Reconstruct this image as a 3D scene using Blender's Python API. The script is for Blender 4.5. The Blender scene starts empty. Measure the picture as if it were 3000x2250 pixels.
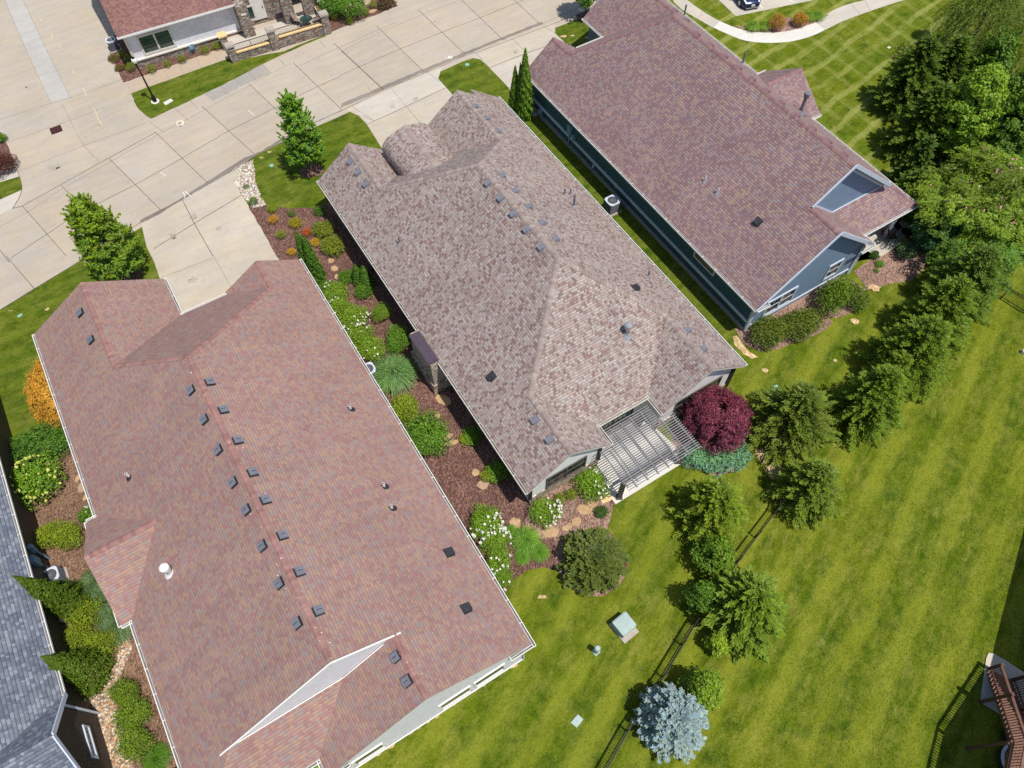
import bpy, bmesh, math, random
import numpy as np
from mathutils import Vector, Matrix

scene = bpy.context.scene
COL = scene.collection
rad = math.radians

# ------------------------------------------------------------------ camera
F_PX, NADIR, CAM_H = 2131.0, (1522.0, 2378.0), 40.0      # photo is 3000 x 2250
_d = np.array([NADIR[0] - 1500.0, -(NADIR[1] - 1125.0), -F_PX]); _d /= np.linalg.norm(_d)
_up = -_d
_ey = np.array([0, 0, -1.0]) - np.dot([0, 0, -1.0], _up) * _up; _ey /= np.linalg.norm(_ey)
_ex = np.cross(_ey, _up)
ROT = np.array([_ex, _ey, _up])
cam_data = bpy.data.cameras.new('camera')
cam = bpy.data.objects.new('camera', cam_data); COL.objects.link(cam)
cam_data.sensor_fit = 'HORIZONTAL'; cam_data.sensor_width = 36.0
cam_data.lens = F_PX / 3000.0 * 36.0
cam_data.clip_start = 0.5; cam_data.clip_end = 2000.0
_m = Matrix([list(ROT[i]) for i in range(3)]).to_4x4(); _m.translation = (0, 0, CAM_H)
cam.matrix_world = _m
scene.camera = cam

# ------------------------------------------------------------------ light
SUN_EL, SHADOW_DIR = 68.5, 142.0          # degrees; shadows fall towards SHADOW_DIR on the ground
sd = rad(SHADOW_DIR + 180.0)
to_sun = Vector((math.cos(sd) * math.cos(rad(SUN_EL)), math.sin(sd) * math.cos(rad(SUN_EL)), math.sin(rad(SUN_EL))))
sun_data = bpy.data.lights.new('sun', 'SUN'); sun_data.energy = 4.5; sun_data.angle = rad(0.5)
sun_data.color = (1.0, 0.955, 0.88)
sun = bpy.data.objects.new('sun', sun_data); COL.objects.link(sun)
sun.rotation_euler = to_sun.to_track_quat('Z', 'Y').to_euler()
sun.location = (0, 0, 60)
world = bpy.data.worlds.new('World'); scene.world = world; world.use_nodes = True
wn = world.node_tree; wn.nodes.clear()
sky = wn.nodes.new('ShaderNodeTexSky'); sky.sky_type = 'NISHITA'; sky.sun_disc = False
sky.sun_elevation = rad(SUN_EL); sky.sun_rotation = math.atan2(to_sun.x, to_sun.y)
sky.air_density = 1.0; sky.dust_density = 1.0; sky.ozone_density = 1.0
bg = wn.nodes.new('ShaderNodeBackground'); bg.inputs[1].default_value = 0.115
wo = wn.nodes.new('ShaderNodeOutputWorld')
wn.links.new(sky.outputs[0], bg.inputs[0]); wn.links.new(bg.outputs[0], wo.inputs[0])
scene.view_settings.view_transform = 'Standard'; scene.view_settings.look = 'None'
scene.view_settings.gamma = 1.0; scene.view_settings.exposure = 0.0
scene.render.engine = 'CYCLES'
scene.cycles.max_bounces = 6; scene.cycles.diffuse_bounces = 3; scene.cycles.transparent_max_bounces = 6
scene.cycles.use_denoising = False

# ------------------------------------------------------------------ coordinates
def P(px, py, z=0.0):
    """Ground point (height z) seen at a pixel of the 3000 px wide survey photo."""
    r = ROT @ np.array([px - 1500.0, -(py - 1125.0), -F_PX])
    t = (z - CAM_H) / r[2]
    return Vector((r[0] * t, r[1] * t, z))

def crop(k):
    ox = [0, 1000, 2000][(k - 1) % 3]; oy = [0, 750, 1500][(k - 1) // 3]
    return lambda x, y: (ox + x / 2.212, oy + y / 2.212)
c1, c2, c3, c4, c5, c6, c7, c8, c9 = [crop(k) for k in range(1, 10)]
zdk = lambda x, y: (2600 + x / 4.485, 1880 + y / 4.485)
z2 = lambda x, y: (560 + x / 3.687, y / 3.687)
z3 = lambda x, y: (680 + x / 2.675, 540 + y / 2.675)
z5 = lambda x, y: (1400 + x / 2.765, 1050 + y / 2.765)
zl = lambda x, y: (x / 2.764, 1200 + y / 2.764)

class Frame:
    """A house's own axes: u and v in plan, z up."""
    def __init__(s, ang, origin=(0, 0)):
        a = rad(ang); s.U = Vector((math.cos(a), math.sin(a))); s.V = Vector((-s.U.y, s.U.x)); s.o = Vector(origin)
    def W(s, u, v, z=0.0):
        p = s.o + s.U * u + s.V * v
        return Vector((p.x, p.y, z))
    def uv(s, p):
        q = Vector((p[0], p[1])) - s.o
        return q.dot(s.U), q.dot(s.V)
FR = Frame(-59.22)

# ------------------------------------------------------------------ scene bookkeeping
def tag(o, label=None, cat=None, group=None, kind=None):
    if label: o['label'] = label
    if cat: o['category'] = cat
    if group: o['group'] = group
    if kind: o['kind'] = kind
    return o

def thing(name, label, cat, loc=(0, 0, 0), group=None):
    o = bpy.data.objects.new(name, None); COL.objects.link(o)
    o.empty_display_size = 0.3; o.location = loc
    return tag(o, label, cat, group)

def origin_of(o):
    p = Vector((0, 0, 0))
    while o is not None:
        p = p + o.location; o = o.parent
    return p

class MB:
    """Collects faces, then links them as ONE mesh object."""
    def __init__(s): s.v = []; s.f = []; s.m = []; s.uv = []; s.t = []
    def face(s, pts, mi=0, uv=None, tint=(1, 1, 1)):
        n = len(s.v); s.v.extend([tuple(p) for p in pts]); s.f.append(list(range(n, n + len(pts))))
        s.m.append(mi); s.uv.append(uv); s.t.append(tint)
    def box(s, c, size, rot=None, mi=0, tint=(1, 1, 1)):
        c = Vector(c); hx, hy, hz = size[0] / 2, size[1] / 2, size[2] / 2
        R = rot if rot is not None else Matrix.Identity(3)
        q = [c + R @ Vector((x, y, z)) for x in (-hx, hx) for y in (-hy, hy) for z in (-hz, hz)]
        for a in ((0, 1, 3, 2), (4, 6, 7, 5), (0, 4, 5, 1), (2, 3, 7, 6), (0, 2, 6, 4), (1, 5, 7, 3)):
            s.face([q[i] for i in a], mi, tint=tint)
    def bar(s, p0, p1, w, h, mi=0, tint=(1, 1, 1), up=(0, 0, 1)):
        p0 = Vector(p0); p1 = Vector(p1); d = p1 - p0; L = d.length
        if L < 1e-6: return
        x = d / L; y = Vector(up).cross(x)
        if y.length < 1e-4: y = Vector((0, 1, 0)).cross(x)
        y.normalize(); z = x.cross(y)
        s.box((p0 + p1) / 2, (L, w, h), Matrix((x, y, z)).transposed(), mi, tint)
    def tube(s, path, radii, n=8, mi=0, cap=True, tint=(1, 1, 1)):
        path = [Vector(p) for p in path]; rings = []
        for i, p in enumerate(path):
            d = (path[min(i + 1, len(path) - 1)] - path[max(i - 1, 0)]).normalized()
            a = Vector((1, 0, 0)) if abs(d.x) < 0.8 else Vector((0, 1, 0))
            x = d.cross(a).normalized(); y = d.cross(x)
            rings.append([p + (x * math.cos(t) + y * math.sin(t)) * radii[i] for t in [2 * math.pi * k / n for k in range(n)]])
        for i in range(len(rings) - 1):
            for k in range(n):
                s.face([rings[i][k], rings[i][(k + 1) % n], rings[i + 1][(k + 1) % n], rings[i + 1][k]], mi, tint=tint)
        if cap:
            s.face(rings[0][::-1], mi, tint=tint); s.face(rings[-1], mi, tint=tint)
    def cyl(s, p0, p1, r0, r1=None, n=14, mi=0): s.tube([p0, p1], [r0, r0 if r1 is None else r1], n, mi)
    def lathe(s, c, prof, n=20, mi=0):
        c = Vector(c)
        for (r0, h0), (r1, h1) in zip(prof, prof[1:]):
            for k in range(n):
                a, b = 2 * math.pi * k / n, 2 * math.pi * (k + 1) / n
                q = [c + Vector((r * math.cos(t), r * math.sin(t), h)) for r, h, t in ((r0, h0, a), (r0, h0, b), (r1, h1, b), (r1, h1, a))]
                if r0 < 1e-6: q = [q[0], q[2], q[3]]
                elif r1 < 1e-6: q = q[:3]
                s.face(q, mi)
    def build(s, name, mats, parent=None, smooth=False, merge=False, loc=None):
        off = origin_of(parent) if parent is not None else (Vector(loc) if loc is not None else Vector((0, 0, 0)))
        me = bpy.data.meshes.new(name)
        me.from_pydata([tuple(Vector(p) - off) for p in s.v], [], s.f)
        for m in (mats if isinstance(mats, (list, tuple)) else [mats]): me.materials.append(m)
        me.polygons.foreach_set('material_index', s.m)
        if any(u is not None for u in s.uv):
            l = me.uv_layers.new(name='UVMap'); k = 0
            for f, u in zip(s.f, s.uv):
                for j in range(len(f)):
                    l.data[k].uv = u[j] if u is not None else (0, 0); k += 1
        at = me.attributes.new('tint', 'FLOAT_COLOR', 'FACE')
        at.data.foreach_set('color', np.array([list(t) + [1.0] for t in s.t], dtype=np.float32).ravel())
        if merge or smooth:
            bm = bmesh.new(); bm.from_mesh(me); bmesh.ops.remove_doubles(bm, verts=bm.verts, dist=0.0008)
            bmesh.ops.recalc_face_normals(bm, faces=bm.faces); bm.to_mesh(me); bm.free()
        if smooth: me.polygons.foreach_set('use_smooth', [True] * len(me.polygons))
        o = bpy.data.objects.new(name, me); COL.objects.link(o)
        if parent is not None: o.parent = parent
        elif loc is not None: o.location = loc
        return o

def copy_tree(o, parent=None):
    c = o.copy(); COL.objects.link(c)
    if parent is not None: c.parent = parent
    for ch in list(o.children): copy_tree(ch, c)
    return c

# ------------------------------------------------------------------ materials
def srgb(r, g, b):
    f = lambda c: (c / 255 / 12.92) if c / 255 <= 0.04045 else ((c / 255 + 0.055) / 1.055) ** 2.4
    return (f(r), f(g), f(b), 1.0)

class NT:
    def __init__(s, name):
        s.m = bpy.data.materials.new(name); s.m.use_nodes = True; s.t = s.m.node_tree
        s.b = s.t.nodes['Principled BSDF']; s.b.inputs['Roughness'].default_value = 0.8
        s.b.inputs['Specular IOR Level'].default_value = 0.25
    def n(s, typ, **kw):
        x = s.t.nodes.new(typ)
        for k, v in kw.items(): setattr(x, k, v)
        return x
    def l(s, a, b): s.t.links.new(a, b)
    def pos(s): return s.n('ShaderNodeNewGeometry').outputs['Position']
    def mapping(s, vec, scale=(1, 1, 1), rot=(0, 0, 0)):
        m = s.n('ShaderNodeMapping'); m.inputs['Scale'].default_value = scale; m.inputs['Rotation'].default_value = rot
        s.l(vec, m.inputs['Vector']); return m.outputs[0]
    def turned(s, vec, deg, scale):
        """Turn the pattern axes by deg, then stretch along them."""
        return s.mapping(s.mapping(vec, (1, 1, 1), (0, 0, -rad(deg))), scale)
    def noise(s, vec, scale, detail=4, rough=0.55, dist=0.0):
        n = s.n('ShaderNodeTexNoise'); n.inputs['Scale'].default_value = scale; n.inputs['Detail'].default_value = detail
        n.inputs['Roughness'].default_value = rough; n.inputs['Distortion'].default_value = dist
        s.l(vec, n.inputs['Vector']); return n.outputs['Fac']
    def ramp(s, fac, stops, interp='LINEAR'):
        r = s.n('ShaderNodeValToRGB'); e = r.color_ramp.elements; r.color_ramp.interpolation = interp
        while len(e) < len(stops): e.new(0.5)
        for k, (p, c) in enumerate(stops):
            e[k].position = p; e[k].color = c if len(c) == 4 else (*c, 1)
        s.l(fac, r.inputs[0]); return r.outputs[0]
    def mix(s, fac, a, b, mode='MIX'):
        m = s.n('ShaderNodeMix', data_type='RGBA', blend_type=mode, clamp_factor=True)
        for sock, v in ((m.inputs[0], fac), (m.inputs[6], a), (m.inputs[7], b)):
            if hasattr(v, 'is_linked') or hasattr(v, 'links'): s.l(v, sock)
            else: sock.default_value = v
        return m.outputs[2]
    def math(s, op, a, b=None, c=None):
        m = s.n('ShaderNodeMath', operation=op)
        for i, v in enumerate((a, b, c)):
            if v is None: continue
            if hasattr(v, 'links'): s.l(v, m.inputs[i])
            else: m.inputs[i].default_value = v
        return m.outputs[0]
    def col(s, c): s.l(c, s.b.inputs['Base Color'])
    def bump(s, h, strength=0.4, dist=0.02):
        b = s.n('ShaderNodeBump'); b.inputs['Strength'].default_value = strength; b.inputs['Distance'].default_value = dist
        s.l(h, b.inputs['Height']); s.l(b.outputs[0], s.b.inputs['Normal'])
    def rough(s, r): s.b.inputs['Roughness'].default_value = r; return s

def plain(name, c, rough=0.7, var=0.12, scale=6.0, metal=0.0, spec=0.25):
    k = NT(name); k.rough(rough); k.b.inputs['Metallic'].default_value = metal; k.b.inputs['Specular IOR Level'].default_value = spec
    c = tuple(c[:3]); lo = tuple(x * (1 - var) for x in c); hi = tuple(min(1, x * (1 + var)) for x in c)
    k.col(k.ramp(k.noise(k.pos(), scale, 5), [(0.3, lo), (0.7, hi)])); return k.m

def shingle(name, tones, w=0.30, h=0.145, dark=0.35, weather=0.16):
    """Laminated shingle courses: every tab its own tone, a dark lower edge, broad weathering."""
    k = NT(name); uv = k.n('ShaderNodeUVMap').outputs[0]
    def brick(bw, off, freq, shift):
        b = k.n('ShaderNodeTexBrick'); b.offset = off; b.offset_frequency = freq; b.squash = 1.0
        for nm, v in (('Scale', 1.0), ('Mortar Size', 0.006), ('Mortar Smooth', 0.1), ('Bias', 0.0), ('Brick Width', bw), ('Row Height', h)):
            b.inputs[nm].default_value = v
        b.inputs['Color1'].default_value = (0, 0, 0, 1); b.inputs['Color2'].default_value = (1, 1, 1, 1); b.inputs['Mortar'].default_value = (0.5, 0.5, 0.5, 1)
        mp = k.n('ShaderNodeMapping'); mp.inputs['Location'].default_value = (200 + shift, 100 * h * 7, 0); k.l(uv, mp.inputs['Vector']); k.l(mp.outputs[0], b.inputs['Vector'])
        return b
    a = brick(w, 0.37, 2, 0.0); c = brick(w * 0.63, 0.61, 3, 3.3)
    val = k.math('FRACT', k.math('MULTIPLY_ADD', a.outputs['Color'], 0.73, k.math('MULTIPLY', c.outputs['Color'], 0.77)))
    n = len(tones); stops = [(i / n, t) for i, t in enumerate(tones)]
    base = k.ramp(val, stops, 'CONSTANT')
    big = k.noise(k.pos(), 0.35, 4, 0.6); fine = k.noise(k.pos(), 55, 3, 0.7)
    base = k.mix(1.0, base, k.ramp(big, [(0.25, (1 - weather,) * 3), (0.75, (1 + weather * 0.6,) * 3)]), 'MULTIPLY')
    um = k.n('ShaderNodeMapping'); um.inputs['Scale'].default_value = (1.5, 0.13, 1); k.l(uv, um.inputs['Vector'])
    base = k.mix(1.0, base, k.ramp(k.noise(um.outputs[0], 1.0, 5, 0.65), [(0.3, (0.90, 0.90, 0.91)), (0.62, (1.05, 1.05, 1.04))]), 'MULTIPLY')
    base = k.mix(1.0, base, k.ramp(fine, [(0.25, (0.86,) * 3), (0.75, (1.14,) * 3)]), 'MULTIPLY')
    mort = k.math('MULTIPLY', k.math('MAXIMUM', a.outputs['Fac'], k.math('MULTIPLY', c.outputs['Fac'], 0.6)), 1.0 - dark)
    base = k.mix(mort, base, k.mix(1.0, base, (dark, dark, dark * 1.02, 1), 'MULTIPLY'))
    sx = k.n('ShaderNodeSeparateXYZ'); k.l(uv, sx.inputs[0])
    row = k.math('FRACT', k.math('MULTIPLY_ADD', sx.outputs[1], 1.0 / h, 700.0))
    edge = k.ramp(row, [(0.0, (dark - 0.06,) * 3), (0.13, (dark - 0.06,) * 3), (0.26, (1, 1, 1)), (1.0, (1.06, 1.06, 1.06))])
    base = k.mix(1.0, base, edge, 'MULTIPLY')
    k.col(base); k.rough(0.9)
    k.bump(k.math('SUBTRACT', k.math('MULTIPLY', val, 0.5), mort), 0.12, 0.01)
    return k.m

def siding(name, c, board=0.16, dark=0.55):
    k = NT(name); k.rough(0.6); z = k.n('ShaderNodeSeparateXYZ'); k.l(k.pos(), z.inputs[0])
    fr = k.math('FRACT', k.math('MULTIPLY', z.outputs[2], 1.0 / board))
    line = k.ramp(fr, [(0.0, (dark,) * 3), (0.10, (dark,) * 3), (0.24, (1, 1, 1)), (1.0, (1, 1, 1))])
    nz = k.ramp(k.noise(k.pos(), 3.0, 5), [(0.3, tuple(x * 0.92 for x in c[:3])), (0.7, tuple(min(1, x * 1.07) for x in c[:3]))])
    k.col(k.mix(1.0, nz, line, 'MULTIPLY')); return k.m

def stone(name, tones, scale=3.2, mortar=(0.34, 0.31, 0.27)):
    k = NT(name); p = k.mapping(k.pos(), (1, 1, 2.1))
    v = k.n('ShaderNodeTexVoronoi'); v.inputs['Scale'].default_value = scale; k.l(p, v.inputs['Vector'])
    e = k.n('ShaderNodeTexVoronoi', feature='DISTANCE_TO_EDGE'); e.inputs['Scale'].default_value = scale; k.l(p, e.inputs['Vector'])
    sp = k.n('ShaderNodeSeparateColor'); k.l(v.outputs['Color'], sp.inputs[0])
    n = len(tones); c = k.ramp(sp.outputs[0], [(i / n, t) for i, t in enumerate(tones)], 'CONSTANT')
    c = k.mix(1.0, c, k.ramp(k.noise(k.pos(), 14, 5, 0.65), [(0.25, (0.7,) * 3), (0.75, (1.25,) * 3)]), 'MULTIPLY')
    ed = k.ramp(e.outputs['Distance'], [(0.02, (0, 0, 0)), (0.07, (1, 1, 1))])
    k.col(k.mix(ed, (*mortar, 1), c)); k.bump(ed, 0.8, 0.05); k.rough(0.9); return k.m

def concrete(name, c, warm=(1.04, 1.0, 0.92), stain=0.14, slab=False):
    k = NT(name); k.rough(0.88); p = k.pos()
    b1 = k.ramp(k.noise(p, 0.22, 5, 0.6), [(0.3, tuple(x * (1 - stain) for x in c)), (0.7, tuple(x * (1 + stain * 0.7) for x in c))])
    w = k.ramp(k.noise(p, 0.5, 4, 0.6, 0.6), [(0.35, (0.99, 0.99, 1.01)), (0.68, warm)])
    o = k.mix(1.0, b1, w, 'MULTIPLY')
    st = k.noise(k.turned(p, 32, (0.4, 2.0, 1)), 0.9, 6, 0.7)
    o = k.mix(1.0, o, k.ramp(st, [(0.3, (0.90, 0.90, 0.91)), (0.65, (1.05, 1.05, 1.04))]), 'MULTIPLY')
    o = k.mix(1.0, o, k.ramp(k.noise(p, 18, 5, 0.75), [(0.25, (0.86,) * 3), (0.75, (1.12,) * 3)]), 'MULTIPLY')
    o = k.mix(1.0, o, k.ramp(k.noise(p, 2.3, 3, 0.5), [(0.28, (0.93, 0.925, 0.92)), (0.42, (1, 1, 1))]), 'MULTIPLY')
    if slab:
        a = k.n('ShaderNodeAttribute', attribute_name='tint'); o = k.mix(1.0, o, a.outputs['Color'], 'MULTIPLY')
    k.col(o); k.bump(k.noise(p, 60, 3), 0.15, 0.01); return k.m

def grass(name, lo, mid, hi, dry, mow=52.0, stripe=None, cross=None, dry_amt=0.6):
    """Mown turf: grain, clumps drawn out along the mowing direction, parched streaks, mower bands."""
    k = NT(name); k.rough(0.9); k.b.inputs['Specular IOR Level'].default_value = 0.1; p = k.pos()
    along = k.turned(p, mow, (0.4, 1.0, 1.0))
    grain = k.noise(p, 10, 8, 0.85); clump = k.noise(along, 3.4, 6, 0.72, 0.5); tuft = k.noise(p, 1.15, 5, 0.62, 0.4)
    v = k.math('MULTIPLY_ADD', grain, 0.50, k.math('MULTIPLY_ADD', clump, 0.28, k.math('MULTIPLY', tuft, 0.22)))
    c = k.ramp(v, [(0.36, lo), (0.5, mid), (0.63, hi)])
    big = k.noise(k.turned(p, mow, (0.45, 1.0, 1.0)), 0.33, 6, 0.7, 0.6)
    d2 = k.ramp(k.math('MULTIPLY_ADD', grain, 0.35, k.math('MULTIPLY', k.noise(along, 1.7, 7, 0.76, 0.3), 0.65)), [(0.46, (0, 0, 0)), (0.62, (1, 1, 1))])
    dm = k.math('MULTIPLY', k.math('MULTIPLY', k.ramp(big, [(0.36, (0.18,) * 3), (0.62, (1, 1, 1))]), d2), dry_amt)
    c = k.mix(dm, c, (*dry, 1))
    c = k.mix(1.0, c, k.ramp(k.noise(p, 0.12, 4, 0.55), [(0.3, (0.80, 0.90, 0.8)), (0.7, (1.14, 1.06, 1.0))]), 'MULTIPLY')
    deep = k.ramp(k.noise(p, 0.75, 6, 0.72, 0.3), [(0.34, (0.50, 0.66, 0.6)), (0.50, (1, 1, 1))])
    c = k.mix(1.0, c, deep, 'MULTIPLY')
    def band(ang, period, amt, lo_, hi_, seed):
        w = k.n('ShaderNodeTexWave', wave_type='BANDS', bands_direction='X'); w.inputs['Scale'].default_value = math.pi / 10 / period
        w.inputs['Distortion'].default_value = 2.2; w.inputs['Detail'].default_value = 3; w.inputs['Detail Scale'].default_value = 0.22 / max(.2, math.pi / 10 / period); w.inputs['Detail Roughness'].default_value = 0.7
        k.l(k.mapping(p, (1, 1, 1), (0, 0, -rad(ang + 90))), w.inputs['Vector'])
        f = k.ramp(w.outputs['Fac'], [(lo_, (0, 0, 0)), (hi_, (1, 1, 1))])
        n = k.ramp(k.noise(k.turned(p, ang, (0.4, 1, 1)), 0.5 + seed * .17, 5, 0.65), [(0.32, (0.0,) * 3), (0.56, (1,) * 3)])
        g = k.ramp(grain, [(0.35, (0.45,) * 3), (0.6, (1,) * 3)])
        return k.math('MULTIPLY', k.math('MULTIPLY', k.math('MULTIPLY', f, n), g), amt)
    if stripe: c = k.mix(band(stripe[0], stripe[1], stripe[2], 0.35, 0.85, 0), c, (*stripe[3], 1))
    if cross:
        for q, a in enumerate(cross[0]): c = k.mix(band(a, cross[1][q], cross[2][q], 0.72, 0.93, q + 1), c, (*cross[3], 1))
    k.col(c); k.bump(grain, 0.5, 0.04); return k.m

def speckle(name, tones, scale, big=0.5, rough=0.95, bump=0.7, spots=None):
    k = NT(name); k.rough(rough); p = k.pos()
    v = k.n('ShaderNodeTexVoronoi'); v.inputs['Scale'].default_value = scale; v.inputs['Randomness'].default_value = 1.0
    k.l(k.mapping(p, (1, 0.55, 1), (0, 0, 0.6)), v.inputs['Vector'])
    sp = k.n('ShaderNodeSeparateColor'); k.l(v.outputs['Color'], sp.inputs[0])
    n = len(tones); c = k.ramp(sp.outputs[0], [(i / n, t) for i, t in enumerate(tones)], 'CONSTANT')
    c = k.mix(1.0, c, k.ramp(k.noise(p, 30, 4, 0.7), [(0.25, (0.65,) * 3), (0.75, (1.3,) * 3)]), 'MULTIPLY')
    c = k.mix(1.0, c, k.ramp(k.noise(p, big, 4, 0.6), [(0.3, (0.8,) * 3), (0.7, (1.2,) * 3)]), 'MULTIPLY')
    k.col(c); k.bump(v.outputs['Distance'], bump, 0.04); return k.m

def tinted(name, rough=0.8, base=(1, 1, 1), spec=0.25):
    """Colour comes from each face's own tint."""
    k = NT(name); k.rough(rough); k.b.inputs['Specular IOR Level'].default_value = spec
    a = k.n('ShaderNodeAttribute', attribute_name='tint')
    k.col(k.mix(1.0, a.outputs['Color'], k.ramp(k.noise(k.pos(), 20, 4, 0.7), [(0.25, tuple(x * 0.8 for x in base)), (0.75, tuple(x * 1.2 for x in base))]), 'MULTIPLY'))
    return k.m

def leaf_material():
    k = NT('leaf'); k.rough(0.5); k.b.inputs['Specular IOR Level'].default_value = 0.3
    oi = k.n('ShaderNodeObjectInfo'); a = k.n('ShaderNodeAttribute', attribute_name='tint')
    c = k.mix(1.0, oi.outputs['Color'], a.outputs['Color'], 'MULTIPLY'); k.col(c)
    tr = k.n('ShaderNodeBsdfTranslucent'); k.l(k.mix(1.0, c, (1.25, 1.2, 0.5, 1), 'MULTIPLY'), tr.inputs['Color'])
    mx = k.n('ShaderNodeMixShader'); mx.inputs[0].default_value = 0.3
    k.l(k.b.outputs[0], mx.inputs[1]); k.l(tr.outputs[0], mx.inputs[2])
    k.l(mx.outputs[0], k.t.nodes['Material Output'].inputs['Surface']); return k.m

def glass(name, c=(0.02, 0.035, 0.035)):
    k = NT(name); k.rough(0.06); k.b.inputs['Specular IOR Level'].default_value = 0.7
    k.col(k.ramp(k.noise(k.pos(), 0.7, 3), [(0.3, tuple(x * 0.6 for x in c)), (0.7, tuple(x * 1.6 for x in c))])); return k.m

M = {}
M['shingle_grey'] = shingle('shingle_grey', [srgb(*t) for t in ((159, 147, 141), (144, 127, 121), (168, 160, 155), (125, 102, 99), (156, 140, 132), (164, 156, 152), (134, 111, 107), (150, 138, 132), (160, 143, 132))], 0.3, 0.155, 0.76, 0.09)
M['shingle_red'] = shingle('shingle_red', [srgb(*t) for t in ((152, 121, 113), (143, 110, 107), (157, 128, 110), (143, 127, 124), (149, 112, 107), (145, 120, 115), (156, 129, 113))], 0.38, 0.16, 0.82, 0.09)
M['shingle_plum'] = shingle('shingle_plum', [srgb(*t) for t in ((148, 124, 121), (132, 104, 108), (158, 134, 119), (144, 130, 132), (139, 110, 112), (132, 110, 114), (153, 128, 120))], 0.36, 0.16, 0.66, 0.12)
M['shingle_slate'] = shingle('shingle_slate', [srgb(*t) for t in ((116, 123, 135), (102, 109, 122), (132, 138, 148), (94, 100, 114), (112, 118, 127))], 0.38, 0.17, 0.62, 0.1)
M['shingle_brown'] = shingle('shingle_brown', [srgb(*t) for t in ((136, 100, 92), (120, 86, 82), (142, 106, 94), (126, 92, 92))], 0.38, 0.17, 0.66)
M['white'] = plain('white_trim', (0.78, 0.76, 0.72), 0.5, 0.05)
M['cream'] = plain('cream_trim', (0.66, 0.61, 0.53), 0.6, 0.06)
M['bluewhite'] = plain('pale_trim', (0.55, 0.6, 0.68), 0.5, 0.05)
M['dark'] = plain('dark_metal', (0.03, 0.03, 0.035), 0.4, 0.2)
M['black'] = plain('black_metal', (0.012, 0.012, 0.013), 0.45, 0.2)
M['gutter_in'] = plain('gutter_inside', (0.16, 0.16, 0.15), 0.8, 0.4, 2.0)
M['vent_grey'] = plain('vent_grey', (0.17, 0.172, 0.205), 0.55, 0.15)
M['vent_black'] = plain('vent_black', (0.03, 0.032, 0.038), 0.5, 0.2)
M['vent_side'] = plain('vent_side', (0.02, 0.02, 0.024), 0.7, 0.2)
M['vent_plum'] = plain('vent_plum', (0.19, 0.11, 0.13), 0.6, 0.15)
M['galv'] = plain('galvanised', (0.42, 0.44, 0.46), 0.35, 0.12, 9, 0.5, 0.5)
M['pipe_white'] = plain('pipe_white', (0.72, 0.72, 0.7), 0.5, 0.05)
M['sid_white'] = siding('siding_white', (0.84, 0.84, 0.83), 0.2, 0.78)
M['sid_lilac'] = siding('siding_pale', (0.76, 0.755, 0.80), 0.19, 0.74)
M['sid_teal'] = siding('siding_teal', srgb(54, 88, 100), 0.15, 0.75)
M['sid_blue'] = siding('siding_blue', srgb(124, 147, 172), 0.19, 0.5)
M['sid_brown'] = siding('siding_brown', (0.075, 0.058, 0.048), 0.15, 0.5)
M['stone'] = stone('stone_mixed', [srgb(*t) for t in ((150, 140, 132), (120, 112, 110), (168, 140, 108), (176, 166, 156), (134, 100, 78), (156, 150, 148), (110, 98, 92))], 4.2)
M['ledge'] = stone('stone_ledge', [srgb(*t) for t in ((196, 182, 160), (170, 152, 130), (206, 196, 180), (150, 130, 112), (184, 172, 158))], 4.5, (0.28, 0.25, 0.22))
M['cap_plum'] = plain('cap_metal', (0.075, 0.055, 0.075), 0.5, 0.12)
M['sandcap'] = plain('sandstone_cap', srgb(222, 190, 140)[:3], 0.8, 0.12, 4)
M['greycap'] = plain('grey_cap', srgb(168, 158, 148)[:3], 0.85, 0.12, 6)
M['glass'] = glass('window_glass')
M['glass_green'] = glass('green_glass', (0.03, 0.07, 0.06))
M['street'] = concrete('street_concrete', (0.435, 0.382, 0.315), stain=0.06)
M['slab'] = concrete('slab_concrete', (0.435, 0.382, 0.315), stain=0.06, slab=True)
M['drive'] = concrete('drive_concrete', (0.48, 0.43, 0.355), stain=0.1)
M['oil'] = concrete('oil_stained', (0.41, 0.362, 0.30), stain=0.2)
M['newcon'] = concrete('new_concrete', (0.64, 0.62, 0.57), warm=(1.0, 1.0, 0.97), stain=0.06)
M['paleslab'] = concrete('pale_concrete', (0.50, 0.46, 0.40), stain=0.10)
M['strip'] = concrete('pale_strip', (0.44, 0.425, 0.395), warm=(1.0, 0.99, 0.95), stain=0.08)
M['greycon'] = concrete('grey_concrete', (0.335, 0.31, 0.285), stain=0.08)
M['tancon'] = concrete('tan_concrete', (0.43, 0.35, 0.265), stain=0.06)
M['joint'] = plain('joint_sealant', (0.145, 0.122, 0.104), 0.9, 0.4, 3)
M['joint_soft'] = plain('joint_soft', (0.28, 0.243, 0.203), 0.9, 0.3, 3)
M['kerbstain'] = concrete('kerb_stain', (0.235, 0.205, 0.18), stain=0.25)
M['lawn'] = grass('lawn_back', (0.030, 0.062, 0.002), (0.096, 0.134, 0.005), (0.172, 0.198, 0.014), (0.34, 0.295, 0.08), 52.0, stripe=(54.0, 2.2, 0.75, (0.225, 0.245, 0.022)), dry_amt=0.55)
M['lawn_cross'] = grass('lawn_crosscut', (0.036, 0.070, 0.002), (0.104, 0.142, 0.005), (0.180, 0.205, 0.015), (0.34, 0.29, 0.08), 41.0, cross=((41.0, -59.0), (1.9, 1.8), (0.62, 0.28), (0.34, 0.345, 0.10)), dry_amt=0.35)
M['lawn_front'] = grass('lawn_front', (0.022, 0.050, 0.003), (0.076, 0.116, 0.006), (0.145, 0.182, 0.015), (0.31, 0.265, 0.08), 30.0, stripe=(30.0, 1.3, 0.35, (0.185, 0.21, 0.026)), dry_amt=0.45)
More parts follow.
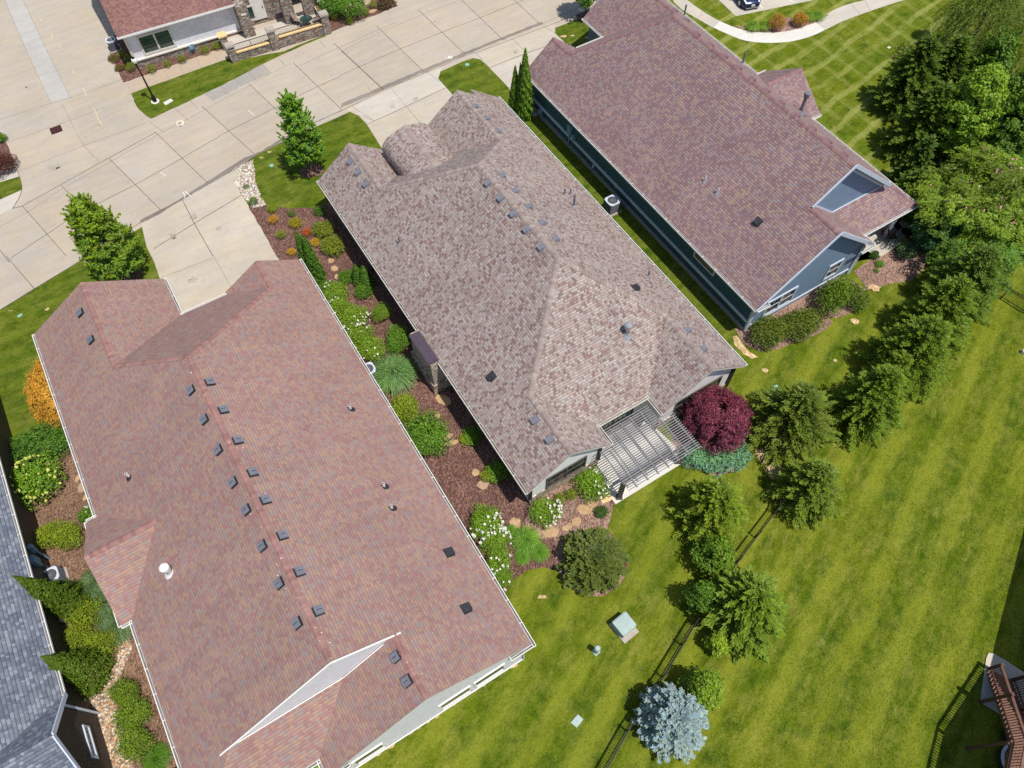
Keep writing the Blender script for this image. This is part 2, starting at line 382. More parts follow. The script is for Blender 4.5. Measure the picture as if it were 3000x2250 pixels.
M['mulch'] = speckle('mulch', [srgb(*t) for t in ((106, 76, 68), (88, 60, 54), (126, 94, 82), (98, 68, 60), (142, 112, 98), (80, 56, 52))], 24)
M['mulch_tan'] = speckle('mulch_tan', [srgb(*t) for t in ((128, 100, 80), (108, 82, 66), (150, 122, 98), (92, 70, 58), (134, 104, 84))], 22)
M['mulch_pink'] = speckle('mulch_pink', [srgb(*t) for t in ((150, 120, 106), (124, 96, 86), (174, 146, 128), (108, 82, 74), (158, 128, 112))], 22)
M['soil'] = speckle('dry_soil', [srgb(*t) for t in ((196, 168, 126), (176, 146, 108), (210, 186, 146), (184, 158, 116))], 9, bump=0.4)
M['gravel'] = speckle('gravel_bed', [srgb(*t) for t in ((150, 140, 128), (118, 106, 96), (176, 166, 152), (132, 116, 100))], 11)
M['pebble'] = tinted('pebble', 0.75)
M['tint'] = tinted('tinted_shingle', 0.9)
M['flag'] = plain('flagstone', srgb(176, 146, 110)[:3], 0.85, 0.22, 5)
M['leaf'] = leaf_material()
M['bark'] = speckle('bark', [srgb(*t) for t in ((92, 80, 70), (72, 62, 54), (108, 96, 84))], 12)
M['petal'] = tinted('petal', 0.7)
M['steel_slat'] = plain('pergola_slat', (0.25, 0.245, 0.25), 0.5, 0.18, 3)
M['post_brown'] = plain('post_brown', (0.11, 0.095, 0.085), 0.6, 0.15, 3)
M['util_green'] = plain('utility_green', srgb(160, 178, 172)[:3], 0.55, 0.1, 3)
M['lid_green'] = plain('lid_green', srgb(134, 176, 160)[:3], 0.6, 0.12, 4)
M['util_blue'] = plain('utility_blue', srgb(120, 156, 172)[:3], 0.5, 0.1)
M['ac_grey'] = plain('ac_casing', (0.42, 0.42, 0.42), 0.5, 0.06)
M['deckwood'] = plain('deck_wood', srgb(122, 88, 76)[:3], 0.7, 0.22, 4)
M['deckdark'] = plain('deck_frame', srgb(92, 66, 58)[:3], 0.7, 0.2, 4)
M['carpaint'] = plain('car_paint', srgb(48, 62, 96)[:3], 0.25, 0.05, 2, 0.5, 0.6)
M['tyre'] = plain('tyre', (0.02, 0.02, 0.02), 0.8, 0.2)
M['rust'] = plain('grate_iron', srgb(84, 50, 50)[:3], 0.7, 0.2, 20)
M['paint_yellow'] = plain('road_paint', srgb(206, 192, 146)[:3], 0.8, 0.15)
M['chalk'] = plain('chalk_mark', srgb(226, 220, 204)[:3], 0.9, 0.1)
M['red'] = plain('red_cloth', srgb(196, 32, 56)[:3], 0.7, 0.1)
M['sling'] = plain('sling_fabric', srgb(150, 132, 120)[:3], 0.8, 0.1)
M['lampglass'] = plain('lamp_globe', (0.7, 0.7, 0.68), 0.2, 0.03, 3, 0, 0.6)
M['blue_cover'] = plain('blue_cover', srgb(150, 172, 200)[:3], 0.5, 0.1)
# ------------------------------------------------------------------ ground, paving, beds
rng = np.random.default_rng(11)
def sheet(name, pts, z, mat, jitter=0.0, step=0.5, extra=None, smooth_edge=False):
    """A flat sheet of ground from an outline in plan; a ragged edge where jitter is set."""
    pts = [Vector((p[0], p[1])) for p in pts]
    if jitter:
        out = []
        for a, b in zip(pts, pts[1:] + pts[:1]):
            n = max(1, int((b - a).length / step)); d = (b - a); nn = Vector((-d.y, d.x)).normalized()
            for i in range(n):
                out.append(a + d * (i / n) + nn * float(rng.normal(0, jitter)))
        pts = out
    bm = bmesh.new()
    f = bm.faces.new([bm.verts.new((p.x, p.y, z)) for p in pts])
    if f.calc_area() and f.normal.z < 0: f.normal_flip()
    bmesh.ops.triangulate(bm, faces=[f]); bm.normal_update()
    for f in bm.faces:
        if f.normal.z < 0: f.normal_flip()
    me = bpy.data.meshes.new(name); bm.to_mesh(me); bm.free(); me.materials.append(mat)
    o = bpy.data.objects.new(name, me); COL.objects.link(o); o['kind'] = 'structure'
    return o

def curve(pts, n=6):
    """Catmull-Rom through plan points."""
    out = []
    for i in range(len(pts) - 1):
        p0, p1, p2, p3 = [Vector(pts[max(0, min(len(pts) - 1, j))][:2]) for j in (i - 1, i, i + 1, i + 2)]
        for k in range(n):
            t = k / n
            out.append(0.5 * ((2 * p1) + (p2 - p0) * t + (2 * p0 - 5 * p1 + 4 * p2 - p3) * t * t + (3 * p1 - p0 - 3 * p2 + p3) * t ** 3))
    out.append(Vector(pts[-1][:2])); return out

def resample(pts, n):
    d = [0.0]
    for a, b in zip(pts, pts[1:]): d.append(d[-1] + (b - a).length)
    out = []; j = 0
    for i in range(n + 1):
        t = d[-1] * i / n
        while j < len(d) - 2 and d[j + 1] < t: j += 1
        out.append(pts[j].lerp(pts[j + 1], (t - d[j]) / max(1e-9, d[j + 1] - d[j])))
    return out
def ribbon(name, lo, hi, z, mat, n=60):
    m = MB(); A, B = resample(lo, n), resample(hi, n)
    for i in range(n): m.face([(*A[i], z), (*A[i + 1], z), (*B[i + 1], z), (*B[i], z)])
    o = m.build(name, mat); o['kind'] = 'structure'; return o
def GP(l): return [P(*q) for q in l]
def gx(cr, *l): return [P(*cr(*q)) for q in l]

sheet('ground', [(-400, -300), (400, -300), (400, 400), (-400, 400)], -0.012, M['lawn'])
# green, less parched lawns
sheet('front_lawn', GP([(-300, 1900), (-300, 560), (0, 870), (440, 600), (620, 500), (960, 310), (1260, 165), (1500, 80), (1800, -40), (1850, 60), (1500, 460), (1240, 560), (960, 640), (700, 800), (420, 1000), (280, 1250), (200, 1400), (60, 1900)]), -0.006, M['lawn_front'])
sheet('side_lawn', GP([(1470, 330), (1600, 330), (2240, 980), (2120, 1060), (1950, 1000)]), -0.008, M['lawn_front'])
sheet('park_lawn', GP([(1960, -260), (3200, -420), (3300, 300), (2720, 760), (2500, 700), (2000, 120)]), -0.006, M['lawn_cross'])

LOW = [(-700, 1290), (-300, 1072), (0, 908), (99, 847), (244, 759), (330, 703), (414, 651), (480, 613), (608, 541), (705, 486), (746, 457), (827, 407), (905, 366), (1000, 325), (1122, 264), (1294, 194), (1353, 167), (1407, 150), (1626, 68), (1710, 35), (1850, -25), (2100, -130)]
street = sheet('street', GP(LOW + [(2100, -700), (900, -900), (-1500, -900), (-1500, 1290)]), 0.0, M['street'])

def joints(name, lines, w, z, mat):
    m = MB()
    for ln in lines:
        q = [P(*p) for p in ln]
        for a, b in zip(q, q[1:]):
            d = (b - a).normalized(); n = Vector((-d.y, d.x, 0)) * (w / 2); e = d * (w / 2)
            m.face([a - n - e + Vector((0, 0, z)), b - n + e + Vector((0, 0, z)), b + n + e + Vector((0, 0, z)), a + n - e + Vector((0, 0, z))])
    return m.build(name, mat, street)
def cx(cr, *ls): return [[cr(*p) for p in l] for l in ls]
strong = cx(c1, [(145, 1335), (430, 1659)], [(395, 1200), (640, 1440)], [(710, 1030), (1045, 1365)], [(1010, 860), (1345, 1185)], [(1310, 690), (1655, 1005)],
            [(1615, 545), (1790, 710), (2100, 960)], [(1900, 405), (2212, 710)], [(145, 1335), (650, 1055), (1010, 857)], [(0, 1620), (60, 1700)],
            [(75, 1670), (480, 1400), (880, 1195), (1180, 1025), (1480, 850), (2060, 560), (2212, 490)]) \
       + cx(z2, [(1545, 470), (2080, 970)]) + cx(c2, [(0, 330), (270, 580)], [(230, 170), (530, 460)], [(500, 65), (800, 350)], [(780, 0), (1045, 255)], [(1120, 0), (1290, 160)],
            [(0, 485), (110, 435), (380, 318), (650, 210), (900, 115), (1180, 0)]) + cx(c4, [(40, 0), (225, 215)])
soft = cx(c1, [(190, 1368), (400, 1225), (720, 1045), (1010, 880), (1340, 705), (1890, 405)], [(0, 1470), (190, 1368)], [(400, 665), (480, 830), (540, 940), (645, 1050)], [(30, 930), (400, 800), (700, 690)],
          [(120, 1110), (540, 945), (940, 800)], [(0, 775), (330, 668), (455, 635), (790, 515)], [(150, 0), (300, 320), (455, 635)], [(30, 0), (180, 350), (330, 668)], [(970, 790), (1060, 855)],
          [(1120, 690), (1220, 780)], [(1325, 595), (1480, 600)], [(1230, 650), (1280, 700)], [(1430, 545), (1480, 600)], [(1530, 500), (1580, 550)]) \
     + cx(z2, [(1130, 730), (1580, 520), (2050, 310), (2212, 240)], [(770, 690), (860, 785)], [(620, 780), (705, 860)], [(470, 850), (545, 930)], [(320, 930), (390, 1010)], [(950, 640), (1015, 705)], [(1390, 440), (1455, 510)]) \
     + cx(c2, [(0, 330), (240, 215), (490, 110), (760, 0)], [(0, 690), (270, 580), (530, 455), (800, 345), (1050, 245), (1290, 158), (1560, 40)]) \
     + cx(c1, [(915, 1440), (1350, 1190), (1655, 1010), (1830, 900), (2080, 780), (2212, 715)])
joints('slab_joint', strong, 0.045, 0.012, M['joint'])
joints('saw_cut', soft, 0.035, 0.011, M['joint_soft'])
joints('kerb_line', [LOW[2:20]], 0.05, 0.0125, M['joint'])
# single slabs, each with its own tone
JU = [c1(-160, 1510), c1(145, 1335), c1(395, 1205), c1(710, 1030), c1(1010, 862), c1(1310, 700), c1(1615, 545), c1(1900, 405), c2(0, 330), c2(230, 170), c2(500, 65), c2(780, -40), c2(1060, -110)]
JM = [c1(-20, 1670), c1(300, 1500), c1(560, 1360), c1(880, 1195), c1(1180, 1025), c1(1480, 850), c1(1790, 710), c1(2060, 560), c2(110, 435), c2(380, 318), c2(650, 210), c2(900, 115), c2(1180, 0)]
JL = [c1(120, 1840), c1(430, 1680), c1(730, 1530), c1(1045, 1365), c1(1345, 1185), c1(1655, 1005), c1(1950, 850), c1(2215, 712), c2(270, 580), c2(530, 460), c2(800, 350), c2(1045, 255), c2(1290, 158)]
JX = [c1(-330, 1340), c1(60, 1130), c1(250, 1060), c1(540, 945), c1(850, 770)]
m = MB(); sr = random.Random(9)
def slab(q):
    g = sr.uniform(.955, 1.04); w = sr.uniform(-.015, .02); m.face([P(*a) + Vector((0, 0, .0035)) for a in q], tint=(g * (1 + w), g, g * (1 - w)))
for A, B in ((JU, JM), (JM, JL)):
    for i in range(len(A) - 1): slab((A[i], A[i + 1], B[i + 1], B[i]))
for q in ([(0, 775), (330, 668), (400, 800), (30, 930)], [(455, 635), (790, 515), (850, 600), (480, 750)], [(480, 750), (850, 600), (940, 790), (540, 945)], [(30, 930), (400, 800), (540, 945), (120, 1110)], [(0, 0), (30, 0), (330, 668), (0, 775)], [(150, 0), (640, 20), (790, 515), (455, 635)], [(120, 1110), (540, 945), (645, 1050), (200, 1290)]): slab([c1(*a) for a in q])
m.build('slab', M['slab'], street)
sr = random.Random(4)
for cr, x, y, r in ((c1, 1255, 1400, .35), (c1, 1420, 1480, .25), (c1, 1120, 1530, .3), (c4, 1250, 160, .4), (c2, 330, 690, .3), (c2, 480, 640, .22), (c1, 350, 1080, .5), (c1, 620, 820, .4), (c2, 1130, 330, .3), (c1, 200, 560, .5), (c2, 620, 130, .3), (c1, 1180, 800, .35)):
    c = P(*cr(x, y)); a_ = [(c.x + r * sr.uniform(.5, 1.2) * math.cos(t), c.y + r * sr.uniform(.5, 1.2) * math.sin(t)) for t in np.linspace(0, 6.28, 15)[:-1]]
    o = sheet('oil_stain', a_, 0.0092 + r * .002, M['oil'], .02, .2); o.parent = street; del o['kind']
def stain(cr, pts, mat, name, z=0.006):
    o = sheet(name, gx(cr, *pts), z, mat, 0.035, 0.35); o.parent = street; del o['kind']; return o
stain(c1, [(905, 1425), (1100, 1330), (1345, 1175), (1560, 1035), (1700, 975), (1830, 895), (1840, 915), (1650, 1010), (1500, 1105), (1350, 1195), (1180, 1300), (1000, 1405), (915, 1445)], M['kerbstain'], 'gutter_stain')
stain(c2, [(0, 670), (260, 562), (780, 345), (1300, 140), (1310, 155), (1050, 255), (800, 358), (530, 470), (270, 580), (0, 700)], M['kerbstain'], 'gutter_stain')
stain(c1, [(30, -60), (150, -60), (150, 0), (300, 320), (455, 635), (330, 668), (180, 350), (30, 0)], M['strip'], 'patched_strip')
stain(z2, [(140, 1010), (330, 925), (770, 690), (860, 785), (700, 860), (540, 930), (390, 1010), (230, 1090)], M['greycon'], 'grey_patch')
mk = MB()
for cr, l in ((c1, [(780, 640), (825, 605)]), (c1, [(610, 705), (625, 740), (665, 705)]), (c1, [(628, 740), (632, 760)]), (c1, [(632, 765), (660, 805)]), (c1, [(605, 840), (670, 815)]), (c1, [(122, 1018), (198, 988)]),
              (c1, [(470, 455), (480, 480)]), (c1, [(330, 215), (342, 240)]), (c1, [(260, 120), (270, 138)]), (c1, [(378, 285), (395, 310)]), (c1, [(540, 570), (560, 625)])):
    q = gx(cr, *l)
    for a, b in zip(q, q[1:]):
        d = (b - a).normalized(); n = Vector((-d.y, d.x, 0)) * 0.03; h = Vector((0, 0, 0.014))
        mk.face([a - n + h, b - n + h, b + n + h, a + n + h])
mk.build('survey_marks', M['paint_yellow'], street)
mk = MB()
def ring(m, c, r0, r1, z, n=16, a0=0, a1=2 * math.pi, sq=1.0):
    for i in range(n):
        t0 = a0 + (a1 - a0) * i / n; t1 = a0 + (a1 - a0) * (i + 1) / n
        m.face([c + Vector((r * math.cos(t), r * math.sin(t) * sq, z)) for r, t in ((r0, t0), (r1, t0), (r1, t1), (r0, t1))])
ring(mk, P(*c1(1168, 798)), 0.24, 0.31, 0.014)
ring(mk, P(*c2(705, 372)), 0.1, 0.2, 0.0145)
for l in ([(1145, 785), (1160, 790)], [(1150, 810), (1195, 812)], [(1178, 780), (1182, 815)], [(1185, 1245), (1200, 1268), (1195, 1285)], [(1200, 1240), (1240, 1275)], [(1040, 1118), (1075, 1142)], [(1610, 715), (1650, 750)]):
    q = gx(c1, *l)
    for a, b in zip(q, q[1:]):
        d = (b - a).normalized(); n = Vector((-d.y, d.x, 0)) * 0.025; h = Vector((0, 0, 0.0155)); mk.face([a - n + h, b - n + h, b + n + h, a + n + h])
mk.build('chalk_marks', M['chalk'], street)
# storm drain
t = thing('storm_drain', 'dark red iron storm drain grate set in the concrete court', 'drain grate', P(*c1(363, 841)))
q = gx(c1, (323, 836), (390, 812), (405, 848), (338, 872)); m = MB()
for i in range(2):
    a, b = q[0].lerp(q[1], i / 2 + 0.02), q[0].lerp(q[1], i / 2 + 0.48); d, c = q[3].lerp(q[2], i / 2 + 0.02), q[3].lerp(q[2], i / 2 + 0.48)
    for k in range(9):
        m.bar(a.lerp(d, k / 8) + Vector((0, 0, 0.022)), b.lerp(c, k / 8) + Vector((0, 0, 0.022)), 0.055, 0.02)
m.build('grate', M['rust'], t)
m = MB()
for a, b in zip(q, q[1:] + q[:1]): m.bar(a + Vector((0, 0, 0.02)), b + Vector((0, 0, 0.02)), 0.05, 0.03)
m.face([p + Vector((0, 0, 0.008)) for p in q]); m.build('frame', M['black'], t)

# driveways
for i0, i1 in ((4, 10), (11, 16), (15, 20)):
    e_ = [Vector(P(*q)[:2]) for q in LOW[i0:i1]]; ribbon('driveway_apron', [Vector(P(q[0] - 2, q[1] - 9)[:2]) for q in LOW[i0:i1]], [Vector(P(q[0] + 5, q[1] + 12)[:2]) for q in LOW[i0:i1]], 0.0025 + i0 * 1e-5, M['street'], 24)
drive_a = sheet('driveway', GP([(414, 655), (608, 545), (705, 490), c1(1525, 1185), c1(1570, 1265), c1(1800, 1650), c4(1840, 65), c4(1900, 400), c4(1100, 500), c4(1050, 190), c4(1000, 40), c1(950, 1600)]), 0.003, M['drive'])
drive_b = sheet('driveway', gx(c2, (30, 712), (330, 570), (655, 425), (628, 510), (720, 612), (900, 900), (500, 1150), (265, 965), (165, 805), (110, 750)), 0.003, M['drive'])
drive_b2 = sheet('driveway', gx(c2, (795, 362), (905, 325), (1385, 145), (1385, 215), (1480, 305), (1560, 600), (1250, 760), (1065, 548), (960, 440), (900, 385)), 0.003, M['drive'])
sheet('driveway_panel', gx(c2, (90, 685), (330, 574), (640, 440), (628, 510), (675, 568), (170, 805), (110, 748)), 0.008, M['paleslab'])
sheet('driveway_panel', gx(c2, (960, 440), (1330, 300), (1480, 560), (1250, 700), (1065, 548)), 0.008, M['paleslab'])
joints('drive_joint', cx(c1, [(1000, 1610), (1290, 1430), (1565, 1265)], [(1185, 1300), (1260, 1450), (1380, 1659)]) + cx(c2, [(170, 805), (420, 690), (670, 572)], [(960, 440), (1200, 345), (1330, 300)]), 0.05, 0.016, M['joint'])
joints('drive_joint', cx(c4, [(1045, 140), (1385, 10)], [(1385, 0), (1500, 205)]) + cx(c2, [(70, 690), (215, 785)], [(325, 575), (420, 690), (540, 830)], [(560, 470), (640, 530)], [(870, 340), (960, 440)], [(1110, 250), (1200, 345)], [(1310, 170), (1385, 215)], [(170, 560), (200, 600)]), 0.03, 0.016, M['joint_soft'])
# crack in the middle driveway
joints('crack', cx(c2, [(110, 750), (150, 755), (185, 775), (215, 783)], [(100, 745), (140, 770), (170, 800)]), 0.02, 0.0165, M['joint'])

# yard of the house across the street
sheet('verge', GP([c1(850, 605), c1(1480, 380), z2(470, 655), z2(1000, 555), z2(1510, 345), z2(1440, 398), z2(1240, 478), z2(1000, 583), z2(770, 692), z2(330, 925), c1(980, 770), c1(920, 730), c1(880, 680)]), 0.016, M['lawn_front'], 0.02, 0.4)
sheet('pavement', gx(c1, (815, 540), (1380, 330), (1480, 308), (1510, 372), (1300, 448), (850, 606)), 0.014, M['tancon'])
joints('path_joint', cx(c1, [(1380, 330), (1410, 395)], [(1270, 372), (1303, 440)], [(1065, 450), (1095, 515)], [(1160, 410), (1190, 482)]), 0.025, 0.019, M['joint_soft'])
sheet('mulch_bed', gx(c1, (700, 280), (720, 360), (800, 537), (1460, 303), (1440, 250), (900, 300), (800, 150)), 0.012, M['mulch'], 0.02)
sheet('mulch_bed', GP([z2(1505, 345), z2(1600, 305), z2(1870, 205), z2(2230, 66), z2(2150, -60), z2(1380, -40), z2(1420, 120)]), 0.013, M['mulch'], 0.03)
# corner island on the far left
isl = gx(lambda x, y: (x / 5.717, 350 + y / 5.717), (-700, -100), (20, 230), (150, 480), (240, 735), (330, 950), (370, 1110), (365, 1180), (-700, 1650))
sheet('verge', isl, 0.012, M['lawn_front'])
sheet('pavement', gx(lambda x, y: (x / 5.717, 350 + y / 5.717), (-700, 1000), (240, 738), (330, 955), (-700, 1260)), 0.017, M['paleslab'])
sheet('pavement', gx(lambda x, y: (x / 5.717, 350 + y / 5.717), (-700, 1660), (365, 1180), (330, 1300), (215, 1490), (-700, 1950)), 0.010, M['paleslab'])
joints('island_edge', [[(lambda x, y: (x / 5.717, 350 + y / 5.717))(*p) for p in ((240, 738), (330, 955), (368, 1110), (365, 1190), (330, 1300), (215, 1490), (370, 1455))]], 0.045, 0.019, M['joint'])
sheet('mulch_bed', gx(lambda x, y: (x / 5.717, 350 + y / 5.717), (-700, -120), (20, 225), (100, 390), (235, 700), (-700, 980)), 0.020, M['mulch'], 0.02)

# curving walk, parking pad and island bed at the top right
lo = curve(gx(c3, (-60, 10), (0, 65), (110, 130), (200, 180), (300, 225), (400, 262), (520, 277), (650, 275), (760, 257), (860, 224), (940, 186), (1010, 150), (1100, 113), (1250, 60), (1420, 5), (1700, -75)))
hi = curve(gx(c3, (-60, -75), (30, 0), (130, 73), (240, 137), (330, 175), (420, 200), (500, 211), (620, 210), (740, 188), (850, 148), (900, 120), (960, 75), (1050, 35), (1180, 0), (1500, -75)))
ribbon('walk', lo, hi, 0.006, M['paleslab'])
lo2 = curve(gx(c3, (200, 180), (300, 225), (400, 262), (520, 277), (650, 275), (760, 257), (860, 224), (920, 192)))
hi2 = curve(gx(c3, (240, 137), (330, 175), (420, 200), (500, 211), (620, 210), (740, 188), (862, 146)))
ribbon('walk_section', lo2, hi2, 0.011, M['newcon'])
joints('path_joint', cx(c3, [(1092, 28), (1150, 90)], [(1180, 5), (1215, 65)], [(130, 73), (100, 124)]), 0.03, 0.014, M['joint_soft'])
sheet('parking_pad', gx(c3, (235, 0), (345, 105), (850, 0), (1050, -60), (1000, -330), (-60, -250)), 0.005, M['paleslab'])
mk = MB()
for l in ([(690, 0), (715, 15)], [(500, 35), (520, 55)], [(520, -120), (690, 0)], [(310, -130), (500, 35)]):
    q = gx(c3, *l); d = (q[1] - q[0]).normalized(); n = Vector((-d.y, d.x, 0)) * 0.05; h = Vector((0, 0, 0.012)); mk.face([q[0] - n + h, q[1] - n + h, q[1] + n + h, q[0] + n + h])
mk.build('bay_lines', M['chalk'], street)
sheet('mulch_bed', gx(c3, (330, 165), (400, 170), (470, 150), (560, 145), (650, 110), (740, 120), (830, 110), (880, 95), (950, 95), (905, 122), (850, 150), (740, 190), (620, 212), (500, 213), (420, 201)), 0.007, M['mulch_pink'], 0.015)

# planted strip between the two nearest houses
sheet('gravel_bed', gx(c1, (1562, 1072), (1640, 1035), (1655, 1180), (1690, 1280), (1725, 1325), (1640, 1350), (1570, 1265), (1525, 1185)), 0.006, M['gravel'], 0.02)
sheet('mulch_bed', GP([z3(128, 172), z3(265, 150), z3(330, 172), z3(400, 180), z3(470, 188), z3(520, 190), z3(580, 186), z3(640, 178), z3(760, 150), (1100, 640), (1420, 1080), (1660, 1480), (1790, 1420), z5(1112, 1182), z5(1080, 1290), z5(1050, 1390), (1800, 1570), (1838, 1640), c8(1850, 400), c8(1800, 470), c8(1700, 545), c8(1600, 545), c8(1530, 515), c8(1440, 440), c8(1400, 385), c8(1310, 355), c8(1210, 375), c8(1110, 440), c8(1060, 540), (1250, 1600), (850, 900), z3(388, 630)]), 0.005, M['mulch'], 0.03)
sheet('mulch_bed', gx(z5, (560, 1090), (800, 985), (1090, 1180), (1075, 1290), (1040, 1390), (780, 1370), (560, 1470), (400, 1420), (380, 1300), (430, 1190)), 0.009, M['mulch_pink'], 0.06)
sheet('mulch_bed', GP([c8(1380, 120), c8(1480, 100), c8(1700, 60), c8(1850, 400), c8(1800, 470), c8(1700, 545), c8(1600, 545), c8(1530, 515), c8(1440, 440), c8(1380, 330)]), 0.010, M['mulch_pink'], 0.03)
sheet('mulch_bed', gx(z5, (1600, 820), (1700, 880), (1830, 905), (1920, 945), (2080, 920), (2150, 870), (2180, 800), (2190, 700), (2100, 500), (1850, 400), (1560, 560)), 0.006, M['mulch_pink'], 0.03)
# beds behind the dark sided house
sheet('mulch_bed', gx(c6, (340, 470), (420, 590), (500, 620), (620, 600), (760, 545), (870, 512), (935, 470), (975, 430), (940, 385), (1000, 410), (1090, 365), (1150, 300), (1190, 215), (900, 60), (600, 250)), 0.006, M['mulch_pink'], 0.03)
sheet('dirt_patch', gx(c6, (325, 520), (355, 515), (400, 590), (440, 625), (490, 655), (445, 668), (395, 635), (340, 580)), 0.0085, M['soil'], 0.03, 0.25)
sheet('mulch_bed', gx(c6, (1108, 100), (1200, 222), (1260, 215), (1330, 180), (1480, 160), (1560, 90), (1600, -60), (1420, -60), (1220, 20)), 0.007, M['mulch_pink'], 0.03)
for q, r in (((1115, 422), 0.28), ((988, 678), 0.12), ((535, 742), 0.18), ((530, 1310), 0.42), ((600, 1400), 0.6), ((505, 1270), 0.3), ((1245, 205), 0.4)):
    c = P(*c6(*q)); a = [(c.x + r * (1 + rng.normal(0, .12)) * math.cos(t), c.y + 0.85 * r * (1 + rng.normal(0, .12)) * math.sin(t)) for t in np.linspace(0, 6.28, 14)[:-1]]
    sheet('dirt_patch', a, 0.0075 + r * 0.003, M['soil'], 0.02, 0.15)
for cr, q, r in ((c8, (1305, 552), 0.22), (c8, (690, 1230), 0.22), (c8, (1105, 990), 0.3), (c8, (415, 1420), 0.2), (c2, (1440, 235), 0.3), (c2, (1590, 243), 0.22), (c2, (1500, 230), 0.2), (c1, (1745, 985), 0.14), (c1, (1695, 1020), 0.16), (c4, (305, 345), 0.18), (c4, (68, 352), 0.13)):
    c = P(*cr(*q)); a = [(c.x + 1.0 * r * (1 + rng.normal(0, .2)) * math.cos(t), c.y + 0.5 * r * (1 + rng.normal(0, .2)) * math.sin(t)) for t in np.linspace(0, 6.28, 12)[:-1]]
    sheet('dirt_patch', a, 0.0075, M['soil'], 0.03, 0.15)
# strip of dry soil along the rear wall of the left house
sheet('dry_edge', [FR.W(u, v) for u, v in ((-5.72, 3.4), (-5.66, -4.6), (-5.9, -6.5), (-6.2, -6.5), (-6.2, 3.6))], 0.0065, M['soil'], 0.06, 0.25)
# far left strip between houses
sheet('mulch_bed', GP([(85, 1350), (130, 1270), (220, 1225), (330, 1450), (560, 2250), (600, 2420), (330, 2420), (150, 1900), (40, 1500)]), 0.005, M['mulch_tan'], 0.03)
sheet('gravel_bed', gx(c7, (750, 815), (840, 810), (855, 880), (800, 1000), (770, 1090), (740, 1200), (790, 1400), (850, 1560), (870, 1720), (700, 1800), (560, 1240), (580, 1190), (700, 1060), (770, 960)), 0.009, M['gravel'], 0.03)
sheet('garden_path', gx(c4, (-300, 900), (0, 1010), (22, 1060), (92, 1312), (0, 1335), (-300, 1400)), 0.006, M['paleslab'])
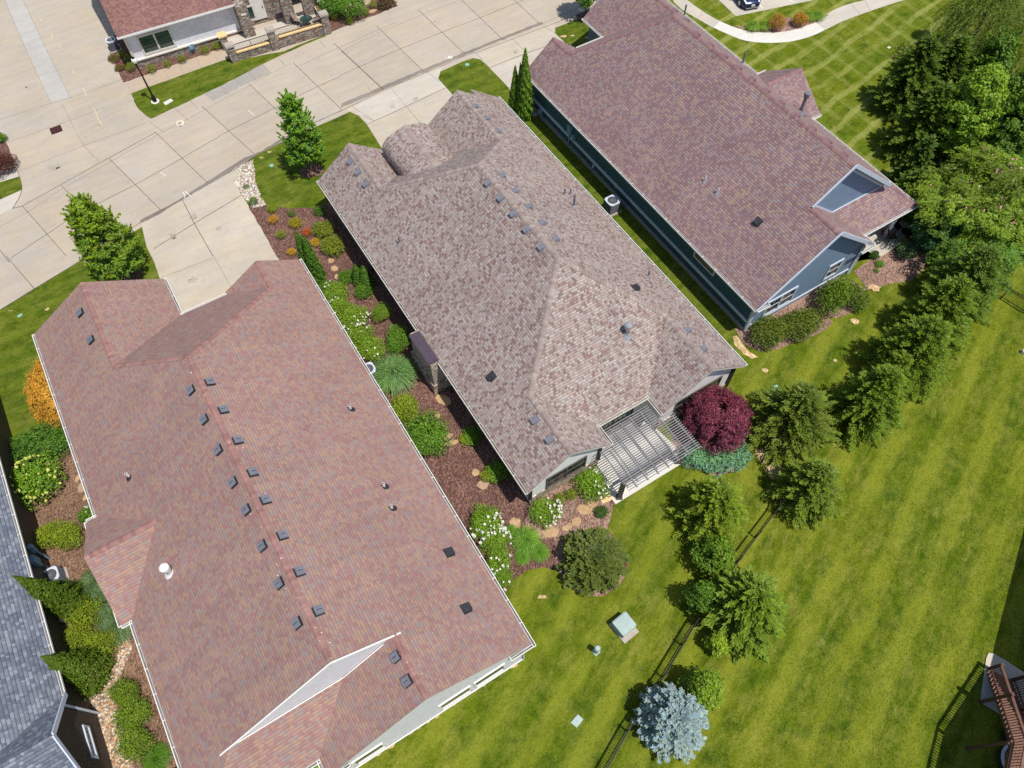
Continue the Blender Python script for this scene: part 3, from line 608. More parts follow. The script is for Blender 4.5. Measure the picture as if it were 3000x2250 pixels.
# ------------------------------------------------------------------ houses
class House:
    def __init__(s, name, label, frame, centre, cat='house'):
        s.fr = frame; s.e = thing(name, label, cat, frame.W(*centre)); s.polys = []; s.roof = None
    def W(s, u, v, z=0): return s.fr.W(u, v, z)
    def roofz(s, u, v):
        best = None
        for pl in s.polys:
            n = len(pl); inside = False; j = n - 1
            for i in range(n):
                ui, vi, uj, vj = pl[i][0], pl[i][1], pl[j][0], pl[j][1]
                if (vi > v) != (vj > v) and u < (uj - ui) * (v - vi) / (vj - vi) + ui: inside = not inside
                j = i
            if inside:
                a, b, c = s.plane(pl); z = a * u + b * v + c
                best = z if best is None else max(best, z)
        return best
    @staticmethod
    def plane(pl):
        A = np.array([[p[0], p[1], 1.0] for p in pl]); z = np.array([p[2] for p in pl])
        return np.linalg.lstsq(A, z, rcond=None)[0]
    def grad(s, u, v):
        e = 0.02; z = s.roofz(u, v)
        f = lambda a, b: s.roofz(a, b) if s.roofz(a, b) is not None else z
        return (f(u + e, v) - f(u - e, v)) / (2 * e), (f(u, v + e) - f(u, v - e)) / (2 * e)
    def make_roof(s, polys, mat, fascia, soffit, thick=0.2):
        s.polys = polys; m = MB(); edges = {}
        key = lambda p: tuple(round(x, 3) for x in p)
        for pl in polys:
            w = [s.W(*p) for p in pl]
            n = Vector((0, 0, 0))
            for i in range(len(w)): n += (w[i] - w[0]).cross(w[(i + 1) % len(w)] - w[0])
            n.normalize()
            if n.z < 0: w = w[::-1]; pl = pl[::-1]; n = -n
            h = Vector((0, 0, 1)).cross(n)
            if h.length < 1e-3: h = Vector((s.fr.U.x, s.fr.U.y, 0))
            h.normalize(); up = n.cross(h)
            m.face(w, 0, [(p.dot(h), p.dot(up)) for p in w])
            m.face([p - Vector((0, 0, thick)) for p in w[::-1]], 2)
            for a, b in zip(pl, pl[1:] + pl[:1]):
                k = (key(a), key(b)); r = (k[1], k[0])
                if r in edges: del edges[r]
                else: edges[k] = 1
        for a, b in edges:
            A, B = s.W(*a), s.W(*b); T = Vector((0, 0, thick)); e = Vector((0, 0, 0.012))
            m.face([A - T, B - T, B - e * 3, A - e * 3], 1)
            m.face([A - e * 3, B - e * 3, B, A], 3)
        s.roof = m.build('roof', [mat, fascia, soffit, M['vent_side']], s.e)
        return s.roof
    def caps(s, lines, tones, wid=0.17, step=0.2):
        m = MB()
        for ln in lines:
            for a, b in zip(ln, ln[1:]):
                A = Vector(a); B = Vector(b); L = (B - A).length; d = (B - A) / L
                pd = Vector((-d.y, d.x)).normalized(); n = max(1, int(L / step))
                for i in range(n):
                    t0 = A + d * (i * L / n); t1 = A + d * ((i + 1.12) * L / n); row = []
                    for k, (q, lift) in enumerate(((t0, 0.05), (t1, 0.02))):
                        r = []
                        for o in (-wid, -wid * 0.35, wid * 0.35, wid):
                            x, y = q.x + pd.x * o, q.y + pd.y * o
                            z = s.roofz(x, y)
                            if z is None: z = q.z - abs(o) * 0.6
                            r.append(s.W(x, y, min(z, q.z) + lift - abs(o) * 0.08))
                        row.append(r)
                    c = random.choice(tones); g = random.uniform(0.85, 1.12); c = tuple(x * g for x in c)
                    for j in range(3): m.face([row[0][j], row[1][j], row[1][j + 1], row[0][j + 1]], 0, tint=c)
                    m.face([row[0][j] for j in range(4)] + [p - Vector((0, 0, 0.035)) for p in row[0][::-1]], 0, tint=tuple(x * 0.45 for x in c))
        if m.f: m.build('ridge_cap', M['tint'], s.roof)
    def walls(s, loops, mat, z0=0.0, name='wall', drop=0.19, top=None):
        m = MB()
        for loop, closed in loops:
            pts = loop + loop[:1] if closed else loop
            for a, b in zip(pts, pts[1:]):
                L = math.hypot(b[0] - a[0], b[1] - a[1]); n = max(1, int(L / 0.35)); prev = None
                for i in range(n + 1):
                    u = a[0] + (b[0] - a[0]) * i / n; v = a[1] + (b[1] - a[1]) * i / n
                    z = s.roofz(u, v)
                    z = 2.8 if z is None else z - drop
                    if top is not None: z = min(z, top)
                    cur = (s.W(u, v, z0), s.W(u, v, z))
                    if prev: m.face([prev[0], cur[0], cur[1], prev[1]], 0)
                    prev = cur
        return m.build(name, mat, s.e, merge=True)
    def trim(s, segs, mat, w=0.1, name='corner_board'):
        """Upright or level boards: (u, v, z0, u1, v1, z1, width, depth)."""
        for a, b, ww, dd in segs:
            m = MB(); m.bar(s.W(*a), s.W(*b), ww, dd, 0); m.build(name, mat, s.e)
    def gutter(s, a, b, out, z, mat=None):
        """Open eaves trough from a to b (plan), out = plan direction away from the house."""
        mat = mat or M['white']; m = MB(); A = Vector((*a, z)); B = Vector((*b, z)); o = Vector((*out, 0)) * 0.13
        w = lambda p: s.W(p.x, p.y, p.z)
        m.bar(w(A + o), w(B + o), 0.035, 0.12)
        m.bar(w(A + o * 0.5 - Vector((0, 0, 0.07))), w(B + o * 0.5 - Vector((0, 0, 0.07))), 0.12, 0.012, 1)
        m.bar(w(A + o * 0.06), w(B + o * 0.06), 0.014, 0.13)
        L = (B - A).length; n = max(1, int(L / 1.25)); d = (B - A) / L
        for i in range(n + 1):
            p = A + (B - A) * (i / n); m.bar(w(p - o * 0.2 + Vector((0, 0, 0.058))), w(p + o * 0.98 + Vector((0, 0, 0.058))), 0.03, 0.02)
        for p in (A, B): m.bar(w(p), w(p + o), 0.02, 0.12)
        m.build('gutter', [mat, M['gutter_in']], s.e)
    def on_roof(s, u, v, lift=0.0):
        """Matrix standing on the roof: x along the courses, y up the slope, z out of the slope."""
        gu, gv = s.grad(u, v); z = s.roofz(u, v)
        g = Vector((s.fr.U.x * gu + s.fr.V.x * gv, s.fr.U.y * gu + s.fr.V.y * gv)); sl = g.length
        up = Vector((g.x / sl, g.y / sl, sl)).normalized(); n = Vector((-g.x, -g.y, 1)).normalized(); x = up.cross(n)
        mt = Matrix((x, up, n)).transposed().to_4x4(); mt.translation = s.W(u, v, z + lift) - origin_of(s.roof); return mt
    def roof_item(s, proto, u, v, upright=False, label=None):
        o = copy_tree(proto, s.roof)
        mt = s.on_roof(u, v)
        if upright: mt = Matrix.Translation(mt.translation)
        o.matrix_parent_inverse = Matrix.Identity(4); o.matrix_local = mt
        if label: o['label'] = label
        return o
    def window(s, a, b, z0, z1, out, frame=None, cols=1, rows=1, pane=None, fw=0.09, name='window'):
        """Window between plan points a and b; out = plan direction it faces."""
        frame = frame or M['white']; A = s.W(*a, z0); B = s.W(*b, z0); x = (B - A).normalized(); H = z1 - z0; L = (B - A).length
        o = s.fr.U * out[0] + s.fr.V * out[1]; o = Vector((o.x, o.y, 0)); Z = Vector((0, 0, 1)); m = MB()
        pt = lambda t, h, d: A + x * t + Z * h + o * d
        m.bar(pt(0, fw / 2, .03), pt(L, fw / 2, .03), .07, fw); m.bar(pt(0, H - fw / 2, .03), pt(L, H - fw / 2, .03), .07, fw)
        for t in (fw / 2, L - fw / 2): m.bar(pt(t, fw, .0295), pt(t, H - fw, .0295), fw, .07, up=tuple(o))
        for c in range(1, cols): m.bar(pt(L * c / cols, fw, .029), pt(L * c / cols, H - fw, .029), fw * 1.1, .065, up=tuple(o))
        w = m.build(name, frame, s.e)
        for c in range(cols):
            g = MB(); t0 = fw + (L - fw) * c / cols + (0.0 if c == 0 else 0.01); t1 = (L - fw) * (c + 1) / cols + (fw * 0.0)
            g.face([pt(t0, fw, .012), pt(t1, fw, .012), pt(t1, H - fw, .012), pt(t0, H - fw, .012)])
            g.build('pane', pane or M['glass'], w)
            if rows > 1:
                q = MB()
                for r in range(1, rows): q.bar(pt(t0, H * r / rows, .02), pt(t1, H * r / rows, .02), .03, .035)
                q.bar(pt((t0 + t1) / 2, fw, .0195), pt((t0 + t1) / 2, H - fw, .0195), .02, .025, up=tuple(o))
                q.build('sash_bar', frame if rows < 3 else M['dark'], w)
        return w

# prototypes that sit on roofs (kept as the first copy's meshes only)
HIDE = []
def proto(name, build):
    m = MB(); build(m); return m
def mk_proto(name, mb, mats):
    o = mb.build(name, mats, loc=(0, 0, 0)); HIDE.append(o); return o
def slant_vent(m, w=0.36, d=0.38, h=0.17):
    m.box((0, 0, 0.012), (w + .1, d + .1, .024), mi=1)
    a = [(-w / 2, -d / 2), (w / 2, -d / 2), (w / 2, d / 2), (-w / 2, d / 2)]
    lo = [Vector((x, y, .024)) for x, y in a]; hh = [h, h, .06, .06]; hi = [Vector((x * .94, y * (.98 if y < 0 else .8), z)) for (x, y), z in zip(a, hh)]
    m.face(hi, 0)
    for i in range(4): m.face([lo[i], lo[(i + 1) % 4], hi[(i + 1) % 4], hi[i]], 2 if i == 0 else 0)
def box_vent(m, w=0.42, h=0.16):
    m.box((0, 0, .012), (w + .06, w + .06, .024), mi=1)
    m.box((0, 0, .07), (w * .8, w * .8, .095), mi=2)
    m.box((0, 0, .135), (w, w, .04), mi=0)
    m.box((0, 0, .16), (w * .8, w * .8, .014), mi=0); m.box((0, 0, .168), (w * .07, w * .6, .008), mi=1)
def mk_vents():
    P_ = {}
    m = MB(); slant_vent(m); P_['grey'] = mk_proto('roof_vent', m, [M['vent_grey'], M['vent_grey'], M['vent_side']])
    m = MB(); slant_vent(m, .42, .42, .19); P_['black'] = mk_proto('roof_vent', m, [M['vent_black'], M['vent_black'], M['vent_side']])
    m = MB(); box_vent(m); P_['box'] = mk_proto('roof_vent', m, [M['vent_grey'], M['vent_black'], M['vent_side']])
    m = MB(); slant_vent(m, .44, .36, .15); P_['plum'] = mk_proto('roof_vent', m, [M['vent_plum'], M['vent_plum'], M['vent_side']])
    def pipe(mat, r, h, base, name='vent_pipe'):
        m = MB(); m.cyl((0, 0, -.12), (0, 0, h), r, r, 12, 0); m.cyl((0, 0, h - .004), (0, 0, h + .004), r * .7, r * .7, 12, 1)
        m.lathe((0, 0, -.1), [(r * 3.4, -.02), (r * 2.4, .08), (r * 1.25, .2), (r * 1.05, .24)], 14, 2)
        return mk_proto(name, m, [mat, M['vent_side'], base])
    P_['pipe_w'] = pipe(M['pipe_white'], .06, .42, M['galv'])
    P_['pipe_wb'] = pipe(M['pipe_white'], .07, .48, M['vent_black'])
    P_['pipe_d'] = pipe(M['vent_grey'], .055, .5, M['galv'])
    P_['pipe_tall'] = pipe(M['vent_grey'], .075, .95, M['galv'])
    def flue(mat, h, name='flue_pipe'):
        m = MB(); m.cyl((0, 0, -.2), (0, 0, h), .12, .12, 16, 0)
        m.lathe((0, 0, -.1), [(.36, -.08), (.2, .12), (.15, .26)], 18, 0)
        m.lathe((0, 0, h), [(.13, -.04), (.2, -.04), (.2, .12), (.235, .13), (.235, .3), (.17, .36), (.001, .38)], 20, 0)
        return mk_proto(name, m, mat)
    P_['flue'] = flue(M['galv'], .55); P_['flue_w'] = flue(M['pipe_white'], .5); P_['flue_d'] = flue(M['vent_grey'], 1.25)
    return P_
V_ = mk_vents()
def solve_on_roof(h, px, py):
    """Plan position of a roof fitting seen at a photo pixel."""
    z = 5.0
    for _ in range(25):
        u, v = h.fr.uv(P(px, py, z)); q = h.roofz(u, v)
        if q is None: break
        z = z * 0.4 + q * 0.6
    return u, v

# ============ middle house: grey-brown hipped roof
HM = House('house', 'grey-brown shingled house in the middle with barrel dormer, pergola notch and white rear gables', FR, (-26, 16))
s_, E_ = 0.725, 3.0
v0, v1, vr = 8.25, 23.65, 15.95; hz = E_ + s_ * (v1 - v0) / 2
R1, R2 = (-30.2, vr, hz), (-21.5, vr, hz)
uf, ur = -40.2, -12.4
def gpk(va, vb): return (va + vb) / 2, E_ + s_ * (vb - va) / 2
gl, zgl = gpk(v0, 13.9); gr, zgr = gpk(15.95, v1); rl, zrl = gpk(8.3, 13.8); rr, zrr = gpk(17.43, v1)
rl, zrl = (v0 + 13.8) / 2, E_ + s_ * (13.8 - v0) / 2
hf = R1[0] - (v1 - v0) / 2; hrr = R2[0] + (v1 - v0) / 2
HL = (R1[0] - (vr - gl), gl, zgl); HR = (R1[0] - (gr - vr), gr, zgr)
JL = (R2[0] + (vr - rl), rl, zrl); JR = (R2[0] + (rr - vr), rr, zrr)
polysM = [
    [(uf, v0, E_), (uf, gl, zgl), HL, R1, R2, JL, (ur, rl, zrl), (ur, v0, E_)],
    [(uf, v1, E_), (ur, v1, E_), (ur, rr, zrr), JR, R2, R1, HR, (uf, gr, zgr)],
    [HL, (hf, 13.9, E_), (hf, 15.95, E_), HR, R1],
    [(uf, gl, zgl), (uf, 13.9, E_), (hf, 13.9, E_), HL],
    [(uf, gr, zgr), HR, (hf, 15.95, E_), (uf, 15.95, E_)],
    [JL, R2, JR, (hrr, 17.43, E_), (hrr, 13.8, E_)],
    [JL, (hrr, 13.8, E_), (ur, 13.8, E_), (ur, rl, zrl)],
    [JR, (ur, rr, zrr), (ur, 17.43, E_), (hrr, 17.43, E_)],
]
HM.make_roof(polysM, M['shingle_grey'], M['cream'], M['white'])
tones_g = [srgb(*t)[:3] for t in ((150, 135, 128), (143, 127, 121), (158, 144, 137))]
HM.caps([[(uf + .05, gl, zgl), HL, R1, R2, JL, (ur - .05, rl, zrl)], [(uf + .05, gr, zgr), HR, R1], [R2, JR, (ur - .05, rr, zrr)]], tones_g)
# proud lower strip of the front right gable
m = MB(); q = [(-41.0, 21.3), (-41.0, v1), (uf, v1), (uf, 21.3)]
zz = lambda v: E_ + s_ * (v1 - v)
m.face([HM.W(u, v, zz(v) + .0) for u, v in q][::-1], 0, [(HM.W(u, v).dot(Vector((*FR.U, 0))), v * 1.236) for u, v in q][::-1])
for a, b in zip(q, q[1:] + q[:1]): m.face([HM.W(*a, zz(a[1]) - .2), HM.W(*b, zz(b[1]) - .2), HM.W(*b, zz(b[1]) - .001), HM.W(*a, zz(a[1]) - .001)], 1)
m.build('roof_return', [M['shingle_grey'], M['cream']], HM.e)
HM.walls([([(uf + .5, v0 + .45), (uf + .5, 13.5), (hf + .5, 13.5), (hf + .5, 16.4), (uf + .5, 16.4), (uf + .5, v1 - .45), (ur - .42, v1 - .45), (ur - .42, 17.83), (hrr - .45, 17.83), (hrr - .45, 13.4), (ur - .42, 13.4), (ur - .42, v0 + .45)], True)], M['sid_white'])
# ledge stone skirts: rear windows, front left corner
m = MB()
def skirt(a, b, z0, z1, out, d=0.06):
    A, B = HM.W(*a), HM.W(*b); o = FR.U * out[0] + FR.V * out[1]; o = Vector((o.x, o.y, 0)) * d
    c = [A + o, B + o, B, A]
    m.face([p + Vector((0, 0, z1)) for p in c]); 
    for i in range(4): m.face([c[i] + Vector((0, 0, z0)), c[(i + 1) % 4] + Vector((0, 0, z0)), c[(i + 1) % 4] + Vector((0, 0, z1)), c[i] + Vector((0, 0, z1))])
skirt((ur - .42, v0 + .39), (ur - .42, 13.46), 0, .78, (1, 0)); m.build('stone_skirt', M['ledge'], HM.e); m = MB(); skirt((ur - .42, 17.77), (ur - .42, v1 - .39), 0, .78, (1, 0))
m.build('stone_skirt', M['ledge'], HM.e)
m = MB(); skirt((uf + .44, v0 + .45), (-33.4, v0 + .45), 0, 2.74, (0, -1), .05); m.build('stone_facing', plain('rough_facing', (0.40, 0.385, 0.37), 0.95, 0.3, 18), HM.e)
HM.trim([((-33.2, v0 + .38, 0), (-33.2, v0 + .38, 2.8), .12, .14), ((-30.2, v0 + .42, 0), (-30.2, v0 + .42, 2.8), .1, .05), ((ur - .36, v0 + .42, .8), (ur - .36, v0 + .42, 2.85), .22, .1), ((ur - .36, 13.4, .8), (ur - .36, 13.4, 2.85), .22, .1), ((ur - .36, v1 - .45, .0), (ur - .36, v1 - .45, 2.85), .22, .1)], M['dark'])
HM.trim([((-33.0, v0 + .4, .75), (-12.9, v0 + .4, .75), .09, .06)], M['bluewhite'], name='band_board')
for a, b in ((-32.6, -31.0), (-29.4, -28.6), (-27.6, -26.6)):
    HM.window((b, v0 + .45), (a, v0 + .45), .95, 2.55, (0, -1), M['dark'])
HM.window((-17.2, v0 + .45), (-18.6, v0 + .45), .95, 2.55, (0, -1), M['dark'])
HM.window((ur - .42, 9.75), (ur - .42, 12.5), .8, 2.3, (1, 0), M['post_brown'], 2, 2)
HM.window((ur - .42, 18.9), (ur - .42, 22.4), .8, 2.4, (1, 0), M['post_brown'], 2, 2)
HM.window((hrr - .45, 14.1), (hrr - .45, 17.0), .1, 2.2, (1, 0), M['dark'], 2, 2, name='patio_door')
HM.gutter((uf, v0), (ur, v0), (0, -1), E_ - .06, M['cream']); HM.gutter((-41.0, v1), (ur, v1), (0, 1), E_ - .06, M['white'])
HM.gutter((hrr, 13.8), (hrr, 17.43), (1, 0), E_ - .06, M['cream']); HM.gutter((hrr, 13.8), (ur, 13.8), (0, 1), E_ - .065, M['cream']); HM.gutter((hrr, 17.43), (ur, 17.43), (0, -1), E_ - .065, M['cream'])
# barrel dormer over the entrance
m = MB(); bv, bw, bz0, bz1, bu0 = 15.0, 1.95, 4.15, 5.35, -39.25
NB = 18; prof = []
for i in range(NB + 1):
    t = math.pi * i / NB; prof.append((bv - bw * math.cos(t), bz0 + (bz1 - bz0) * (math.sin(t) ** 0.85) + 0.10 * max(0, 1 - abs(i - NB / 2) / 2.2)))
hipz = lambda u: E_ + s_ * (u - hf)
def uend(v, z):
    u = hf + (z - E_) / s_                                   # where the vault runs into the front hip
    if v < 13.9 + 0: u = max(u, hf + 0.2)
    return u + .12
arc = [0]
for i in range(NB): arc.append(arc[-1] + math.hypot(prof[i + 1][0] - prof[i][0], prof[i + 1][1] - prof[i][1]))
NSEG = 6
for i in range(NB):
    (va, za), (vb, zb) = prof[i], prof[i + 1]; ua, ub = uend(va, za), uend(vb, zb)
    for k in range(NSEG):
        f0, f1 = k / NSEG, (k + 1) / NSEG
        q = [(bu0 + (ua - bu0) * f0, va, za, arc[i]), (bu0 + (ub - bu0) * f0, vb, zb, arc[i + 1]), (bu0 + (ub - bu0) * f1, vb, zb, arc[i + 1]), (bu0 + (ua - bu0) * f1, va, za, arc[i])]
        m.face([HM.W(a, b, c) for a, b, c, d in q], 0, [(a, d) for a, b, c, d in q])
        m.face([HM.W(a, bv + (b - bv) * .93, c - .14) for a, b, c, d in q[::-1]], 2)
    m.face([HM.W(bu0, va, za), HM.W(bu0, vb, zb), HM.W(bu0, bv + (vb - bv) * .93, zb - .14), HM.W(bu0, bv + (va - bv) * .93, za - .14)], 1)
for i in (0, NB):
    va, za = prof[i]; ua = uend(va, za); m.face([HM.W(bu0, va, za), HM.W(ua, va, za), HM.W(ua, bv + (va - bv) * .93, za - .14), HM.W(bu0, bv + (va - bv) * .93, za - .14)], 1)
dm = m.build('barrel_dormer', [M['shingle_grey'], M['cream'], M['white']], HM.e, smooth=False)
m = MB()
for i in range(12):
    u0 = bu0 + (uend(bv, bz1) - bu0) * i / 12; u1 = bu0 + (uend(bv, bz1) - bu0) * (i + 1.1) / 12; c = random.choice(tones_g); zt = bz1 + .1
    for o0, o1 in ((-.2, 0), (0, .2)):
        h = lambda o, l: zt + l - abs(o) * .35
        m.face([HM.W(u0, bv + o0, h(o0, .055)), HM.W(u1, bv + o0, h(o0, .03)), HM.W(u1, bv + o1, h(o1, .03)), HM.W(u0, bv + o1, h(o1, .055))], 0, tint=c)
m.build('ridge_cap', M['tint'], dm)
m = MB()
for v in (bv - bw + .22, bv + bw - .22): m.bar(HM.W(bu0 + .5, v, 3.6), HM.W(-35.6, v, 3.6), .1, 1.1)
m.bar(HM.W(bu0 + .5, bv - bw + .2, 3.9), HM.W(bu0 + .5, bv + bw - .2, 3.9), .1, .9)
for v in (bv - bw + .3, bv + bw - .3): m.bar(HM.W(bu0 + .5, v, 0), HM.W(bu0 + .5, v, 3.5), .35, .35)
m.build('porch_wall', M['white'], dm)
# chimney
m = MB()
for u0_, u1_, va, vb, za, zb in ((-25.25, -22.15, 7.5, v0 + .5, 0, .9), (-24.95, -22.25, 7.62, v0 + .5, .9, 2.6), (-24.95, -22.25, 7.622, v0 - .14, 2.6, 3.2)):
    m.box(HM.W((u0_ + u1_) / 2, (va + vb) / 2, (za + zb) / 2), (u1_ - u0_, vb - va, zb - za), Matrix(((FR.U.x, FR.V.x, 0), (FR.U.y, FR.V.y, 0), (0, 0, 1))))
ch = m.build('chimney', M['ledge'], HM.e)
m = MB(); RF = Matrix(((FR.U.x, FR.V.x, 0), (FR.U.y, FR.V.y, 0), (0, 0, 1)))
m.box(HM.W(-23.55, 7.85, 3.25), (2.5, .72, .1), RF); m.box(HM.W(-23.55, 7.85, 3.315), (2.4, .62, .03), RF); m.build('chimney_cap', M['cap_plum'], ch)
# roof fittings, middle house
for q in ((1138, 462), (1174, 497), (1207, 537)):
    pass
for cr, pts in ((c2, [(865, 690), (937, 768), (1012, 852), (1040, 1140), (1125, 1238), (1210, 1340), (1300, 1445), (1388, 1550), (58, 1048), (108, 1118), (158, 1195), (950, 1187), (1034, 1285), (1115, 1385), (1200, 1487), (1297, 1600)]), (c5, [(1255, 1063), (1350, 1190)]), (c6, [(30, 480), (132, 600)])):
    for q in pts: HM.roof_item(V_['grey'], *solve_on_roof(HM, *cr(*q)))
for cr, q in ((c5, (975, 780)), (c5, (1903, 207))): HM.roof_item(V_['black'], *solve_on_roof(HM, *cr(*q)), label='black roof vent')
for q in ((1447, 1262), (1484, 1262)): HM.roof_item(V_['pipe_d'], *solve_on_roof(HM, *c2(*q)), upright=True)
HM.roof_item(V_['pipe_tall'], *solve_on_roof(HM, *c2(1507, 1335)), upright=True); HM.roof_item(V_['pipe_d'], *solve_on_roof(HM, *c5(1990, 130)), upright=True)
HM.roof_item(V_['pipe_d'], *solve_on_roof(HM, *c2(378, 1578)), upright=True)
HM.roof_item(V_['flue'], *solve_on_roof(HM, *c5(1850, 500)), upright=True)

# ============ left house: red-brown roof
HLf = House('house', 'large red-brown shingled house at the lower left with two rows of ridge vents', FR, (-20, -4))
E_, s_, q_ = 3.0, 0.58, 0.66
v0, v1 = -12.1, 4.25; vr = (v0 + v1) / 2; hz = E_ + s_ * (v1 - v0) / 2
R1 = (-26.8, vr, hz); RE = (-8.8, vr, hz)
uL, uR, ui = -37.4, -34.2, -26.8 - (hz - E_) / q_
ga, gb = -3.87, -0.87; gl = (v0 + ga) / 2; zgl = E_ + s_ * (ga - v0) / 2; gr = (gb + v1) / 2; zgr = E_ + s_ * (v1 - gb) / 2
HLp = (R1[0] - (hz - zgl) / q_, gl, zgl); HRp = (R1[0] - (hz - zgr) / q_, gr, zgr)
ue, ug = -6.5, -5.65                                        # rear eaves line, rear gable
zs = 4.5; ks = (zs - E_) / (ue + 8.8)
rg = -1.2; zrg = E_ + s_ * (v1 - rg); rgl = rg - (zrg - E_) / s_
vS = rg - (zrg - zs) / s_
zL = lambda v: E_ + s_ * (v - v0)
vLs = v0 + (zs - E_) / s_
# left bump
b0, b1, bm_ = -23.45, -17.1, -20.5; bv = -12.62; bz = 4.8; sb = 0
vin = v0 + (bz - E_) / s_
polysL = [
    [(uL, v0, E_), (uL, gl, zgl), HLp, R1, RE, (-8.8, vLs, zs), (ue, v0, E_), (b1, v0, E_), (bm_, vin, bz), (b0, v0, E_)],
    [(uR, v1, E_), (ug, v1, E_), (ug, rg, zrg), (-8.8, rg, zrg), RE, R1, HRp, (uR, gr, zgr)],
    [HLp, (ui, ga, E_), (ui, gb, E_), HRp, R1],
    [(uL, gl, zgl), (uL, ga, E_), (ui, ga, E_), HLp],
    [(uR, gr, zgr), HRp, (ui, gb, E_), (uR, gb, E_)],
    [(-8.8, vLs, zs), (-8.8, vS, zs), (ue, rgl, E_), (ue, v0, E_)],
    [(-8.8, vS, zs), (-8.8, rg, zrg), (ug, rg, zrg), (ug, rgl, E_), (ue, rgl, E_)],
    [(b0, v0, E_), (bm_, vin, bz), (bm_, bv, bz), (b0, bv, E_)],
    [(b1, v0, E_), (b1, bv, E_), (bm_, bv, bz), (bm_, vin, bz)],
]
HLf.make_roof(polysL, M['shingle_red'], M['white'], M['white'])
tones_r = [srgb(*t)[:3] for t in ((146, 110, 104), (140, 103, 98), (150, 114, 107))]
HLf.caps([[(uL + .05, gl, zgl), HLp, R1, RE], [(uR + .05, gr, zgr), HRp, R1], [(-8.8, rg, zrg), (ug - .05, rg, zrg)], [(bm_, bv + .05, bz), (bm_, vin, bz)]], tones_r, 0.16)
HLf.walls([([(uL + .4, v0 + .4), (uL + .4, ga - .35), (ui + .4, ga - .35), (ui + .4, gb + .35), (uR + .4, gb + .35), (uR + .4, v1 - .4), (ug - .1, v1 - .4), (ug - .1, rgl + .35), (ue - .4, rgl + .35), (ue - .4, v0 + .4), (b1 - .35, v0 + .4), (b1 - .35, bv + .2), (b0 + .35, bv + .2), (b0 + .35, v0 + .4)], True)], M['sid_lilac'])
# white gable wall that stands above the lower rear roof
m = MB(); n = 40
for i in range(n):
    va, vb = v0 + 1.3 + (rg + .6 - v0 - 1.3) * i / n, v0 + 1.3 + (rg + .6 - v0 - 1.3) * (i + 1) / n
    up = lambda v: hz - s_ * abs(v - vr)
    dn = lambda v: (min(zL(v), zs) if v < vS else min(zs + s_ * (v - vS), up(v)))
    m.face([HLf.W(-8.78, va, dn(va) - .1), HLf.W(-8.78, vb, dn(vb) - .1), HLf.W(-8.78, vb, up(vb) - .02), HLf.W(-8.78, va, up(va) - .02)])
gw = m.build('gable_wall', M['sid_lilac'], HLf.e)
m = MB()
m.bar(HLf.W(-8.74, vr, hz - .02), HLf.W(-8.74, rg + .3, hz - s_ * (rg + .3 - vr) - .02), .07, .09); m.bar(HLf.W(-8.74, vr, hz - .02), HLf.W(-8.74, v0 + 2.0, zL(v0 + 2.0) - .02), .07, .09)
m.bar(HLf.W(-8.72, vLs + .1, zs + .05), HLf.W(-8.72, vS, zs + .05), .04, .06); m.bar(HLf.W(-8.72, vS, zs + .05), HLf.W(-8.72, rg - .6, zrg - .6 * s_ + .04), .04, .06)
m.build('rake_board', M['white'], gw)
for a, b in ((2.7, .95), (.75, -1.0)): HLf.window((ug - .1, b), (ug - .1, a), .7, 2.2, (1, 0), M['white'])
HLf.window((ug - .1, -5.6), (ug - .1, -4.0), .7, 2.2, (1, 0), M['white'])
HLf.trim([((ug - .04, v1 - .45, .28), (ug - .04, rgl + .4, .28), .05, .2), ((ug - .04, v1 - .45, 0), (ug - .04, v1 - .45, 2.8), .05, .14)], M['white'], name='band_board')
HLf.gutter((uL, v0), (b0, v0), (0, -1), E_ - .06); HLf.gutter((b1, v0), (ue, v0), (0, -1), E_ - .06); HLf.gutter((uR, v1), (ug + .15, v1), (0, 1), E_ - .06)
HLf.gutter((ui, ga), (ui, gb), (-1, 0), E_ - .06); HLf.gutter((uL, ga), (ui, ga), (0, 1), E_ - .065); HLf.gutter((ue, v0), (ue, rgl), (1, 0), E_ - .06); HLf.gutter((ue, rgl), (ug, rgl), (0, -1), E_ - .065)
HLf.gutter((b0, v0), (b0, bv), (-1, 0), E_ - .065); HLf.gutter((b1, v0), (b1, bv), (1, 0), E_ - .065); HLf.gutter((b0, bv), (b0 + .75, bv), (0, -1), E_ - .06); HLf.gutter((b1, bv), (b1 - 1.3, bv), (0, -1), E_ - .06)
HLf.gutter((ug, v1), (ug, v1 - 1.25), (1, 0), E_ - .06); HLf.gutter((ug, rgl), (ug, rgl + 1.1), (1, 0), E_ - .06)
for a, b in (((ug + .13, v1 - 1.25), (ug - .1, v1 - 1.25)),): HLf.trim([((*a, E_ - .08), (*b, E_ - .08), .03, .12)], M['white'], name='gutter_end')
for cr, pts in ((c4, [(1360, 820), (1242, 870), (1448, 1000), (1328, 1060), (1541, 1197), (1419, 1257), (1637, 1405), (1515, 1468), (1720, 1583), (1600, 1645), (524, 370), (593, 545)]), (c7, [(1830, 153), (1703, 220), (1940, 388), (1813, 462), (2062, 641), (1930, 720)]), (c8, [(355, 938), (428, 1095)])):
    for q in pts: HLf.roof_item(V_['box'], *solve_on_roof(HLf, *cr(*q)))
for q in ((697, 262), (808, 625)): HLf.roof_item(V_['black'], *solve_on_roof(HLf, *c8(*q)), label='black roof vent')
for cr, q in ((c4, (842, 1432)), (c5, (62, 995)), (c5, (280, 1497)), (c5, (330, 1638))): HLf.roof_item(V_['pipe_wb'], *solve_on_roof(HLf, *cr(*q)), upright=True)
HLf.roof_item(V_['flue_w'], *solve_on_roof(HLf, *c7(1105, 390)), upright=True)
m = MB()
rs = random.Random(5)
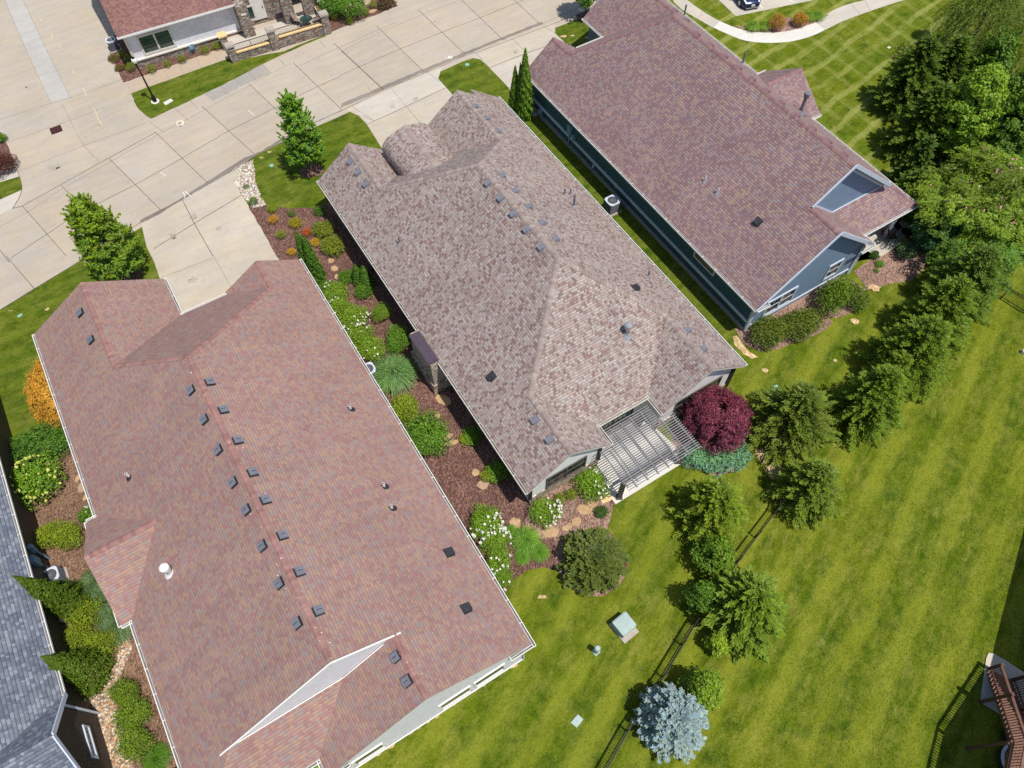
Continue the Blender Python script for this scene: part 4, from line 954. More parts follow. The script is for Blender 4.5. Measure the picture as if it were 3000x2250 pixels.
for i in range(46):
    u = rs.uniform(-27, -6.2); v = (vr if u < -8.9 else rg) + rs.gauss(0, .28); z = HLf.roofz(u, v)
    if z is None: continue
    c = HLf.W(u, v, z + .012); r = rs.uniform(.012, .035)
    m.face([c + Vector((r * math.cos(t), r * rs.uniform(.5, 1) * math.sin(t), 0.01)) for t in (0, 1.2, 2.4, 3.6, 4.9)])
m.build('droppings', M['white'], HLf.roof)

# ============ right house: plum roof, teal siding
HRt = House('house', 'plum-shingled house at the upper right with dark teal siding along its long wall', FR, (-29, 34))
E_, s_ = 3.05, 0.8
v0, v1 = 26.88, 42.15; vr = (v0 + v1) / 2; hz = E_ + s_ * (v1 - v0) / 2
R1 = (-35.0, vr, hz); RE = (-17.55, vr, hz)
uL, uW, uh = -42.4, -45.7, -42.7
ga = 32.1; gl = (v0 + ga) / 2; zgl = E_ + s_ * (ga - v0) / 2; gb = 34.75; gr = (gb + v1) / 2; zgr = E_ + s_ * (v1 - gb) / 2
kf = (hz - E_) / (R1[0] - uh)
HLp = (R1[0] - (hz - zgl) / kf, gl, zgl); HRp = (R1[0] - (hz - zgr) / kf, gr, zgr)
rv, zrv = 31.95, E_ + s_ * (31.95 - v0); rgr = 37.02; ur = -15.1; uW2 = -18.0
ush, zsh = -16.1, 4.42; vSr = rv + (zrv - zsh) / s_; vSx = v1 - (zsh - E_) / s_
c0, c1_, cm, cv, cz = -32.4, -26.4, -29.4, 43.05, 5.15
vin = v1 - (cz - E_) / s_
polysR = [
    [(uL, v0, E_), (uL, gl, zgl), HLp, R1, RE, (-17.55, rv, zrv), (ur, rv, zrv), (ur, v0, E_)],
    [(uW, v1, E_), (c0, v1, E_), (cm, vin, cz), (c1_, v1, E_), (ush, v1, E_), (-18.0, vSx, zsh), (-18.0, vSx - .4, zsh + .4 * s_), (-17.55, vSx - .4, zsh + .4 * s_), RE, R1, HRp, (uW, gr, zgr)],
    [HLp, (uh, ga, E_), (uh, gb, E_), HRp, R1],
    [(uL, gl, zgl), (uL, ga, E_), (uh, ga, E_), HLp],
    [(uW, gr, zgr), HRp, (uh, gb, E_), (uW, gb, E_)],
    [(-18.0, rv, zrv), (ur, rv, zrv), (ur, rgr, E_), (ush, rgr, E_), (-18.0, vSr, zsh)],
    [(-18.0, vSr, zsh), (ush, rgr, E_), (ush, v1, E_), (-18.0, vSx, zsh)],
    [(c0, v1, E_), (c0, cv, E_), (cm, cv, cz), (cm, vin, cz)],
    [(c1_, v1, E_), (cm, vin, cz), (cm, cv, cz), (c1_, cv, E_)],
]
HRt.make_roof(polysR, M['shingle_plum'], M['bluewhite'], M['white'])
tones_p = [srgb(*t)[:3] for t in ((138, 106, 106), (132, 99, 101), (144, 112, 110))]
HRt.caps([[(uL + .05, gl, zgl), HLp, R1, (-17.6, vr, hz)], [(uW + .05, gr, zgr), HRp, R1], [(-17.6, rv, zrv), (ur - .05, rv, zrv)], [(cm, cv - .05, cz), (cm, vin, cz)], [(-18.0, vSx, zsh), (ush, v1, E_)]], tones_p)
HRt.walls([([(uL + .4, v0 + .4), (uL + .4, ga - .4), (uh + .4, ga - .4), (uh + .4, gb + .4), (uW + .4, gb + .4), (uW + .4, v1 - .4), (c0 + .4, v1 - .4), (c0 + .4, cv - .3), (c1_ - .4, cv - .3), (c1_ - .4, v1 - .4), (-18.3, v1 - .4)], False), ([(ur - .45, v0 + .4), (uL + .4, v0 + .4)], False)], M['sid_teal'])
HRt.walls([([(-18.3, v1 - .4), (-18.3, rgr - .4), (ur - .45, rgr - .4)], False)], M['sid_blue'], top=2.86, name='patio_wall')
HRt.walls([([(ur - .45, rgr - .4), (ur - .45, v0 + .4)], False)], M['sid_blue'])
m = MB(); n = 30; va_, vb_ = rv + .05, vSx - .25
def botR(v): return max(zrv - s_ * (v - rv), zsh) if v < vSr else zsh
def topR(v): return min(hz, E_ + s_ * (v - v0)) if v < vr else hz - s_ * (v - vr)
for i in range(n):
    a, b = va_ + (vb_ - va_) * i / n, va_ + (vb_ - va_) * (i + 1) / n
    m.face([HRt.W(-18.0, a, botR(a) - .1), HRt.W(-18.0, b, botR(b) - .1), HRt.W(-18.0, b, topR(b) - .12), HRt.W(-18.0, a, topR(a) - .12)])
gw = m.build('gable_wall', M['sid_blue'], HRt.e)
m = MB()
m.bar(HRt.W(-17.53, vr, hz + .02), HRt.W(-17.53, rv, zrv + .02), .07, .2); m.bar(HRt.W(-17.53, vr, hz + .02), HRt.W(-17.53, vSx - .4, zsh + .4 * s_ + .02), .09, .24)
m.bar(HRt.W(-17.95, rv + .2, zrv - .1), HRt.W(-17.95, vSr, zsh + .06), .06, .1); m.bar(HRt.W(-17.95, vSr, zsh + .06), HRt.W(-17.95, vSx - .3, zsh + .06), .06, .1)
m.bar(HRt.W(-17.96, vr, hz - .45), HRt.W(-17.96, rv + .3, zrv - .2), .05, .14); m.bar(HRt.W(-17.96, vr, hz - .45), HRt.W(-17.96, vSx - .6, zsh + .05), .05, .16)
m.build('rake_board', M['bluewhite'], gw)
m = MB()
m.bar(HRt.W(ur + .03, rv, zrv + .02), HRt.W(ur + .03, rgr - 1.2, E_ + 1.2 * s_ + .02), .09, .26); m.bar(HRt.W(ur + .03, rv, zrv), HRt.W(ur + .03, v0, E_ - .02), .07, .2); m.build('rake_board', M['bluewhite'], HRt.e)
HRt.trim([((ur - .4, v0 + .4, 0), (ur - .4, v0 + .4, 2.85), .2, .2), ((ur - .4, rgr - .4, 0), (ur - .4, rgr - .4, 2.85), .2, .2)], M['bluewhite'])
HRt.trim([((uL + .4, v0 + .34, 1.0), (ur - .5, v0 + .34, 1.0), .1, .2), ((ur - .42, v0 + .5, .45), (ur - .42, rgr - .5, .45), .06, .12)], M['bluewhite'], name='band_board')
m = MB(); m.bar(HRt.W(uL + .38, v0 + .34, .12), HRt.W(ur - .4, v0 + .34, .12), .14, .24); m.build('foundation', M['greycon'], HRt.e)
HRt.window((ur - .45, 28.5), (ur - .45, 31.1), .62, 2.25, (1, 0), M['bluewhite'], 2, 2, fw=.13); HRt.window((ur - .45, 33.75), (ur - .45, 35.05), .95, 2.5, (1, 0), M['bluewhite'], 1, 2, fw=.13)
HRt.window((-19.3, v0 + .4), (-21.4, v0 + .4), 1.75, 2.5, (0, -1), M['cream'])
HRt.gutter((uL, v0), (ur, v0), (0, -1), E_ - .06); HRt.gutter((uW, v1), (c0, v1), (0, 1), E_ - .06); HRt.gutter((c1_, v1), (ush, v1), (0, 1), E_ - .06); HRt.gutter((ush, rgr), (ush, v1), (1, 0), E_ - .06)
HRt.gutter((uh, ga), (uh, gb), (-1, 0), E_ - .06); HRt.gutter((uW, gb), (uh, gb), (0, -1), E_ - .065); HRt.gutter((ush, rgr), (ur, rgr), (0, 1), E_ - .065); HRt.gutter((ur, rgr), (ur, rgr - 1.2), (1, 0), E_ - .06)
HRt.gutter((ur, v0), (ur, v0 + 1.0), (1, 0), E_ - .06); HRt.gutter((c0, v1), (c0, cv), (-1, 0), E_ - .065); HRt.gutter((c1_, v1), (c1_, cv), (1, 0), E_ - .065)
for q in ((80, 200), (165, 275), (250, 350), (340, 425), (430, 500), (522, 575), (620, 655), (718, 737), (825, 825), (925, 910), (1030, 995)):
    u, v = FR.uv(P(*c3(*q), hz)); HRt.roof_item(V_['plum'], u - .1, vr + .5)
for q in ((2105, 25), (2185, 85)):
    u, v = FR.uv(P(*c2(*q), 6.5)); HRt.roof_item(V_['plum'], u, gr + .5) if u > uW else None
HRt.roof_item(V_['black'], *solve_on_roof(HRt, *c3(487, 1437)), label='black roof vent'); HRt.roof_item(V_['grey'], *solve_on_roof(HRt, *c3(775, 748)))
for q in ((145, 1172), (225, 1250)): HRt.roof_item(V_['pipe_w'], *solve_on_roof(HRt, *c3(*q)), upright=True)
HRt.roof_item(V_['flue_d'], -26.9, 41.2, upright=True); HRt.roof_item(V_['pipe_tall'], -32.9, 40.6, upright=True); HRt.roof_item(V_['pipe_tall'], -40.4, 41.0, upright=True)
# meters on the long teal wall
m = MB()
def wallbox(h, u, v, z, w, d, hh, mi=0): m.box(h.W(u, v, z), (w, d, hh), RF, mi)
mu = FR.uv(P(*c2(1450, 965)))[0]
wallbox(HRt, mu, v0 + .28, 1.75, .42, .22, .75); m.cyl(HRt.W(mu, v0 + .14, 1.85), HRt.W(mu, v0 + .2, 1.85), .13, .13); wallbox(HRt, mu + .5, v0 + .3, 1.35, .3, .2, .42)
m.cyl(HRt.W(mu, v0 + .27, 0), HRt.W(mu, v0 + .27, 1.4), .055); m.cyl(HRt.W(mu + .5, v0 + .27, 0), HRt.W(mu + .5, v0 + .27, 1.2), .03)
m.build('electric_meter', M['util_blue'], HRt.e)
m = MB(); gu = FR.uv(P(*c2(1275, 780)))[0]; wallbox(HRt, gu, v0 + .15, .75, .32, .25, .3); m.cyl(HRt.W(gu - .25, v0 + .2, 0), HRt.W(gu - .25, v0 + .2, .9), .04); m.cyl(HRt.W(gu + .2, v0 + .2, 0), HRt.W(gu + .2, v0 + .2, .7), .04); m.build('gas_meter', M['util_blue'], HRt.e)
m = MB(); wallbox(HRt, FR.uv(P(*c2(1640, 1110)))[0], v0 + .33, .6, .16, .1, .24); m.build('outlet_box', M['bluewhite'], HRt.e); m = MB(); wallbox(HRt, FR.uv(P(*c2(1785, 1260)))[0] + .0, v0 + .33, 1.0, .2, .1, .34); m.build('outlet_box', M['bluewhite'], HRt.e)
# posts of the covered rear patio
m = MB()
for v in (38.6, 41.2): m.bar(HRt.W(-16.5, v, 0), HRt.W(-16.5, v, 2.85), .22, .22)
m.build('porch_post', M['bluewhite'], HRt.e)
sheet('patio', [HRt.W(u, v) for u, v in ((-18.3, 36.7), (-16.3, 36.7), (-16.2, 39.2), (-15.3, 39.6), (-15.38, 41.5), (-15.95, 43.7), (-17.4, 43.4), (-18.3, 43.0))], 0.013, M['paleslab'])

# ============ house across the street: brown roof, pale siding, stone porch
FT = Frame(26.3, (-31.65, 55.82))
HT = House('house', 'pale sided house across the street with brown roof and mixed stone porch', FT, (7, 3))
E_, s_ = 3.3, 0.6; y0, x0, x1 = -.5, -.5, 9.35
polysT = [[(x0, y0, E_), (24, y0, E_), (24, 8, E_ + 8.5 * s_), (x0, 8, E_ + 8.5 * s_)], [(x0, 8, E_ + 8.5 * s_), (24, 8, E_ + 8.5 * s_), (24, 16.5, E_), (x0, 16.5, E_)]]
polysT = [[(x0, y0, E_), (x1, y0, E_), (x1, 8, E_ + 8.5 * s_), (x0, 8, E_ + 8.5 * s_)], [(x0, 8, E_ + 8.5 * s_), (x1, 8, E_ + 8.5 * s_), (x1, 16.5, E_), (x0, 16.5, E_)],
          [(x1, 1.6, E_ + 2.1 * s_), (24, 1.6, E_ + 2.1 * s_), (24, 8, E_ + 8.5 * s_), (x1, 8, E_ + 8.5 * s_)], [(x1, 8, E_ + 8.5 * s_), (24, 8, E_ + 8.5 * s_), (24, 16.5, E_), (x1, 16.5, E_)]]
HT.make_roof(polysT, M['shingle_brown'], M['white'], M['white'])
HT.walls([([(x1 + .2, 0), (0, 0), (0, 16), (24, 16), (24, 2.2), (x1 + .2, 2.2)], True)], M['sid_lilac'], 0.75)
HT.gutter((x0, y0), (x1, y0), (0, -1), E_ - .06)
m = MB(); RT = Matrix(((FT.U.x, FT.V.x, 0), (FT.U.y, FT.V.y, 0), (0, 0, 1)))
tb = lambda x, y, z, a, b, c, mi=0: m.box(HT.W(x, y, z), (a, b, c), RT, mi)
tb(x1 / 2 - .02, -.06, .35, x1 + .1, .12, .7); tb(-.06, 8, .35, .12, 16, .7); m.build('stone_skirt', M['stone'], HT.e)
m = MB(); tb(x1 / 2 - .02, -.1, .75, x1 + .15, .2, .1); tb(-.1, 8, .751, .2, 16, .098); m.build('water_table', M['cream'], HT.e)
HT.trim([((-.03, -.03, .8), (-.03, -.03, 3.1), .16, .16), ((x1 - .2, -.04, .8), (x1 - .2, -.04, 3.1), .14, .06)], M['cream'])
HT.trim([((-.2, -.03, 3.0), (x1, -.03, 3.0), .05, .2)], M['cream'], name='frieze_board')
def twin(x, w, z0, z1, cols):
    HT.window((x, 0), (x + w, 0), z0, z1, (0, -1), M['cream'], cols, 3, M['glass_green'], .13)
def tx(px, z): 
    return FT.uv(P(*px, z))[0]
xa, xb = tx(c1(955, 375), 1.0), tx(c1(1142, 315), 1.0); twin(xa - .12, xb - xa + .25, .95, 2.65, 2)
xa, xb = tx(c1(1580, 143), 1.4), tx(c1(1658, 118), 1.4); twin(xa, xb - xa + .1, 1.2, 2.55, 1)
# columns, porch walls, floor, rails
m = MB(); tb(9.75, -.55, 1.65, .95, 1.0, 3.3); tb(13.6, -.35, 1.65, .95, 1.0, 3.3); tb(11.7, 1.3, 1.65, 4.6, .3, 3.3); tb(16.5, -.2, 1.6, 3.0, .5, 3.2); m.build('stone_column', M['stone'], HT.e)
m = MB(); tb(11.35, 1.12, 1.5, 1.15, .1, 2.1); d_ = m.build('door', M['white'], HT.e); m = MB(); tb(11.75, 1.05, 1.5, .08, .06, .12); m.build('handle', M['dark'], d_)
m = MB(); tb(10.9, 1.1, 1.25, .001 + .25, .08, .4) if False else None; tb(11.9, -1.45, .22, 9.2, 2.7, .44); m.build('porch_floor', M['paleslab'], HT.e)
pl = FT.uv(P(*z2(445, 655))); pr = FT.uv(P(*z2(1515, 352)))
yw = -2.95; xl, xr = pl[0] - .05, pr[0]; xm = FT.uv(P(*z2(925, 545)))[0]
m = MB(); tb((xl + xr) / 2, yw, .36, xr - xl, .35, .72); tb(xm + (xr - xm) / 2, yw, .83, xr - xm, .34, .24)
for x, h in ((xl + .25, 1.45), (xm, 1.75), (xr - .3, 1.75)): tb(x, yw, h / 2, .62, .62, h)
tb(xl + .1, -.85, .6, .62, .62, 1.2); tb(xr - .2, -1.5, .5, .32, 2.3, 1.0)
pw = m.build('porch_wall', M['stone'], HT.e)
m = MB()
for x, h in ((xl + .25, 1.45), (xm, 1.75), (xr - .3, 1.75)): tb(x, yw, h + .06, .76, .76, .12); tb(x, yw, h + .15, .6, .6, .07)
m.build('pier_cap', M['greycap'], pw)
m = MB(); tb(xl + .1, -.85, 1.26, .76, .76, .12); tb((xl + xm) / 2 + .1, yw, .77, xm - xl - 1.0, .46, .1); tb((xm + xr) / 2, yw, 1.0, xr - xm - 1.1, .46, .1); tb(xr - .2, -1.5, 1.05, .44, 2.2, .1); m.build('coping', M['sandcap'], pw)
def rail(xa, xb, z0, z1):
    m = MB(); m.bar(HT.W(xa, yw, z1), HT.W(xb, yw, z1), .04, .04); m.bar(HT.W(xa, yw, z0), HT.W(xb, yw, z0), .035, .035)
    n = int((xb - xa) / .13)
    for i in range(n + 1): x = xa + (xb - xa) * i / n; m.bar(HT.W(x, yw, z0), HT.W(x, yw, z1), .018 if i != n // 2 else .05, .018 if i != n // 2 else .05, up=(1, 0, 0))
    m.build('railing', M['black'], pw)
rail(xl + .55, xm - .32, .9, 1.45); rail(xm + .32, xr - .62, 1.12, 1.68)
m = MB(); tb(tx(c1(1245, 320), .4), -.3, .62, .3, .22, .26); tb(tx(c1(1245, 320), .4) + .24, -.3, .4, .07, .07, .8); tb(tx(c1(1245, 320), .4) - .22, -.25, .3, .06, .06, .6); tb(tx(c1(1245, 320), .4) + .1, -.3, .85, .34, .06, .06); m.build('gas_meter', M['util_blue'], HT.e)
m = MB(); tb(9.75, -1.06, 2.55, .42, .03, .16); m.build('number_plate', M['white'], HT.e)
m = MB()
for i in range(10): m.bar(HT.W(xr - .2, -.5 - .2 * i, 1.15), HT.W(xr - .2, -.5 - .2 * i, 1.9), .02, .02, up=(1, 0, 0))
m.bar(HT.W(xr - .2, -.3, 1.9), HT.W(xr - .2, -2.5, 1.9), .04, .04); m.build('railing', M['black'], pw)
HT.roof_item(V_['black'], 3.2, 6.9)

# ============ slate roofed house at the lower left corner
HG = House('house', 'slate-grey roofed house with dark brown siding at the bottom left corner', FR, (-22, -18))
E_, s_ = 3.5, 0.55; v1 = -15.72; g0, g1, gm, gz = -15.15, -10.75, -12.95, 5.55; vin = v1 - (gz - E_) / s_; vr = -23.5; hz = E_ + s_ * (v1 - vr)
polysG = [[(-36, v1, E_), (-36, vr, hz), (-3, vr, hz), (-3, v1, E_), (g1, v1, E_), (gm, vin, gz), (g0, v1, E_)],
          [(-36, vr, hz), (-36, -31.3, E_), (-3, -31.3, E_), (-3, vr, hz)],
          [(g0, v1, E_), (gm, vin, gz), (gm, v1 + .12, gz), (g0, v1 + .12, E_)], [(g1, v1, E_), (g1, v1 + .12, E_), (gm, v1 + .12, gz), (gm, vin, gz)]]
HG.make_roof(polysG, M['shingle_slate'], M['bluewhite'], M['white'])
HG.walls([([(-35.6, v1 - .35), (-35.6, -31), (-3.4, -31), (-3.4, v1 - .35)], True)], M['sid_brown'])
HG.walls([([(g0 + .3, v1 - .36), (g0 + .3, v1 - .2), (g1 - .3, v1 - .2), (g1 - .3, v1 - .36)], False)], M['sid_brown'], name='bay_wall')
HG.trim([((g0 + .3, v1 - .18, 0), (g0 + .3, v1 - .18, 3.3), .16, .1), ((g1 - .3, v1 - .18, 0), (g1 - .3, v1 - .18, 3.3), .16, .1)], M['bluewhite'])
HG.gutter((-36, v1), (g0 - .05, v1), (0, 1), E_ - .06); HG.gutter((g1, v1), (-3, v1), (0, 1), E_ - .06)
HG.trim([((g0 - .05, v1 + .16, E_ - .03), (gm, v1 + .16, gz + .01), .06, .24), ((gm, v1 + .16, gz + .01), (g1 + .05, v1 + .16, E_ - .03), .06, .24)], M['bluewhite'], name='rake_board')
HG.window((-12.35, v1 - .2), (-14.0, v1 - .2), 1.35, 1.95, (0, 1), M['bluewhite'], fw=.1)
m = MB()
for px, z, w, hh in ((c7(185, 235), 1.9, .25, .3), (c7(195, 262), 1.6, .22, .3), (c7(205, 330), 1.8, .5, .7)):
    u = FR.uv(P(*px, z))[0]; wallbox(HG, u, v1 - .24, z, w, .2, hh); m.cyl(HG.W(u, v1 - .26, 0), HG.W(u, v1 - .26, z), .035)
m.build('electric_meter', M['util_blue'], HG.e)
m = MB(); wallbox(HG, FR.uv(P(*c7(345, 730), .6))[0], v1 - .3, .6, .2, .1, .3); m.build('outlet_box', M['bluewhite'], HG.e)
for o in HIDE:
    bpy.data.objects.remove(o, do_unlink=True)
# ------------------------------------------------------------------ built objects in the yards
# pergola behind the middle house
pe = thing('pergola', 'grey metal slatted pergola over the rear patio of the middle house', 'pergola', FR.W(-11.5, 15.5))
m = MB(); zr = 2.62
for i in range(27):
    f = i / 26; v = 13.35 + (18.15 - 13.35) * f
    pass
NS = 26
for i in range(NS):
    u = -13.45 + (-9.75 + 13.45) * i / (NS - 1)
    va = 13.95 if u < -12.45 else 13.1
    vb = 17.3 if u < -12.45 else 18.2
    m.bar(FR.W(u, va, zr), FR.W(u, vb, zr), .046, .045)
m.build('slat', M['steel_slat'], pe)
for k in range(7):
    v = 13.75 + 4.3 * k / 6 if k else 13.7
    ua = -13.4 if 14.0 < v < 17.2 else -12.3
    m = MB(); m.bar(FR.W(ua, v, zr - .13), FR.W(-9.7, v, zr - .13), .05, .15); m.build('rafter', M['steel_slat'], pe)
for u in (-10.35, -13.3):
    m = MB(); m.bar(FR.W(u, 13.1 if u > -12 else 14.0, zr - .31), FR.W(u, 18.0 if u > -12 else 17.2, zr - .31), .12, .2); m.build('beam', M['post_brown'], pe)
for v in (13.3, 17.6):
    m = MB(); m.bar(FR.W(-10.35, v, .1), FR.W(-10.35, v, zr - .41), .24, .24); m.bar(FR.W(-10.35, v, .1), FR.W(-10.35, v, .22), .34, .34); m.build('post', M['post_brown'], pe)
sheet('patio', [FR.W(u, v) for u, v in ((-14, 13.3), (-12.7, 13.35), (-12.6, 12.95), (-10.14, 12.9), (-10.15, 17.65), (-10.3, 18.3), (-12.7, 17.9), (-14, 17.9))], 0.03, M['newcon'])
m = MB()
for a, b in (((-10.14, 12.9), (-10.15, 17.65)), ((-12.6, 12.95), (-10.14, 12.9))): m.bar(FR.W(*a, -.02), FR.W(*b, -.02), .04, .092)
eg = m.build('patio_edge', M['paleslab']); eg['kind'] = 'structure'
# small dark pergola beside the left house
pe2 = thing('pergola', 'small dark slatted pergola against the left house at the bottom edge', 'pergola', FR.W(-8.5, -12.9))
pu = [FR.uv(P(*c7(*q), 2.3)) for q in ((870, 1600), (1110, 1450))]
m = MB()
for i in range(16):
    u = -9.55 + i * .2; m.bar(FR.W(u, -13.9, 2.3), FR.W(u, -12.35, 2.3), .05, .1)
m.build('slat', M['steel_slat'], pe2)
for v in (-13.6, -12.7):
    m = MB(); m.bar(FR.W(-9.5, v, 2.18), FR.W(-6.3, v, 2.18), .08, .14); m.build('beam', M['steel_slat'], pe2)
for u in (-9.3, -6.5):
    for v in (-13.6, -12.7):
        m = MB(); m.bar(FR.W(u, v, 0), FR.W(u, v, 2.1), .1, .1); m.build('post', M['steel_slat'], pe2)

# street lamp
lp = P(*c1(1008, 660)); la = thing('street_lamp', 'black post lamp with globe on the verge by the corner', 'street lamp', lp)
m = MB(); m.cyl(lp, lp + Vector((0, 0, .07)), .34, .34, 20); m.build('footing', M['newcon'], la)
m = MB(); m.lathe(lp, [(.16, .07), (.16, .5), (.1, .62), (.075, .9), (.06, 3.4), (.05, 3.45), (.11, 3.55), (.12, 3.62)], 14); m.build('pole', M['black'], la)
m = MB(); m.lathe(lp, [(.1, 3.62), (.2, 3.75), (.225, 3.88), (.19, 4.02), (.001, 4.1)], 16); m.build('globe', M['lampglass'], la, smooth=True)
m = MB(); m.lathe(lp, [(.12, 4.05), (.12, 4.08), (.03, 4.2), (.001, 4.28)], 12); m.build('finial', M['black'], la)

# utility box with lid on the back lawn
q = gx(c8, (1735, 730), (1838, 858), (1928, 775), (1820, 655)); cc = sum(q, Vector()) / 4
tr = thing('transformer_box', 'big pale green transformer box on its pad on the back lawn', 'utility box', cc)
ax = (q[1] - q[0]).normalized(); ay = (q[2] - q[1]).normalized(); la_, lb_ = (q[1] - q[0]).length, (q[2] - q[1]).length
RQ = Matrix((ax, Vector((-ax.y, ax.x, 0)), Vector((0, 0, 1)))).transposed(); sg = 1 if Vector((-ax.y, ax.x, 0)).dot(ay) > 0 else -1
def tq(a, b, z): return cc + ax * a + Vector((-ax.y, ax.x, 0)) * (b * sg) + Vector((0, 0, z))
m = MB(); m.box(tq(0, 0, .05), (la_, lb_, .1), RQ); m.build('pad', M['greycap'], tr)
m = MB(); m.box(tq(-.1, 0, .42), (la_ * .72, lb_ * .86, .64), RQ); m.box(tq(-.1, 0, .38), (la_ * .74, lb_ * .88, .03), RQ); m.build('cabinet', M['util_green'], tr)
m = MB(); m.box(tq(-.27, 0, .77), (la_ * .37, lb_ * .92, .07), RQ); m.box(tq(.09, 0, .765), (la_ * .36, lb_ * .92, .06), RQ); m.box(tq(.27, 0, .60), (.03, .12, .1), RQ, 1); m.build('lid', [M['util_green'], M['dark']], tr)
b = P(*c8(1650, 905)); pd = thing('utility_pedestal', 'short round pale green cable pedestal beside the transformer box', 'pedestal', b)
m = MB(); m.box(b + Vector((0, 0, .03)), (.34, .34, .06), RQ); m.build('base', M['util_green'], pd)
m = MB(); m.lathe(b, [(.14, .06), (.14, .72), (.155, .72), (.155, .95), (.1, 1.02), (.001, 1.03)], 18); m.build('cover', M['util_green'], pd)
def lid(name, label, pts, mat, h=.05, cat='lid'):
    m = MB(); q = [p + Vector((0, 0, h)) for p in pts]; c = sum(q, Vector()) / len(q); n = len(q)
    i_ = [c + (p - c) * .86 + Vector((0, 0, .008)) for p in q]
    for k in range(n):
        m.face([pts[k], pts[(k + 1) % n], q[(k + 1) % n], q[k]]); m.face([q[k], q[(k + 1) % n], i_[(k + 1) % n], i_[k]])
    m.face(i_); kn = c + Vector((0, 0, .02)); m.box(kn, (.06, .06, .03))
    o = m.build(name, mat, loc=tuple(sum(pts, Vector()) / n)); tag(o, label, cat); return o
lid('valve_box_lid', 'flat pale grey valve lid in the lawn below the transformer box', gx(c8, (1485, 1365), (1525, 1398), (1568, 1345), (1532, 1310)), M['util_green'])
lid('valve_box_lid', 'green valve lid nearest the purple maple, lower of two', gx(c6, (525, 890), (550, 920), (588, 890), (555, 868)), M['lid_green'], .09)
lid('valve_box_lid', 'green valve lid, upper of two above the sparse conifer', gx(c6, (573, 855), (595, 877), (635, 858), (605, 835)), M['lid_green'], .07)
lid('valve_box_lid', 'white oblong utility lid on the verge beside the lamp post', gx(c1, (1058, 668), (1075, 684), (1125, 655), (1108, 641)), M['newcon'], .05)
def roundlid(label, px, r, mat):
    c = P(*px); m = MB(); m.lathe(c, [(r, 0), (r, .035), (r * .85, .045), (r * .8, .035), (.001, .04)], 18); o = m.build('ground_cap', mat, loc=tuple(c)); tag(o, label, 'lid')
roundlid('round green cap in the lawn beside the slender street maple', c1(1760, 1073), .17, M['lid_green'])
roundlid('round green cap in the lawn tongue between two driveways', c2(816, 420), .19, M['lid_green'])
lid('valve_box_lid', 'small green lid in the lawn at the left picture edge', gx(c4, (112, 392), (122, 401), (150, 383), (138, 374)), M['lid_green'])
lid('valve_box_lid', 'small pale lid on the crosscut lawn near the willow', gx(c3, (1322, 312), (1336, 318), (1350, 308), (1334, 302)), M['newcon'])
m = MB(); c = P(2998, 1034); m.lathe(c, [(.18, 0), (.18, .25), (.1, .32), (.001, .33)], 14); tag(m.build('ground_cap', M['pipe_white'], loc=tuple(c)), 'white capped pipe on the big lawn at the right picture edge', 'pipe')

# air conditioners
def aircon(label, c, z0=0, w=.86, h=.86, ang=30.8, dark=False):
    t = thing('air_conditioner', label, 'air conditioner', c, 'air conditioners beside the houses')
    a = rad(ang); R = Matrix(((math.cos(a), -math.sin(a), 0), (math.sin(a), math.cos(a), 0), (0, 0, 1))); c = Vector(c)
    m = MB(); m.box(c + Vector((0, 0, .04)), (w + .2, w + .2, .08), R); m.build('pad', M['greycap'], t)
    m = MB(); m.box(c + Vector((0, 0, .08 + h / 2)), (w * .95, w * .95, h - .06), R)
    for k in range(9): m.box(c + Vector((0, 0, .16 + (h - .2) * k / 8)), (w * .985, w * .985, .03), R, 1)
    m.build('casing', [M['dark'], M['vent_grey']], t)
    m = MB(); zt = .08 + h; n = 28; o = c + Vector((0, 0, zt))
    for i in range(n):
        t0, t1 = 2 * math.pi * i / n, 2 * math.pi * (i + 1) / n
        def sq(t):
            x, y = math.cos(t), math.sin(t); k = (abs(x) ** 5 + abs(y) ** 5) ** .2; return R @ Vector((x / k * w / 2, y / k * w / 2, 0))
        def ci(t, r): return R @ Vector((math.cos(t) * r, math.sin(t) * r, 0))
        m.face([o + ci(t0, w * .40), o + ci(t1, w * .40), o + sq(t1), o + sq(t0)]); m.face([o + sq(t0), o + sq(t1), o + sq(t1) - Vector((0, 0, .1)), o + sq(t0) - Vector((0, 0, .1))])
        m.face([o + ci(t0, w * .40), o + ci(t1, w * .40), o + ci(t1, w * .39) - Vector((0, 0, .14)), o + ci(t0, w * .39) - Vector((0, 0, .14))])
    m.build('top_ring', M['bluewhite'] if not dark else M['ac_grey'], t)
    m = MB()
    for k in range(5):
        t0 = 2 * math.pi * k / 5; p = [(.08, 0), (w * .36, -.15), (w * .36, .35), (.1, .5)]
        m.face([o + R @ Vector((r * math.cos(t0 + b), r * math.sin(t0 + b), -.13 + .05 * (b > .2))) for r, b in p])
    m.cyl(o - Vector((0, 0, .16)), o - Vector((0, 0, .05)), .09, .09, 12); m.build('fan', M['vent_grey'], t)
    m = MB()
    for k in range(1, 6): ring(m, o, w * .4 * k / 6 - .006, w * .4 * k / 6 + .006, -.02, 24)
    for k in range(6): a2 = math.pi * k / 6; dv = R @ Vector((math.cos(a2), math.sin(a2), 0)) * w * .4; m.bar(o - dv - Vector((0, 0, .02)), o + dv - Vector((0, 0, .02)), .012, .008)
    m.build('grille', M['galv'], t); return t
aircon('black air conditioner with silver fan top beside the long teal wall', P(*c2(1748, 1362)), w=.95, h=.95)
aircon('air conditioner with pale fan top behind the tall cone at lower left', P(*c7(385, 440)))
aircon('pale air conditioner half hidden under the left house eaves by pampas', P(*c5(190, 780)))
aircon('dark air conditioner at the corner of the pale sided house', P(*c1(748, 318)), w=.8, h=.85)

